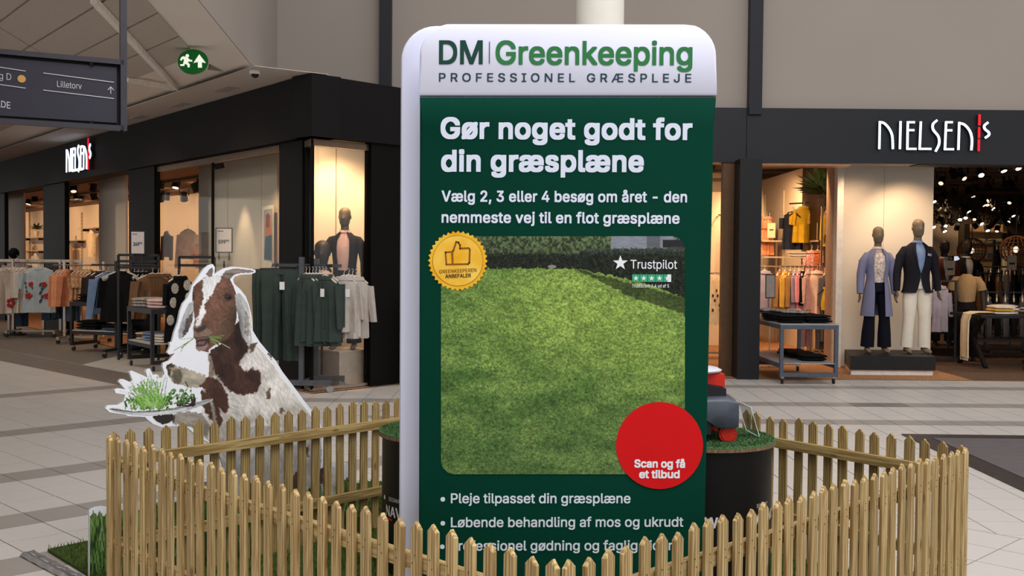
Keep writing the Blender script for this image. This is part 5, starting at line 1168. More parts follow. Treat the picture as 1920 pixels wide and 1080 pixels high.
# white pedestal and mannequin in the case
pc = CW(646, 650, .50); pz = .40
pb = thing('pedestal', 'pale box pedestal inside the corner display window', 'pedestal', (pc.x, pc.y, 0), math.atan2(DC.y, DC.x)); MB().box((0, 0, pz / 2), (.46, .40, pz - .01)).build('block', mat('pedestal_pale', (206, 192, 178), .6), pb); MB().box((0, 0, pz - .004), (.464, .404, .012)).build('top_edge', mat('pedestal_edge', (220, 208, 196), .6), pb)
navyj = cloth('navy_jacket', (36, 30, 36)); pinkt = cloth('pink_top', (226, 180, 168)); 
mannequin((pc.x, pc.y, pz + .004), math.radians(-4), 1.64, 'dark mannequin with hand on hip wearing a navy jacket in the corner window', navyj, cloth('navy_trousers', (28, 28, 38)), pinkt, sex='w', pose='hip', coat=.06)
# second head seen low behind the rack in the case
bh = CW(604, 480, .62); bm_ = thing('mannequin_bust', 'dark mannequin head and shoulders low in the corner window behind the rack', 'mannequin', (bh.x, bh.y, 0)); link('head', head_mesh(skin_d, 1.15), bm_, loc=(0, 0, 1.52)); limb([(0, 0, 1.30), (0, 0, 1.40)], [.07, .055]).build('neck', skin_d, bm_, smooth=True); MB().rings([ellring(0, 0, .9, .16, .1), ellring(0, 0, 1.18, .18, .11), ellring(0, 0, 1.27, .13, .09), ellring(0, 0, 1.32, .06, .06)]).build('torso', pinkt, bm_, smooth=True); MB().lathe([(.15, .005), (.15, .02), (.015, .025), (.015, .92)], 16).build('stand', steel_d, bm_, smooth=True)
# ---- display panels behind the long window and the left openings
def panel(name, xs, n, label, z1=2.9, light=None, m=None):
    o = thing(name, label, 'display panel', (0, 0, 0)); o['kind'] = 'structure'; del o['category']
    for a, b in zip(xs, xs[1:]): p, q = LW(a + .4, 400, n), LW(b - .4, 400, n); vslab(MB(), p, q, 0.02, z1, NL, .04).build('board', m or cream2, o)
    return o
panel('partition_1', [372, 427, 490, 520], .95, 'tall cream display panel in the long shop window'); panel('partition_2', [185, 236], .9, 'cream display panel in the middle shop opening'); panel('partition_3', [9, 45], .9, 'cream display panel in the far left opening')
MB().prism([Lp(1.0, .3, 2.72), Lp(5.05, .3, 2.72), Lp(5.05, .42, 2.72), Lp(1.0, .42, 2.72)], (0, 0, .2)).build('trim_2', brown_ceiling, kind='structure')
a = LW(458, 300, .94) - NL * .36; spot((a.x, a.y, 2.62), LW(458, 470, .94) + Vector((0, 0, -.2)), 46, (1, .72, .45), 46, .7); lamp((a.x, a.y, 2.68), math.radians(14), RZL, 0, 'small spotlight above the cream panel in the long window', 'shop spotlights')
# poster of a standing figure
po = thing('poster', 'framed fashion poster of a figure in blue jeans in the long window', 'poster', LW(502, 440, .85))
def pp(x, y, d=0): return LW(x, y, .85) - NL * d - Vector(po.location)
MB().prism([pp(492, 388), pp(511, 384), pp(511, 502), pp(492, 500)], NL * .02).build('sheet', mat('poster_paper', (214, 204, 190), .6), po)
for nm_, pts, c in (('picture_ground', [(495, 394), (511, 391), (511, 490), (495, 488)], (150, 150, 150)), ('jeans_shape', [(498, 442), (510, 440), (510, 488), (496, 486)], (62, 88, 108)), ('figure_shape', [(500, 404), (504, 400), (508, 408), (510, 440), (499, 444), (498, 425)], (176, 112, 84)), ('hair_shape', [(499, 404), (503, 399), (507, 403), (506, 425), (500, 428)], (132, 70, 44))):
    d_ = {'picture_ground': .003, 'jeans_shape': .005, 'figure_shape': .006, 'hair_shape': .008}[nm_]; MB().add([pp(x, y, d_) for x, y in pts], [tuple(range(len(pts)))]).build(nm_, mat('poster_' + nm_, c, .6, var=.1), po)
# ---- shelving and goods on the far wall
def on_back(x, y, n=BK - .03): return LW(x, y, n)
for k, (x, y0, y1) in enumerate(((55, 372, 470), (153, 380, 470))):
    a, b = on_back(x, y0), on_back(x, y1); u_ = thing('shelf_upright', 'slotted pale shelf upright on the far wall at %s' % ('the far left opening' if k == 0 else 'the middle opening'), 'upright', (a.x, a.y, b.z - .3)); MB().box((0, 0, (a.z - b.z) / 2), (.05, .02, a.z - b.z)).build('post', mat('upright_pale', (206, 184, 150), .6), u_)
    sl_ = MB()
    for j in range(14): sl_.box((0, -.012, (a.z - b.z) * (j + .5) / 14), (.02, .006, .03))
    sl_.build('slots', mat('slot_dark', (80, 60, 44), .8), u_, kind='stuff')
def shelf(xa, xb, y, label, n=BK - .2):
    a, b = LW(xa, y, n), LW(xb, y, n); t = thing('wall_shelf', label, 'shelf', (a + b) / 2, RZL); L = (a - b).length; MB().box((0, 0, 0), (L, .32, .03)).build('board', mat('shelf_board', (196, 176, 148), .6), t)
    for s in (-.4, .4): MB().box((s * L, .05, -.05), (.02, .2, .07)).build('bracket', steel_d, t)
    return t
shelf(45, 78, 446, 'cream wall shelf below the plant in the far left opening'); shelf(45, 78, 470, 'lower cream wall shelf in the far left opening'); shelf(119, 152, 451, 'wall shelf with a price card in the middle opening'); shelf(155, 186, 428, 'narrow clothes rail shelf in the middle opening')
pl0 = LW(69, 444, BK - .42); pt = thing('potted_plant', 'small green plant in a pale pot on the far shelf', 'plant', pl0); MB().lathe([(.06, 0.02), (.09, .2), (.085, .2)], 14).build('pot', mat('pot_cream', (214, 190, 156), .6), pt, smooth=True)
def leaves(t, n, c, r, L, m, seed, name='leaves'):
    mb = MB(); q = random.Random(seed)
    for k in range(n):
        a = q.uniform(0, 6.28); e = q.uniform(.2, 1.3); d = Vector((math.cos(a) * math.cos(e), math.sin(a) * math.cos(e), math.sin(e))); o = Vector(c) + d * q.uniform(0, r); s, u_ = frame(d); l = L * q.uniform(.6, 1.1); mb.add([o, o + d * l * .5 + s * l * .16, o + d * l - u_ * l * .2, o + d * l * .5 - s * l * .16], [(0, 1, 2, 3)])
    return mb.build(name, m, t, kind='stuff')
leaves(pt, 90, (0, 0, .24), .16, .16, mat('leaf_dark', (34, 48, 24), .6, var=.3), 2)
white_s = cloth('cream_shirt', (236, 214, 184)); beige_s = cloth('beige', (206, 176, 140)); brownc = cloth('brown', (96, 70, 52)); peach = cloth('peach', (222, 150, 112)); denim = cloth('denim', (66, 82, 104)); denim_l = cloth('denim_light', (110, 134, 168)); blackc = cloth('black', (10, 10, 11), var=.05); offw = cloth('offwhite', (218, 208, 194)); lace = cloth('lace', (200, 196, 190), scale=60, rgb2=(120, 116, 112))
def hang(kind, x, yt, yb, wpx, Y, m, label, group=None, rz=0, seed=0, **kw):
    P = PY(x, yt, Y); k = Y / FPX; return garment(kind, P, wpx * k, (yb - yt) * k - .075, m, label, group, rz, seed, **kw)
def hang_n(kind, x, yt, yb, wpx, n, m, label, group=None, rz=0, seed=0, **kw): return hang(kind, x, yt, yb, wpx, LW(x, yt, n).y, m, label, group, rz, seed, **kw)
g1 = 'clothes along the far wall'
hang_n('top', 171, 428, 482, 34, BK - .25, white_s, 'cream shirt on the far wall rail in the middle opening', g1, RZL); hang_n('top', 127, 452, 500, 34, BK - .25, beige_s, 'mottled beige cardigan under the price card shelf', g1, RZL); hang_n('top', 49, 448, 490, 26, BK - .25, white_s, 'cream garment at the edge of the far left panel', g1, RZL); hang_n('top', 66, 472, 500, 30, BK - .3, offw, 'pale folded top on the lower far shelf', g1, RZL)
hang_n('top', 313, 428, 482, 40, 2.6, brownc, 'dark brown blouse behind the long window', None, RZL); hang_n('jacket', 352, 424, 486, 52, 2.4, cloth('cream_jacket', (240, 206, 160)), 'cream jacket hanging in the lit interior behind the long window', None, RZL + .3); hang_n('tee', 372, 450, 500, 36, 2.0, peach, 'peach top at the edge of the long window panel', None, RZL)
mp_ = LW(293, 480, 2.7); mannequin((mp_.x, mp_.y, .02), RZL, 1.90, 'pale shirted mannequin seen through the long window beside the black pillar', white_s, cloth('grey_blue_skirt', (96, 112, 124)), None, sex='w', skinm=skin)
card = LW(124, 444, BK - .3); ct = thing('price_card', 'small white price card on the wall shelf in the middle opening', 'sign', card, RZL); MB().box((0, 0, .08), (.16, .01, .16)).build('card', tagm, ct); MB().box((0, -.007, .09), (.10, .002, .02)).build('print', mat('sign_card_ink', (54, 52, 56), .6, var=0), ct)
# shop lamps
for i, (x, y, on, n) in enumerate(((53, 372, 1, 2.2), (138, 347, 2, 1.4), (175.5, 352, 1, 1.6), (124, 368, 0, 2.4), (144, 370, 2, 2.4), (153, 375, 0, 2.8), (178, 374, 0, 2.6), (291, 342, 0, 2.4), (300, 348, 0, 2.4), (301, 377, 1, 3.6), (311, 375, 0, 3.6), (329, 350, 1, 2.6), (345.5, 376, 0, 3.6), (371, 360, 0, 2.6), (66, 364, 0, 2.0))):
    P = LW(x, y, n); P.z = min(P.z, 2.84)
    lamp(P, math.radians(RND.uniform(-35, 35)), RND.uniform(0, 6.28), on, '%s black track spotlight under the left shop ceiling, %s in view' % (('unlit', 'glowing', 'dim')[on], ORD[i]), 'left shop spotlights lit' if on == 1 else 'left shop spotlights', 1.25)
for k in range(3):
    n_ = 1.2 + k * 1.2; MB().bar(Lp(2.2, n_, 2.95), Lp(30, n_, 2.95), .05, .04).build('ceiling_track', mat('track_brown', (72, 54, 40), .6), bpy.data.objects['ceiling_shop_left'])
for t_ in (4.2, 6.6, 9.0, 11.4, 13.8, 16.2, 18.6, 21.0, 23.4, 26.0, 29.0, 33.0): spot(Lp(t_, 2.7, 2.84), Lp(t_ + .3, BK, 1.3), 115, SUNWARM, 140)
for t_, n_, tt, nn_ in ((7.0, .35, 7.0, .9), (2.4, .4, 2.4, .95), (12.2, .4, 12.5, .9)): spot(Lp(t_, n_, 2.70), Lp(tt, nn_, 1.3), 60, SUNWARM, 110)
# ---- racks in front of the left shop
Y1 = 18.9
rail_stand(PY(-6, 612, Y1) * Vector((1, 1, 0)) if False else Vector((PY(-6, 600, Y1).x, Y1, 0)), Vector((PY(118, 600, Y1).x, Y1, 0)), PY(60, 493, Y1).z, 0, chrome, 'long chrome clothes rail carrying blouses and jeans at the far left', (.25, .96))
rail_stand(Vector((PY(100, 600, 17.6).x, 17.6, 0)), Vector((PY(205, 600, 17.6).x, 17.6, 0)), PY(150, 497, 17.6).z, 0, chrome, 'chrome clothes rail with peach and floral clothes beside the middle opening', (.2, .9))
# upper bars behind
for (xa, xb, y, lab) in ((0, 155, 488, 'plain metal rail above the blouses at the far left'),): 
    A_, B_ = PY(xa - 30, y, 19.2), PY(xb, y, 19.2); t = thing('rail_frame', lab, 'clothes rack', (A_.x, A_.y, 0)); MB().bar((0, 0, A_.z), (B_.x - A_.x, 0, A_.z), .03, .05).build('bar', chrome, t); 
    for f in (.25, .6, .98): MB().bar(((B_.x - A_.x) * f, 0, 0.005), ((B_.x - A_.x) * f, 0, A_.z), .04, .04, up=(0, 1, 0)).build('upright', chrome, t)
emb = cloth('embroidered_white', (222, 212, 200), scale=26, rgb2=(206, 196, 186)); rose = cloth('rose_print', (214, 200, 190), scale=34, rgb2=(196, 60, 60), var=.2)
for k in range(6): hang('blouse', 14 + k * 7.2, 495, 586, 46, Y1, emb, 'white embroidered blouse at the far left, %s in the row' % ORD[k], 'white embroidered blouses', math.radians(72), k)
red_m = mat('embroidery_red', (178, 52, 52), .8); leaf_e = mat('embroidery_dark', (66, 74, 78), .8); blk_e = mat('embroidery_black', (40, 32, 30), .8)
fb = hang('blouse', 4, 497, 588, 46, Y1 - .35, emb, 'white blouse with red flower at the far left edge', None, math.radians(58), 1)
[MB().ell((.10 + .05 * math.cos(q), -.085, -.66 + .06 * math.sin(q)), (.035, .014, .035), 8, 5).build('flower_embroidery', red_m, fb) for q in (0, 1.25, 2.5, 3.8, 5.0)]
bs = hang('tee', 73, 494, 586, 62, Y1 - .5, cloth('pale_blue', (172, 184, 190)), 'pale blue shirt embroidered with red flowers, facing the hall', None, 0, 2, cat='shirt', name='hanging_shirt')
for s in (-1, 1):
    for z, m_, r_ in ((-.36, red_m, .06), (-.56, red_m, .07)): [MB().ell((s * (.11 if z > -.5 else .16) + r_ * .5 * math.cos(q), -.058, z + r_ * .45 * math.sin(q)), (r_ * .42, .018, r_ * .36), 8, 5).build('flower_embroidery', m_, bs) for q in (0, 1.25, 2.5, 3.8, 5.0)]
    lf = MB()
    for q in range(5): lf.ell((s * (.05 + .03 * (q % 2)), -.064, -.36 - q * .07), (.018, .006, .04), 6, 4, Matrix.Rotation(s * .5, 3, 'Y'))
    for q in range(4): lf.ell((s * (.21 - .01 * q), -.060, -.34 - q * .07), (.012, .006, .03), 6, 4)
    lf.build('leaf_embroidery', leaf_e, bs, kind='stuff')
hang('top', 32, 480, 590, 40, Y1 + .3, cloth('lilac_lace', (196, 180, 190), scale=40, rgb2=(168, 150, 164)), 'lilac lace cardigan behind the white blouses', None, .5, 1)
hang('top', 4, 496, 580, 34, Y1 + .2, cloth('mauve', (160, 108, 124)), 'mauve top at the far left edge of the picture', None, math.radians(70), 1)
bh2 = thing('mannequin_bust', 'black headed bust form above the lilac cardigan at far left', 'mannequin', PY(26, 480, Y1 + .4) * 1.0); MB().ell((0, 0, .05), (.09, .10, .10), 14, 9).build('head', blackc, bh2, smooth=True); MB().tube([(0, 0, -.1), (0, 0, -bh2.location.z + .01)], .03, 10).build('pole', steel_d, bh2); MB().lathe([(.2, .005), (.2, .02), (.04, .03)], 18, (0, 0, -bh2.location.z)).build('foot', steel_d, bh2)
for k, (x, yb) in enumerate(((92, 600), (101, 598), (110, 596))): hang('trousers', x, 497, yb, 30, Y1 - .1, denim, 'dark denim jeans beside the pale blue shirt, %s pair from it' % ORD[k], 'dark jeans on the chrome rail', math.radians(55), k, hm=hang_d)
for k, x in enumerate((36, 42)): hang('trousers', x, 540, 612, 20, Y1 + .25, denim, 'blue jeans low behind the white blouses, %s pair' % ORD[k], 'blue jeans behind the blouses', math.radians(60), k)
for k, x in enumerate((112, 119, 126)): hang('jacket', x, 499, 574, 46, 17.6, peach, 'peach denim jacket on the middle rail, %s from the left' % ORD[k], 'peach jackets', math.radians(76), k)
for k, x in enumerate((131, 137)): hang('trousers', x, 500, 602, 26, 17.7, denim, 'blue jeans between the peach jackets and floral tops, %s pair' % ORD[k], 'jeans beside the floral tops', math.radians(60), k)
flor = cloth('floral_cream', (222, 184, 140), scale=30, rgb2=(150, 92, 60), var=.2)
for k, x in enumerate((146, 154, 162, 169)): hang('tee', x, 499, 562, 44, 17.6, flor, 'cream floral print top on the middle rail, %s from the left' % ORD[k], 'floral tops', math.radians(74), k)
for k, x in enumerate((180, 188)): hang('top', x, 501, 560, 44, 17.4, cloth('aubergine', (50, 42, 46)), 'dark grey top at the end of the middle rail, %s' % ('outer one' if k else 'inner one'), 'dark grey tops', math.radians(50), k)
# first trolley with black folded clothes
tp0, tp1 = G(147, 650), G(222, 668)
t1c = G(185, 659); ta = math.radians(-22)
T1 = trolley((t1c.x + .1, t1c.y + .1, .004), math.radians(-20), .95, .55, PY(150, 568, t1c.y).z, PY(190, 620, t1c.y).z, 'dark two-shelf trolley with black folded clothes by the middle opening', steel_d)
def on_trolley(T, x, y, z): a = T.rotation_euler[2]; return Vector((T.location.x + x * math.cos(a) - y * math.sin(a), T.location.y + x * math.sin(a) + y * math.cos(a), T.location.z + z))
H1 = PY(150, 568, t1c.y).z; S1 = PY(190, 620, t1c.y).z
folded_pile(on_trolley(T1, -.22, 0, H1 + .012), [blackc] * 3, .42, .36, .04, 'black folded jumper on top of the first trolley', 'black folded clothes on the first trolley top', -.3); folded_pile(on_trolley(T1, -.25, 0, S1 + .008), [blackc] * 3, .40, .36, .045, 'black folded jumper on the first trolley shelf', 'black folded clothes on the first trolley shelf', -.3); folded_pile(on_trolley(T1, .18, 0, S1 + .008), [denim, blackc], .36, .34, .045, 'dark folded garment beside the black pile, first trolley shelf', 'dark folded clothes on the first trolley shelf', -.3)
# four-way stand with the black dress
Yd = 15.5
sx_ = PY(222, 600, Yd).x
rail_stand(Vector((PY(172, 600, Yd).x, Yd, 0)), Vector((PY(300, 600, Yd).x, Yd - .15, 0)), PY(240, 497, Yd).z, 0, steel_d, 'dark four-way stand carrying the black lace top and brown jackets', (.38, .62), foot=.35)
dr = hang('dress', 228, 500, 604, 74, Yd - .25, blackc, 'wide black top with white lace shoulders, facing the hall', None, math.radians(-8), 1)
for s in (-1, 1): MB().ell((s * .24, -.03, -.17), (.07, .04, .04), 10, 6, Matrix.Rotation(s * .4, 3, 'Y')).build('lace_shoulder', lace, dr)
hang('jacket', 203, 502, 588, 60, Yd + .1, denim_l, 'light blue denim jacket half hidden by the black lace top', None, math.radians(50), 2)
for k in range(3): hang('top', 286 + k * 11, 505, 572, 62, Yd - .75 + .06 * k, cloth('brown_knit', (112, 84, 62), scale=40, stretch=(1, 1, .2)), 'brown ribbed knit jacket between the lace top and the goat, %s in row' % ORD[k], 'brown knit jackets', math.radians(30), k)
for k in range(5): hang('top', 244 + k * 8, 502, 575, 44, Yd + .25, blackc, 'black top packed behind the black lace top, %s in row' % ORD[k], 'black tops behind the lace top', math.radians(70), k)
bl2 = hang('dress', 338, 508, 640, 52, 13.6, blackc, 'black dress with white lace motifs just behind the goat cutout', None, math.radians(40), 3)
for k, (x, z) in enumerate(((-.10, -.22), (.06, -.18), (-.12, -.40), (.08, -.34), (-.16, -.62), (.10, -.55))): MB().ell((x, -.075, z), (.05, .01, .07), 8, 5).build('lace_motif', lace, bl2)
# dark open frames with price cards
def frame_stand(x0, x1, y0, y1, Y, label, rows=3):
    a, b = PY(x0, y0, Y), PY(x1, y1, Y); w_ = b.x - a.x; t = thing('steel_stand', label, 'rack', (a.x, Y, 0)); 
    for f in (0, 1): MB().bar((w_ * f, 0, .005), (w_ * f, 0, a.z), .03, .03, up=(0, 1, 0)).build('upright', steel_d, t)
    for k in range(rows): z = a.z + (b.z - a.z) * k / (rows - 1); MB().bar((0, 0, z), (w_, 0, z), .03, .035).build('crossbar', steel_d, t)
    return t
frame_stand(222, 297, 478, 502, 14.85, 'dark open steel frame holding the smaller price card'); frame_stand(336, 402, 482, 498, 13.9, 'dark open steel frame behind the goat horns', 2)
q = PY(258.5, 477, 14.8); price_sign(q, 0, 27 * 14.8 / FPX, 44 * 14.8 / FPX, '349', 'framed price card reading 349 on the dark frame'); q = PY(420, 474, 14.0); price_sign(q, 0, 32 * 14 / FPX, 47 * 14 / FPX, '599', 'framed price card reading 599 in front of the long window')
pst = thing('sign_pole', 'thin dark pole under the larger price card', 'stand', (q.x, q.y, 0)); MB().tube([(0, 0.004, .02), (0, .004, q.z - .105)], .012, 8).build('pole', steel_d, pst); MB().lathe([(.16, .004), (.16, .016), (.02, .02)], 20).build('foot', steel_d, pst)
# second trolley with folded piles
t2 = PW(300, 684, Lp(0, -.42), NL); T2 = trolley((t2.x, t2.y, .004), RZL, .95, .55, PY(262, 578, t2.y).z, PY(290, 640, t2.y).z, 'dark two-shelf trolley with folded pastel clothes left of the goat', steel_d)
H2 = PY(262, 578, t2.y).z; S2_ = PY(290, 640, t2.y).z
mot = cloth('mottled', (186, 178, 168), scale=30, rgb2=(120, 112, 106)); folded_pile(on_trolley(T2, -.24, -.02, H2 + .012), [mot, mot, mot], .40, .36, .04, 'mottled grey folded top on the second trolley', 'mottled folded tops', -.4); folded_pile(on_trolley(T2, .20, -.02, H2 + .012), [cloth('pale_pink', (222, 190, 186)), cloth('blush', (208, 168, 166)), MATS['cloth_pale_pink']], .32, .32, .04, 'pale pink folded top on the second trolley', 'pink folded tops', -.4)
folded_pile(on_trolley(T2, -.32, -.02, S2_ + .008), [beige_s, brownc, beige_s], .22, .3, .032, 'beige folded top on the second trolley shelf', 'beige folded tops', -.4); folded_pile(on_trolley(T2, -.04, -.02, S2_ + .008), [denim_l] * 3, .26, .3, .036, 'light blue folded jeans on the second trolley shelf', 'blue folded jeans', -.4); folded_pile(on_trolley(T2, .24, -.02, S2_ + .008), [offw] * 3, .24, .3, .034, 'off-white folded top on the second trolley shelf', 'off-white folded tops', -.4)
# ---- grey stand with green trousers and jackets in front of the corner window
YG = 11.75
gs = thing('clothes_rack', 'grey four-way rack with green trousers, green jackets and beige jackets', 'clothes rack', (PY(580, 600, YG).x, YG, 0))
def gl(x, y, Y=YG): v = PY(x, y, Y); return v - Vector(gs.location)
for (xt_, yt_, xb_, yb_, Y_) in ((566, 482, 567, 714, 11.55), (594, 485, 594, 704, 12.0)): a = gl(xt_, yt_, Y_); MB().bar((a.x, a.y, a.z), (a.x, a.y, .11), .05, .07, up=(0, 1, 0)).build('upright', steel, gs)
zr = gl(575, 498, YG).z; MB().bar(gl(511, 497), (gl(640, 500).x, 0, zr), .035, .035).build('rail', steel, gs); MB().bar((gl(640, 500).x - .12, -.2, zr), (gl(640, 500).x - .12, .25, zr), .035, .035).build('cross_arm', steel_d, gs); MB().bar((gl(566, 500).x, -.2, zr - .02), (gl(594, 500).x, .25, zr - .02), .035, .05).build('tie', steel_d, gs)
for (xa, xb, y, Y_) in ((541, 622, 0, 11.55), (556, 646, 0, 12.0)): a, b = PY(xa, 715, Y_).x - gs.location.x, PY(xb, 715, Y_).x - gs.location.x; MB().bar((a, Y_ - YG, .105), (b, Y_ - YG, .105), .05, .06).build('foot', steel, gs); caster(gs, b - .02, Y_ - YG, .038, caster_w); caster(gs, a + .02, Y_ - YG, .038, caster_w)
MB().bar((gl(567, 710, 11.55).x, -.2, .105), (gl(594, 704, 12.0).x, .25, .105), .05, .05).build('base_bar', steel, gs)
green = cloth('dark_green', (56, 66, 62)); greige = cloth('greige', (184, 174, 166))
for k, (x, dz) in enumerate(((524, .0), (514, .16), (506, .28))): hang('trousers', x + 4, 494, 676 - 6 * k, 74, YG - .18 + dz, green, 'dark green wide trousers on the grey rack, %s' % ('front pair with white tag', 'middle pair', 'rearmost pair')[k], 'dark green trousers', math.radians(-6), k, hm=hang_d, tagged=(k == 0))
for k in range(7): hang('jacket', 574 + k * 6.2, 503, 648 - (k % 3) * 4, 66, YG - .34 - .015 * k, green, 'dark green overshirt on the grey rack, %s from the trousers' % ORD[k], 'dark green overshirts', math.radians(-46 + 3 * k), k)
hang('jacket', 610, 506, 640, 66, YG - .48, green, 'front dark green overshirt with hanging tag on the grey rack', None, math.radians(-34), 2, tagged=True)
for k in range(3): hang('jacket', 668 - k * 7, 508 - k, 634 - k * 4, 56, YG - .26 + .08 * k, greige, 'light grey jacket on the grey rack, %s behind the tagged one' % ORD[k], 'light grey jackets', math.radians(34), k + 1)
hang('jacket', 645, 507, 622, 52, YG - .34, greige, 'front light grey jacket with a white tag on the grey rack', None, math.radians(12), 0, tagged=True)

# unseen spots added to brighten the racks standing outside
for t_ in (1.6, 4.6, 7.4, 10.2, 13.0): spot(Lp(t_, -1.5, 3.38), Lp(t_ + .2, -.1, .6), 70, (1.0, .80, .60), 110)
# ================================================================== right shop: shell
XL = 4.80
dark_ceiling = mat('shop_ceiling_dark', (112, 86, 66), .85, var=.08, scale=3)
vslab(MB(), (.2, 18.2, 0), (4.0, 18.2, 0), 0, 2.62, (0, 1, 0), .1).build('wall_shop_rear_left', cream, kind='structure')
vslab(MB(), (XL, 15.2, 0), (XL, 23, 0), 0, 3.0, (1, 0, 0), .12).build('wall_shop_divider', cream, kind='structure')
vslab(MB(), (.2, 23.0, 0), (XL, 23.0, 0), 0, 3.6, (0, 1, 0), .1).build('wall_shop_rear_mid', cream, kind='structure')
vslab(MB(), (.2, 14.3, 0), (.2, 23, 0), 0, 2.95, (-1, 0, 0), .1).build('wall_shop_left_end', cream, kind='structure')
vslab(MB(), (XL, 27.0, 0), (16, 27.0, 0), 0, 3.6, (0, 1, 0), .1).build('wall_shop_rear_right', mat('rear_wall_dark', (92, 80, 68), .8), kind='structure')
vslab(MB(), (9.75, 13.5, 0), (16, 27, 0), 0, 3.6, (1, -.5, 0), .1).build('wall_shop_right_end', mat('rear_wall_dark', (92, 80, 68), .8), kind='structure')
MB().prism([(.3, YF + .34, 3.36), (16, YF + .34, 3.36), (16, 27.1, 3.36), (.3, 27.1, 3.36)], (0, 0, .05)).build('ceiling_shop_right', dark_ceiling, kind='structure')
MB().add([(9.8, 13.2, .003), (16.5, 13.2, .003), (16.5, 27.2, .003), (9.8, 27.2, .003)], [(0, 1, 2, 3)]).build('floor_shop_right', wood_floor, kind='structure')
MB().add([(5.75, 13.24, .006), (16.5, 13.24, .006), (16.5, 27.1, .006), (5.75, 27.1, .006)], [(0, 1, 2, 3)]).build('floor_mens', wood_mat('mens_floor_wood', (104, 80, 64), (74, 56, 44), .25), kind='structure')
cs = bpy.data.objects['ceiling_shop_right']; duct = mat('duct_brown', (128, 100, 78), .7)
for k, y in enumerate((14.8, 16.2, 17.6, 19.2, 20.8, 22.4, 24.0, 25.6)): MB().bar((.5, y, 3.18 - .05 * (k % 2)), (15.5, y + .25, 3.18 - .05 * (k % 2)), .09, .05).build('lighting_track', duct, cs)
for k, x in enumerate((5.6, 7.4, 9.2, 11)): MB().bar((x, 14.2, 3.26), (x + 1.8, 26.8, 3.26), .30, .10).build('duct', duct, cs)
MB().box((7.4, 13.62, 2.75), (4.6, .3, .12)).build('trim_3', mat('soffit_brown', (52, 38, 28), .6), kind='structure')
MB().box((3.6, 13.62, 2.70), (1.3, .3, .06)).build('trim_4', mat('bronze_soffit', (170, 126, 92), .5), kind='structure')
# mannequin back panel
YP = 14.78; xa, xm, xb = PY(1574, 400, YP).x, PY(1658, 400, YP).x, PY(1751, 400, YP).x
bp_ = thing('partition_4', None, None); bp_['kind'] = 'structure'
for a, b in ((xa, xm), (xm, xb)): MB().box(((a + b) / 2, YP + .05, 1.44), (b - a - .004, .06, 2.86)).build('board', cream2, bp_)
MB().box((xa - .05, YP - .05, 1.44), (.085, .30, 2.86)).build('edge_post', mat('edge_white', (222, 212, 200), .6), bp_); MB().box((xa - .10, YP + .1, 1.44), (.02, .3, 2.86)).build('edge_strip', mat('edge_pink', (168, 138, 116), .6), bp_)
spot(PY(1615, 318, 14.0), (PY(1600, 480, YP).x, YP, 1.5), 44, (1, .70, .44), 110, .8); spot(PY(1705, 318, 14.1), (PY(1700, 460, YP).x, YP, 1.6), 60, (1, .70, .44), 100, .8)
# plinth
pf0, pf1 = Vector((4.37, 13.72, 0)), Vector((5.47, 13.72, 0)); pe0, pe1 = Vector((4.60, 14.70, 0)), Vector((5.66, 14.70, 0))
pl2 = thing('display_plinth', 'low black plinth with white base carrying two mannequins', 'plinth', (4.95, 14.2, 0)); O2 = Vector(pl2.location)
MB().prism([p - O2 + Vector((0, 0, .004)) for p in (pf0 + Vector((.02, .03, 0)), pf1 + Vector((-.02, .03, 0)), pe1, pe0)], (0, 0, .065)).build('white_base', mat('base_white', (222, 212, 204), .5), pl2); MB().prism([p - O2 + Vector((0, 0, .07)) for p in (pf0, pf1, pe1, pe0)], (0, 0, .18)).build('black_top', mat('plinth_black', (24, 23, 24), .5), pl2)
PZ_ = .254
lil = cloth('lilac_coat', (118, 120, 150), var=.06); wm = PY(1642, 655, 14.25); mn = PY(1716, 660, 14.2)
floralb = cloth('floral_white', (232, 222, 212), scale=34, rgb2=(150, 122, 116))
mannequin((wm.x, 14.25, PZ_), math.radians(-2), 1.68, 'mannequin in a lilac coat, floral blouse and flared navy trousers', lil, cloth('navy_flare', (14, 15, 28)), floralb, sex='w', coat=.30)
mk = mannequin((mn.x, 14.2, PZ_), math.radians(4), 1.78, 'tall mannequin in a dark navy blazer and white trousers', cloth('navy_blazer', (28, 26, 34), var=.06), cloth('white_trousers', (226, 216, 200), var=.05), cloth('blue_shirt', (126, 146, 178)), sex='m')
MB().box((.10, -.152, 1.31), (.05, .008, .03), Matrix.Rotation(.2, 3, 'Y')).build('pocket_square', cloth('square', (190, 180, 190), scale=80, rgb2=(110, 90, 110)), mk)
# ---- front trolley with folded black clothes
T3 = trolley((3.52, 13.42, .004), math.radians(92), 1.5, .70, .705, .245, 'grey two-shelf trolley with folded black clothes beside the navy pillar', mat('trolley_slate', (76, 82, 94), .5), mat('trolley_top', (150, 150, 152), .4))
for k, (x, y) in enumerate(((-.45, .16), (-.42, -.17), (-.05, .18), (-.02, -.14), (.35, .1))):
    folded_pile(on_trolley(T3, x, y, .722), [blackc] * (3 if k < 4 else 2), .34, .30, .03, 'black jumper on the grey trolley, %s pile' % ('near left', 'near right', 'middle left', 'middle right', 'rear')[k], 'black folded clothes on the grey trolley', math.radians(92))
stripe = mat('cloth_stripe', (40, 38, 38), .85, rgb2=(190, 182, 172), scale=5, stretch=(1, 14, 1))
for k, (x, y) in enumerate(((.12, .05), (-.15, .0))): folded_pile(on_trolley(T3, x, y, .815), [stripe], .34, .30, .03, 'striped black and white folded top on the grey trolley, %s one' % ('rear', 'nearer')[k], 'striped folded tops', .4 + k)
folded_pile(on_trolley(T3, .30, .22, .79), [denim, mot], .26, .28, .03, 'blue patterned top at the back of the grey trolley', 'patterned folded tops', .2)
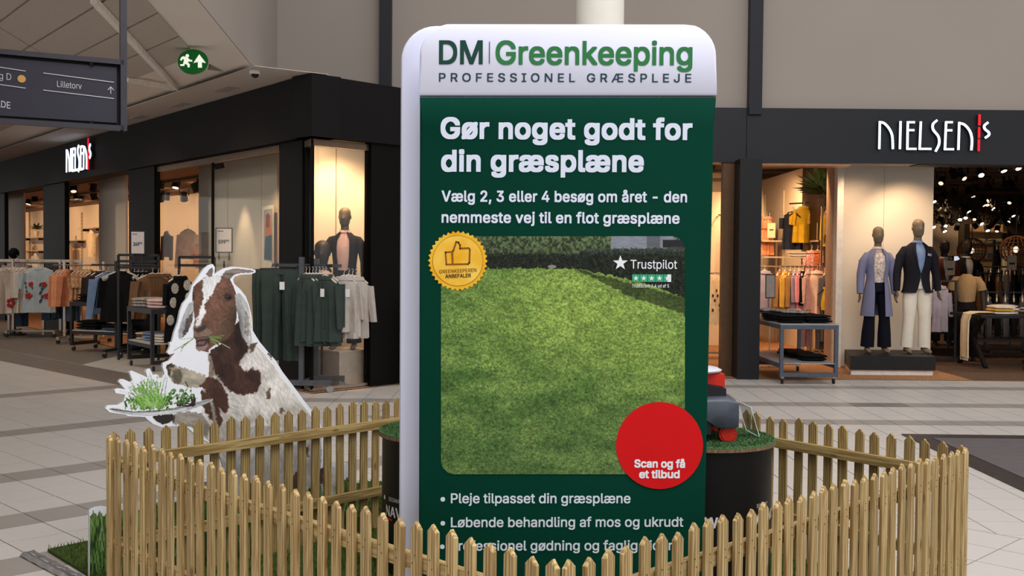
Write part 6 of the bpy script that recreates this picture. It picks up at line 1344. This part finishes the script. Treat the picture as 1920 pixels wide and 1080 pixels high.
for k, (x, y) in enumerate(((-.35, -.15), (-.0, -.12), (.3, -.1))): folded_pile(on_trolley(T3, x, y, .255), [blackc] * 2, .36, .30, .035, 'black trousers on the grey trolley shelf, %s pile' % ('near', 'middle', 'rear')[k], 'black clothes on the grey trolley shelf', 1.5)
card_s = PY(1444, 560, 14.6); ps2 = thing('price_sign', 'blank grey price card in a black frame above the grey trolley', 'sign', (card_s.x, 14.6, 0)); zc0 = card_s.z
MB().box((0, 0, zc0 + .17), (.135, .014, .33)).build('frame', steel_d, ps2); MB().box((0, -.009, zc0 + .17), (.115, .004, .30)).build('card', mat('card_grey', (150, 142, 136), .6), ps2); MB().bar((0, 0, .01), (0, 0, zc0 + .01), .014, .014, up=(0, 1, 0)).build('stem', chrome, ps2); MB().lathe([(.12, .004), (.12, .014), (.02, .018)], 16).build('foot', chrome, ps2)
# ---- racks in the middle bay
mustard = cloth('mustard', (206, 160, 66)); yellow = cloth('yellow', (222, 176, 44)); rosep = cloth('rose', (214, 170, 156), scale=26, rgb2=(186, 134, 126)); slate = cloth('slate', (84, 82, 88)); navyt = cloth('navy_top', (38, 42, 58)); lilac_s = cloth('lilac_shirt', (160, 146, 160)); brownm = cloth('camel', (150, 106, 62)); pinkc = cloth('candy_pink', (214, 130, 136))
rail_stand(Vector((PY(1400, 600, 16.0).x, 16.0, 0)), Vector((PY(1560, 600, 16.0).x, 16.1, 0)), PY(1480, 500, 16.0).z, 0, chrome, 'chrome rail packed with camel, rose and lilac clothes behind the grey trolley', (.12, .9), cast=False)
for k, (x, m, lab, rz, w_, yb) in enumerate(((1434, lilac_s, 'lilac striped shirt facing forward on the packed rail', 10, 40, 582), (1462, brownm, 'camel jacket beside the lilac shirt on the packed rail', 60, 44, 580), (1472, mustard, 'mustard jacket between camel tops on the packed rail', 62, 44, 578), (1482, brownm, 'camel jacket next to the mustard one on the packed rail', 64, 44, 576), (1490, lilac_s, 'lilac shirt seen edge-on on the packed rail', 66, 40, 578), (1498, pinkc, 'candy pink top edge-on on the packed rail', 66, 40, 578), (1506, blackc, 'black top edge-on on the packed rail', 66, 40, 572), (1516, rosep, 'rose top edge-on beside the embroidered blouse', 50, 42, 580), (1532, cloth('blush_shirt', (224, 184, 164)), 'blush embroidered blouse facing forward on the packed rail', 8, 44, 600), (1555, slate, 'slate jacket at the end of the packed rail', 40, 46, 640))): hang('top' if k not in (1, 2, 3) else 'jacket', x, 500, yb, w_, 16.0 - .02 * k, m, lab, 'clothes on the packed rail', math.radians(rz), k)
hang('scarf', 1546, 535, 588, 30, 15.6, yellow, 'yellow scarf among the slate jackets', None, .2, 1, hm=hang_d); hang('trousers', 1545, 590, 655, 30, 15.9, slate, 'slate trousers low behind the grey trolley', None, .2, 1); hang('trousers', 1510, 600, 650, 26, 16.2, cloth('dusty_pink', (186, 146, 140)), 'dusty pink trousers low behind the grey trolley', None, .2, 1)
for k, x in enumerate((1522, 1533, 1546)): hang('dress', x, 462, 525, 26, 16.4, rose if k != 1 else cloth('orange_print', (206, 130, 60), scale=30, rgb2=(160, 60, 70)), 'pink patterned halter top under the yellow tops, %s' % ('left of the orange one' if k == 0 else 'right of the orange one') if k != 1 else 'orange patterned halter top between two pink ones', 'patterned halter tops', .2, k)
YW = 17.2
hang('tee', 1487, 390, 468, 42, YW, navyt, 'navy top with a yellow neck scarf on the wall rail', None, math.radians(10), 1, hm=hang_d); hang('scarf', 1489, 392, 428, 30, YW - .12, yellow, 'yellow scarf tied round the navy top', None, .1, 2, hm=hang_d)
hang('tee', 1507, 380, 455, 46, YW - .05, yellow, 'bright yellow tee facing forward on the wall rail', None, math.radians(14), 0)
for k, x in enumerate((1518, 1525, 1532)): hang('tee', x, 382, 455, 40, YW + .1, mustard, 'mustard tee on the wall rail, %s behind the bright yellow one' % ORD[k], 'mustard tees', math.radians(55), k)
hang('top', 1556, 385, 462, 40, 16.3, yellow, 'yellow dress at the panel edge in the middle bay', None, math.radians(40), 2, cat='dress', name='hanging_dress'); hang('top', 1562, 388, 440, 34, 16.1, lilac_s, 'lilac grey sleeve top at the panel edge', None, math.radians(50), 3)
rs = thing('wall_rail', 'dark rail high on the divider wall carrying yellow tops', 'clothes rack', (PY(1480, 380, YW).x, YW, PY(1480, 382, YW).z)); MB().tube([(0, 0, 0), (XL - PY(1480, 380, YW).x, 0, .02)], .012, 8).build('rail', steel_d, rs)
for k, (xa_, xb_, y, Y_, lab) in enumerate(((1425, 1560, 482, 17.0, 'long pale shelf running below the yellow tops'), (1425, 1462, 452, 18.8, 'small pale shelf behind the navy pillar'), (1524, 1562, 452, 16.8, 'pale shelf under the yellow dress'), (1526, 1556, 413, 17.3, 'pale shelf with orange folded tops'))):
    a, b = PY(xa_, y, Y_), PY(xb_, y, Y_); b.x = min(b.x, XL - .01); sh_ = thing('wall_shelf', lab, 'shelf', ((a.x + b.x) / 2, Y_, a.z)); MB().box((0, 0, 0), (b.x - a.x, .34, .025)).build('board', mat('shelf_board', (196, 176, 148), .6), sh_); MB().bar((-(b.x - a.x) / 2 + .02, .15, 0), (-(b.x - a.x) / 2 + .02, .15, -a.z + .01), .03, .03, up=(0, 1, 0)).build('upright', chrome, sh_); MB().bar(((b.x - a.x) / 2 - .02, .15, 0), ((b.x - a.x) / 2 - .02, .15, -a.z + .01), .03, .03, up=(0, 1, 0)).build('upright', chrome, sh_)
    if k == 3: folded_pile((a.x * .35 + b.x * .65, Y_, a.z + .014), [cloth('orange_fold', (216, 132, 62)), peach, MATS['cloth_orange_fold']], .22, .26, .05, 'orange folded top on the shelf by the plant', 'orange folded tops')
    if k == 0: folded_pile((b.x - .25, Y_, a.z + .014), [offw, offw], .30, .26, .04, 'white folded top on the long pale shelf', 'white folded tops on the long shelf')
for k, (x, y, Y_, lab) in enumerate(((1446, 446, 18.7, 'cream price card on the small pale shelf'), (1540, 449, 16.7, 'cream price card under the yellow dress'))):
    P = PY(x, y, Y_); cc = thing('price_card', lab, 'sign', P); MB().box((0, 0, .13), (.14, .012, .26)).build('card', mat('card_cream', (232, 210, 176), .6), cc); MB().box((0, -.008, .14), (.07, .002, .02)).build('print', mat('sign_card_ink', (54, 52, 56), .6, var=0), cc)
for k, x in enumerate((1433, 1438, 1443)): hang('tee', x, 400, 478, 24, 18.9, peach, 'peach top just beyond the navy pillar in the middle bay, %s from the pillar' % ORD[k], 'peach tops beyond the pillar', math.radians(60), k)
# perforated uprights on the divider wall
for k, y in enumerate((16.4, 17.6, 18.9, 20.3)): MB().box((XL - .012, y, 1.7), (.02, .05, 2.0)).build('wall_upright', mat('upright_pale', (206, 184, 150), .6), bpy.data.objects['wall_shop_divider'])
MB().box((XL - .02, 16.4, 2.2), (.03, 2.4, 1.6)).build('dark_panel', mat('panel_umber', (58, 38, 26), .6), bpy.data.objects['wall_shop_divider'])
pl3 = PY(1545, 372, 15.9); pt3 = thing('hanging_plant', 'dark leafy plant high at the edge of the pale mannequin panel', 'plant', pl3); leaves(pt3, 160, (0, 0, .05), .28, .30, MATS['leaf_dark'], 6); MB().lathe([(.05, -.12), (.10, 0), (.09, 0)], 14).build('pot', mat('pot_dark', (40, 32, 28), .6), pt3, smooth=True); leaves(pt3, 60, (0, .1, .5), .25, .22, MATS['leaf_dark'], 8, 'upper_leaves'); MB().bar((0, .08, -.1), (0, .08, -pl3.z + .01), .03, .03, up=(0, 1, 0)).build('post', chrome, pt3)
# ---- narrow bay left of the navy pillar
YN = 16.8
cream_sk = cloth('skirt_cream', (232, 206, 164), scale=24, rgb2=(216, 186, 144)); 
for k, x in enumerate((1330, 1340, 1350, 1360)):
    sk_ = hang('skirt', x, 513, 608, 34, YN - 1.2 + .03 * k, cream_sk, 'cream embroidered skirt left of the navy pillar, %s from the banner edge' % ORD[k], 'cream embroidered skirts', math.radians(40), k)
    for q in range(7): MB().ell((.05 * math.cos(q * 2.4 + k) - .02, -.115 - .004 * q, -.25 - .07 * q), (.022, .006, .026), 7, 5).build('flower_embroidery', blk_e, sk_)
rail_stand(Vector((2.6, YN - 1.1, 0)), Vector((3.35, YN - 1.1, 0)), PY(1345, 513, YN - 1.2).z, 0, chrome, 'short chrome rail of cream skirts beside the navy pillar', (.1, .95), cast=False)
for k, (x, m, lab) in enumerate(((1368, blackc, 'black top in the bundle left of the navy pillar'), (1373, offw, 'off-white jacket in the bundle left of the navy pillar'), (1379, peach, 'peach jacket in the bundle left of the navy pillar'), (1385, pinkc, 'pink jacket in the bundle left of the navy pillar'))): hang('jacket', x, 498, 566, 34, YN - .5, m, lab, 'bundle left of the navy pillar', math.radians(62), k)
for k, x in enumerate((1366, 1372, 1378, 1384)): hang('blouse', x, 402, 472, 30, 17.6, peach, 'peach blouse high on the cream wall, %s from the banner edge' % ORD[k], 'peach blouses on the cream wall', math.radians(58), k)
wr = thing('wall_rail', 'thin rail of peach blouses on the cream wall left of the navy pillar', 'clothes rack', (PY(1358, 402, 17.6).x, 17.6, PY(1358, 403, 17.6).z)); MB().tube([(-.1, 0, 0), (.5, 0, 0)], .010, 8).build('rail', chrome, wr); MB().bar((0, 0, 0), (0, .6, 0), .02, .02).build('bracket', chrome, wr)
# ================================================================== men's department
def tab(loc, L, D, H, label, rz=0):
    t = thing('trestle_table', label, 'table', loc, rz); wd = mat('table_black', (22, 19, 18), .5); MB().box((0, 0, H), (L, D, .04)).build('top', wd, t)
    for s in (-1, 1):
        for a, b in ((-1, 1), (1, -1)): MB().bar((s * (L / 2 - .12), a * D * .42, .005), (s * (L / 2 - .12), b * D * .30, H - .02), .05, .05, up=(1, 0, 0)).build('leg', wd, t)
    MB().bar((-L / 2 + .12, 0, H * .5), (L / 2 - .12, 0, H * .5), .04, .04).build('stretcher', wd, t); return t
tA_ = PY(1880, 690, 14.6); tab((7.15, 15.1, .004), 1.5, .9, .72, 'black trestle table with a cream scarf hanging off its end', math.radians(4)); tab((6.65, 16.8, .004), 1.3, .8, .70, 'black trestle table under the lavender shirt', math.radians(-4))
tt = thing('rolling_base', 'black wheeled rack base in front of the trestle table', 'stand', (7.05, 14.35, .004)); MB().bar((-.15, 0, .13), (1.3, 0, .13), .05, .05).build('bar', MATS['table_black'], tt); caster(tt, -.1, 0, .05); caster(tt, 1.2, 0, .05); MB().bar((.12, 0, .13), (.12, 0, .70), .05, .05, up=(0, 1, 0)).build('post', MATS['table_black'], tt); MB().bar((.12, 0, .70), (1.2, 0, .70), .05, .04).build('top_bar', MATS['table_black'], tt); MB().bar((1.2, 0, .13), (1.2, 0, .70), .05, .05, up=(0, 1, 0)).build('post', MATS['table_black'], tt)
sc = thing('draped_scarf', 'long cream scarf draped over the end of the trestle table', 'scarf', (6.44, 15.0, .75)); R_ = []
for s, (x, z) in enumerate(((.62, .012), (.3, .02), (.06, .022), (-.04, .0), (-.07, -.10), (-.075, -.35), (-.07, -.62))): R_.append([Vector((x + .01 * math.sin(j), -.13 + .26 * j / 7, z + .006 * math.sin(j * 2))) for j in range(8)] + [Vector((x + .02, .13 - .26 * j / 7, z - .006)) for j in range(8)])
MB().rings(R_).build('cloth', cloth('scarf_cream', (214, 196, 166)), sc, smooth=True)
fr_ = MB()
for j in range(9): fr_.tube([(-.062, -.12 + .03 * j, -.62), (-.06, -.12 + .03 * j, -.66)], .005, 5)
fr_.build('fringe', MATS['cloth_scarf_cream'], sc, kind='stuff')
for k, (x, y, ms, lab, g) in enumerate(((6.85, 14.95, [offw, mustard, offw], 'pale folded top beside the cream scarf', 'pale folded tops on the trestle'), (7.05, 15.25, [cloth('grey_fold', (170, 166, 168)), offw, MATS['cloth_grey_fold']], 'grey folded shirt behind the cream scarf', 'grey folded shirts on the trestle'), (7.45, 14.9, [cloth('dark_olive', (70, 62, 50)), slate, brownm, slate], 'dark folded jumper at the end of the trestle', 'dark folded jumpers on the trestle'), (7.5, 15.3, [MATS['cloth_grey_fold']] * 2, 'light grey folded shirt behind the dark jumpers', 'light grey shirts on the trestle'))): folded_pile((x, y, .746), ms, .30, .32, .04, lab, g)
folded_pile((6.35, 16.6, .73), [peach, brownm, peach], .34, .3, .035, 'rust folded top under the lavender shirt', 'rust folded tops'); folded_pile((6.75, 16.7, .73), [blackc, slate], .3, .3, .04, 'dark folded top beside the rust pile', 'dark tops beside the rust pile')
hang('top', 1764, 528, 622, 40, 15.6, cloth('lavender', (176, 166, 178)), 'lavender shirt hanging beside the pale mannequin panel', None, math.radians(20), 1)
rk = thing('clothes_rack', 'black rack holding the lavender shirt beside the panel', 'clothes rack', (PY(1764, 560, 15.6).x, 15.6, 0)); zz_ = PY(1764, 527, 15.6).z; MB().bar((-.2, 0, zz_), (.25, 0, zz_), .025, .025).build('rail', steel_d, rk); MB().bar((.22, 0, .005), (.22, 0, zz_), .03, .03, up=(0, 1, 0)).build('upright', steel_d, rk); MB().bar((-.2, 0, .03), (.3, 0, .03), .04, .04).build('foot', steel_d, rk)
# bust in beige knit, suits behind
kn = PY(1812, 560, 15.9); mannequin((kn.x, 15.9, .004), math.radians(-25), 1.56, 'headless dark mannequin in a beige knitted tee beside the trestle table', cloth('beige_knit', (160, 132, 96), scale=50, stretch=(1, 1, .25)), cloth('dark_bottom', (26, 22, 22)), None, head=False, skinm=skin_d, short=True)
kn = PY(1812, 520, 19.0); mannequin((kn.x, 19.0, .004), 0, 1.86, 'dark mannequin in a black suit and tie deep in the men\'s department', cloth('suit_black', (22, 21, 24), var=.05), cloth('suit_trouser', (22, 21, 24)), cloth('suit_shirt', (190, 186, 184)), skinm=skin_d)
kn = PY(1769, 520, 18.6); mannequin((kn.x, 18.6, .004), .1, 1.84, 'dark mannequin in a rust brown jacket behind the tall mannequin\'s shoulder', cloth('rust_jacket', (112, 62, 42)), cloth('rust_trouser', (40, 32, 30)), cloth('suit_shirt', (190, 186, 184)), skinm=skin_d)
for k, (x, y, Y_, txt, lab) in enumerate(((1781, 516, 17.6, '2 for', 'pale price board beside the rust brown jacket'), (1897, 505, 18.5, '2 for', 'pale price board under the round lamp at the right edge'))):
    P = PY(x, y, Y_); b_ = thing('price_board', lab, 'sign', (P.x, Y_, 0)); MB().box((0, 0, P.z + .12), (.16, .012, .24)).build('card', mat('card_dim', (196, 176, 154), .6), b_); MB().box((0, -.008, P.z + .10), (.10, .002, .035)).build('print', mat('sign_card_ink', (54, 52, 56), .6, var=0), b_); MB().bar((0, .01, .005), (0, .01, P.z), .02, .02, up=(0, 1, 0)).build('stem', steel_d, b_)
# round woven lamps
for k, (x, y, Y_) in enumerate(((1822, 470, 22.0), (1905, 468, 20.0))):
    P = PY(x, y, Y_); P.z = max(P.z, 1.45); r_ = .22 * 1.3; lp_ = thing('pendant_lamp', 'round woven pendant lamp %s' % ('above the black suit mannequin' if k == 0 else 'at the right edge of the shop'), 'lamp', P); sh2 = MB()
    for j in range(10):
        a = math.pi * j / 10; sh2.tube([(r_ * math.cos(t) * math.cos(a), r_ * math.cos(t) * math.sin(a), r_ * .9 * math.sin(t)) for t in [2 * math.pi * q / 20 for q in range(21)]], .008, 5)
    for j in range(-3, 4): z = r_ * .9 * j / 4; rr_ = r_ * math.sqrt(max(.05, 1 - (j / 4) ** 2)); sh2.tube([(rr_ * math.cos(t), rr_ * math.sin(t), z) for t in [2 * math.pi * q / 20 for q in range(21)]], .006, 5)
    sh2.build('woven_shade', mat('wicker', (96, 62, 40), .7), lp_); MB().tube([(0, 0, r_ * .8), (0, 0, 3.30 - P.z)], .008, 6).build('cord', steel_d, lp_); MB().ell((0, 0, 0), (.05, .05, .06), 10, 8).build('bulb', lens_dim, lp_, smooth=True)
# racks and shelving at the back
def back_rack(x0, x1, y, Y_, cols, label, gl_, kind='top', yb=None):
    a, b = PY(x0, y, Y_), PY(x1, y, Y_); rail_stand(Vector((a.x, Y_, 0)), Vector((b.x, Y_, 0)), a.z, 0, steel_d, label, (.05, .95), cast=False, foot=.2); n = max(3, int((b.x - a.x) / .13))
    for k in range(n): c = cols[k % len(cols)]; garment(kind, (a.x + (b.x - a.x) * (k + .5) / n, Y_, a.z), .44, .70 if yb is None else yb, c[0], c[1] + ', %s from the left' % ORD[k], gl_, math.radians(66), k)
back_rack(1845, 1925, 548, 16.4, [(slate, 'grey shirt on the low black rack behind the trestle'), (blackc, 'black shirt on the low black rack behind the trestle')], 'low black rack of grey shirts behind the trestle table', 'grey and black shirts behind the trestle', yb=.42)
back_rack(1862, 1905, 455, 21.5, [(blackc, 'black jacket on the rear rack'), (offw, 'white shirt on the rear rack'), (pinkt, 'pale pink shirt on the rear rack')], 'rear rack of shirts at the far right of the shop', 'shirts on the rear rack')
back_rack(1830, 1880, 512, 18.8, [(brownm, 'brown jacket on the mid rack'), (blackc, 'black jacket on the mid rack')], 'mid rack of dark jackets behind the knit mannequin', 'dark jackets on the mid rack')
back_rack(1835, 1925, 500, 20.2, [(slate, 'slate jacket on the long dark rack'), (blackc, 'black coat on the long dark rack'), (navyt, 'navy coat on the long dark rack')], 'long dark rack of coats in the men\'s department', 'coats on the long dark rack')
sh3 = thing('shelf_unit', 'lit pale shelf niche on the rear wall of the shop', 'shelves', (PY(1853, 460, 26.6).x, 26.75, 0)); MB().box((0, .1, 1.2), (.95, .04, 2.4)).build('back_board', mat('niche_back', (206, 178, 140), .7), sh3)
for z in (1.2, 1.55, 1.9, 2.2): MB().box((0, -.02, z), (.95, .22, .03)).build('board', mat('niche_board', (150, 120, 90), .7), sh3)
for s in (-1, 1): MB().box((s * .48, -.02, 1.2), (.03, .24, 2.4)).build('side', steel_d, sh3)
for k, (z, c) in enumerate(((1.215, offw), (1.565, denim_l), (1.915, offw))):
    for q in (-.22, .2): folded_pile((PY(1853, 460, 26.6).x + q, 26.7, z), [c] * 2, .3, .2, .06, 'folded shirt in the lit niche, %s shelf %s' % (('bottom', 'middle', 'top')[k], 'left' if q < 0 else 'right'), 'folded shirts in the %s niche shelf' % ('bottom', 'middle', 'top')[k])
wp_ = thing('wall_panel', 'pale panel with small display on the rear wall behind the rust jacket', 'panel', (PY(1778, 470, 26).x, 26.8, 0)); MB().box((-.25, .1, 1.3), (1.7, .05, 2.2)).build('board', mat('panel_grey', (186, 176, 164), .7), wp_); MB().box((.45, .02, 1.62), (.5, .12, .04)).build('ledge', mat('ledge', (190, 150, 110), .6), wp_)
scr = thing('wall_screen', 'small bright blue and white screen behind the black suit mannequin', 'screen', (PY(1826, 486, 26).x, 26.8, 1.25)); MB().box((0, .05, 0), (.34, .05, .75)).build('case', steel_d, scr); MB().box((0, .02, 0), (.28, .01, .68)).build('display', mat('screen_glow', (206, 216, 232), .4, var=.2, scale=6, emis=.9), scr)
spot((PY(1853, 460, 26).x, 26.0, 3.0), (PY(1853, 470, 26.6).x, 26.8, 1.5), 60, SUNWARM, 90); spot((PY(1770, 460, 26).x, 25.8, 3.0), (PY(1770, 470, 26.6).x, 26.9, 1.7), 50, SUNWARM, 90)
# ---- spotlights under the dark ceiling
def zl(x, y): return (1740 + x / 6, 300 + y / 6)
ON = [(600, 185), (855, 138), (1020, 108), (72, 482), (460, 595), (735, 562), (360, 685), (423, 665), (605, 732), (68, 767), (197, 758), (190, 815), (672, 808), (960, 643), (900, 712)]
DIM = [(145, 275), (410, 222), (510, 425), (635, 525), (670, 520), (915, 495), (520, 680), (775, 815)]
OFF = [(300, 200), (170, 425), (300, 405), (450, 385), (550, 370), (700, 345), (850, 320), (950, 310), (600, 490), (1025, 490), (370, 570), (500, 650), (840, 625), (240, 680), (745, 705), (100, 600), (190, 600), (130, 690), (260, 730), (550, 775), (870, 690), (1045, 735), (320, 790), (690, 765), (900, 745)]
for lst, on in ((ON, 1), (DIM, 2), (OFF, 0)):
    for x, y in lst:
        rank = ORD[sorted(lst).index((x, y))]; px_, py_ = zl(x, y); Yd_ = min(26, max(14.2, 1.44 * FPX / max(40, 488 - py_))); P = PY(px_, py_ - 2, Yd_)
        if P.z > 3.0: P = G(px_, py_ - 2, 2.98)
        lamp(P, math.radians(RND.uniform(25, 50)) * (-1 if on else RND.choice((-1, 1))), RND.uniform(-.8, .8) + (0 if on else RND.uniform(0, 6)), on, '%s black track spotlight under the dark shop ceiling, %s from the left' % (('unlit', 'glowing', 'dimly lit')[on], rank), ('glowing ceiling spotlights', 'unlit ceiling spotlights', 'dim ceiling spotlights')[0 if on == 1 else 1 if on == 0 else 2], .95)
for k, (x, y) in enumerate(((1332, 314), (1360, 310), (1374, 372))): P = G(x, y, 3.0); lamp(P, .4, k, 0, 'unlit track spotlight in the narrow bay by the banner, %s from the left' % ORD[k], 'narrow bay spotlights', 1.2)
for (x, y, z, tx, ty, pw) in ((3.4, 15.2, 2.9, 3.9, 17.2, 150), (4.1, 15.0, 2.9, 4.3, 16.6, 110), (3.9, 17.5, 2.9, XL, 18.8, 150), (3.0, 16.4, 2.9, 2.9, 18.2, 110), (2.6, 14.6, 2.9, 3.0, 16.2, 60), (3.9, 20, 2.9, 4.2, 22.5, 120)): spot((x, y, z), (tx, ty, .8), pw, SUNWARM, 120)
for (x, y, tx, ty, pw) in ((6.6, 14.6, 6.8, 15.0, 60), (7.4, 16.0, 7.2, 15.2, 60), (7.2, 18.6, 7.4, 20, 80), (8.6, 19.6, 9.0, 20.5, 80), (10, 23, 10.4, 24.5, 90)): spot((x, y, 2.9), (tx, ty, .8), pw, SUNWARM, 100)
# ================================================================== dark entrance mat
em = thing('entrance_mat', 'large dark grey ribbed entrance mat set in a dark frame', 'mat', (0, 0, .004)); MB().prism([(3.32, 5.2, 0), (8.2, 5.0, 0), (8.2, 8.95, 0), (3.34, 9.08, 0)], (0, 0, .006)).build('frame', mat('mat_frame', (72, 62, 60), .4, .3), em); MB().prism([(3.50, 5.2, .006), (8.2, 5.0, .006), (8.2, 8.75, .006), (3.52, 8.86, .006)], (0, 0, .005)).build('mat_field', mat('mat_grey', (96, 88, 90), .85, scale=40, var=.2, bump=.5, stretch=(.3, 3, 1)), em)
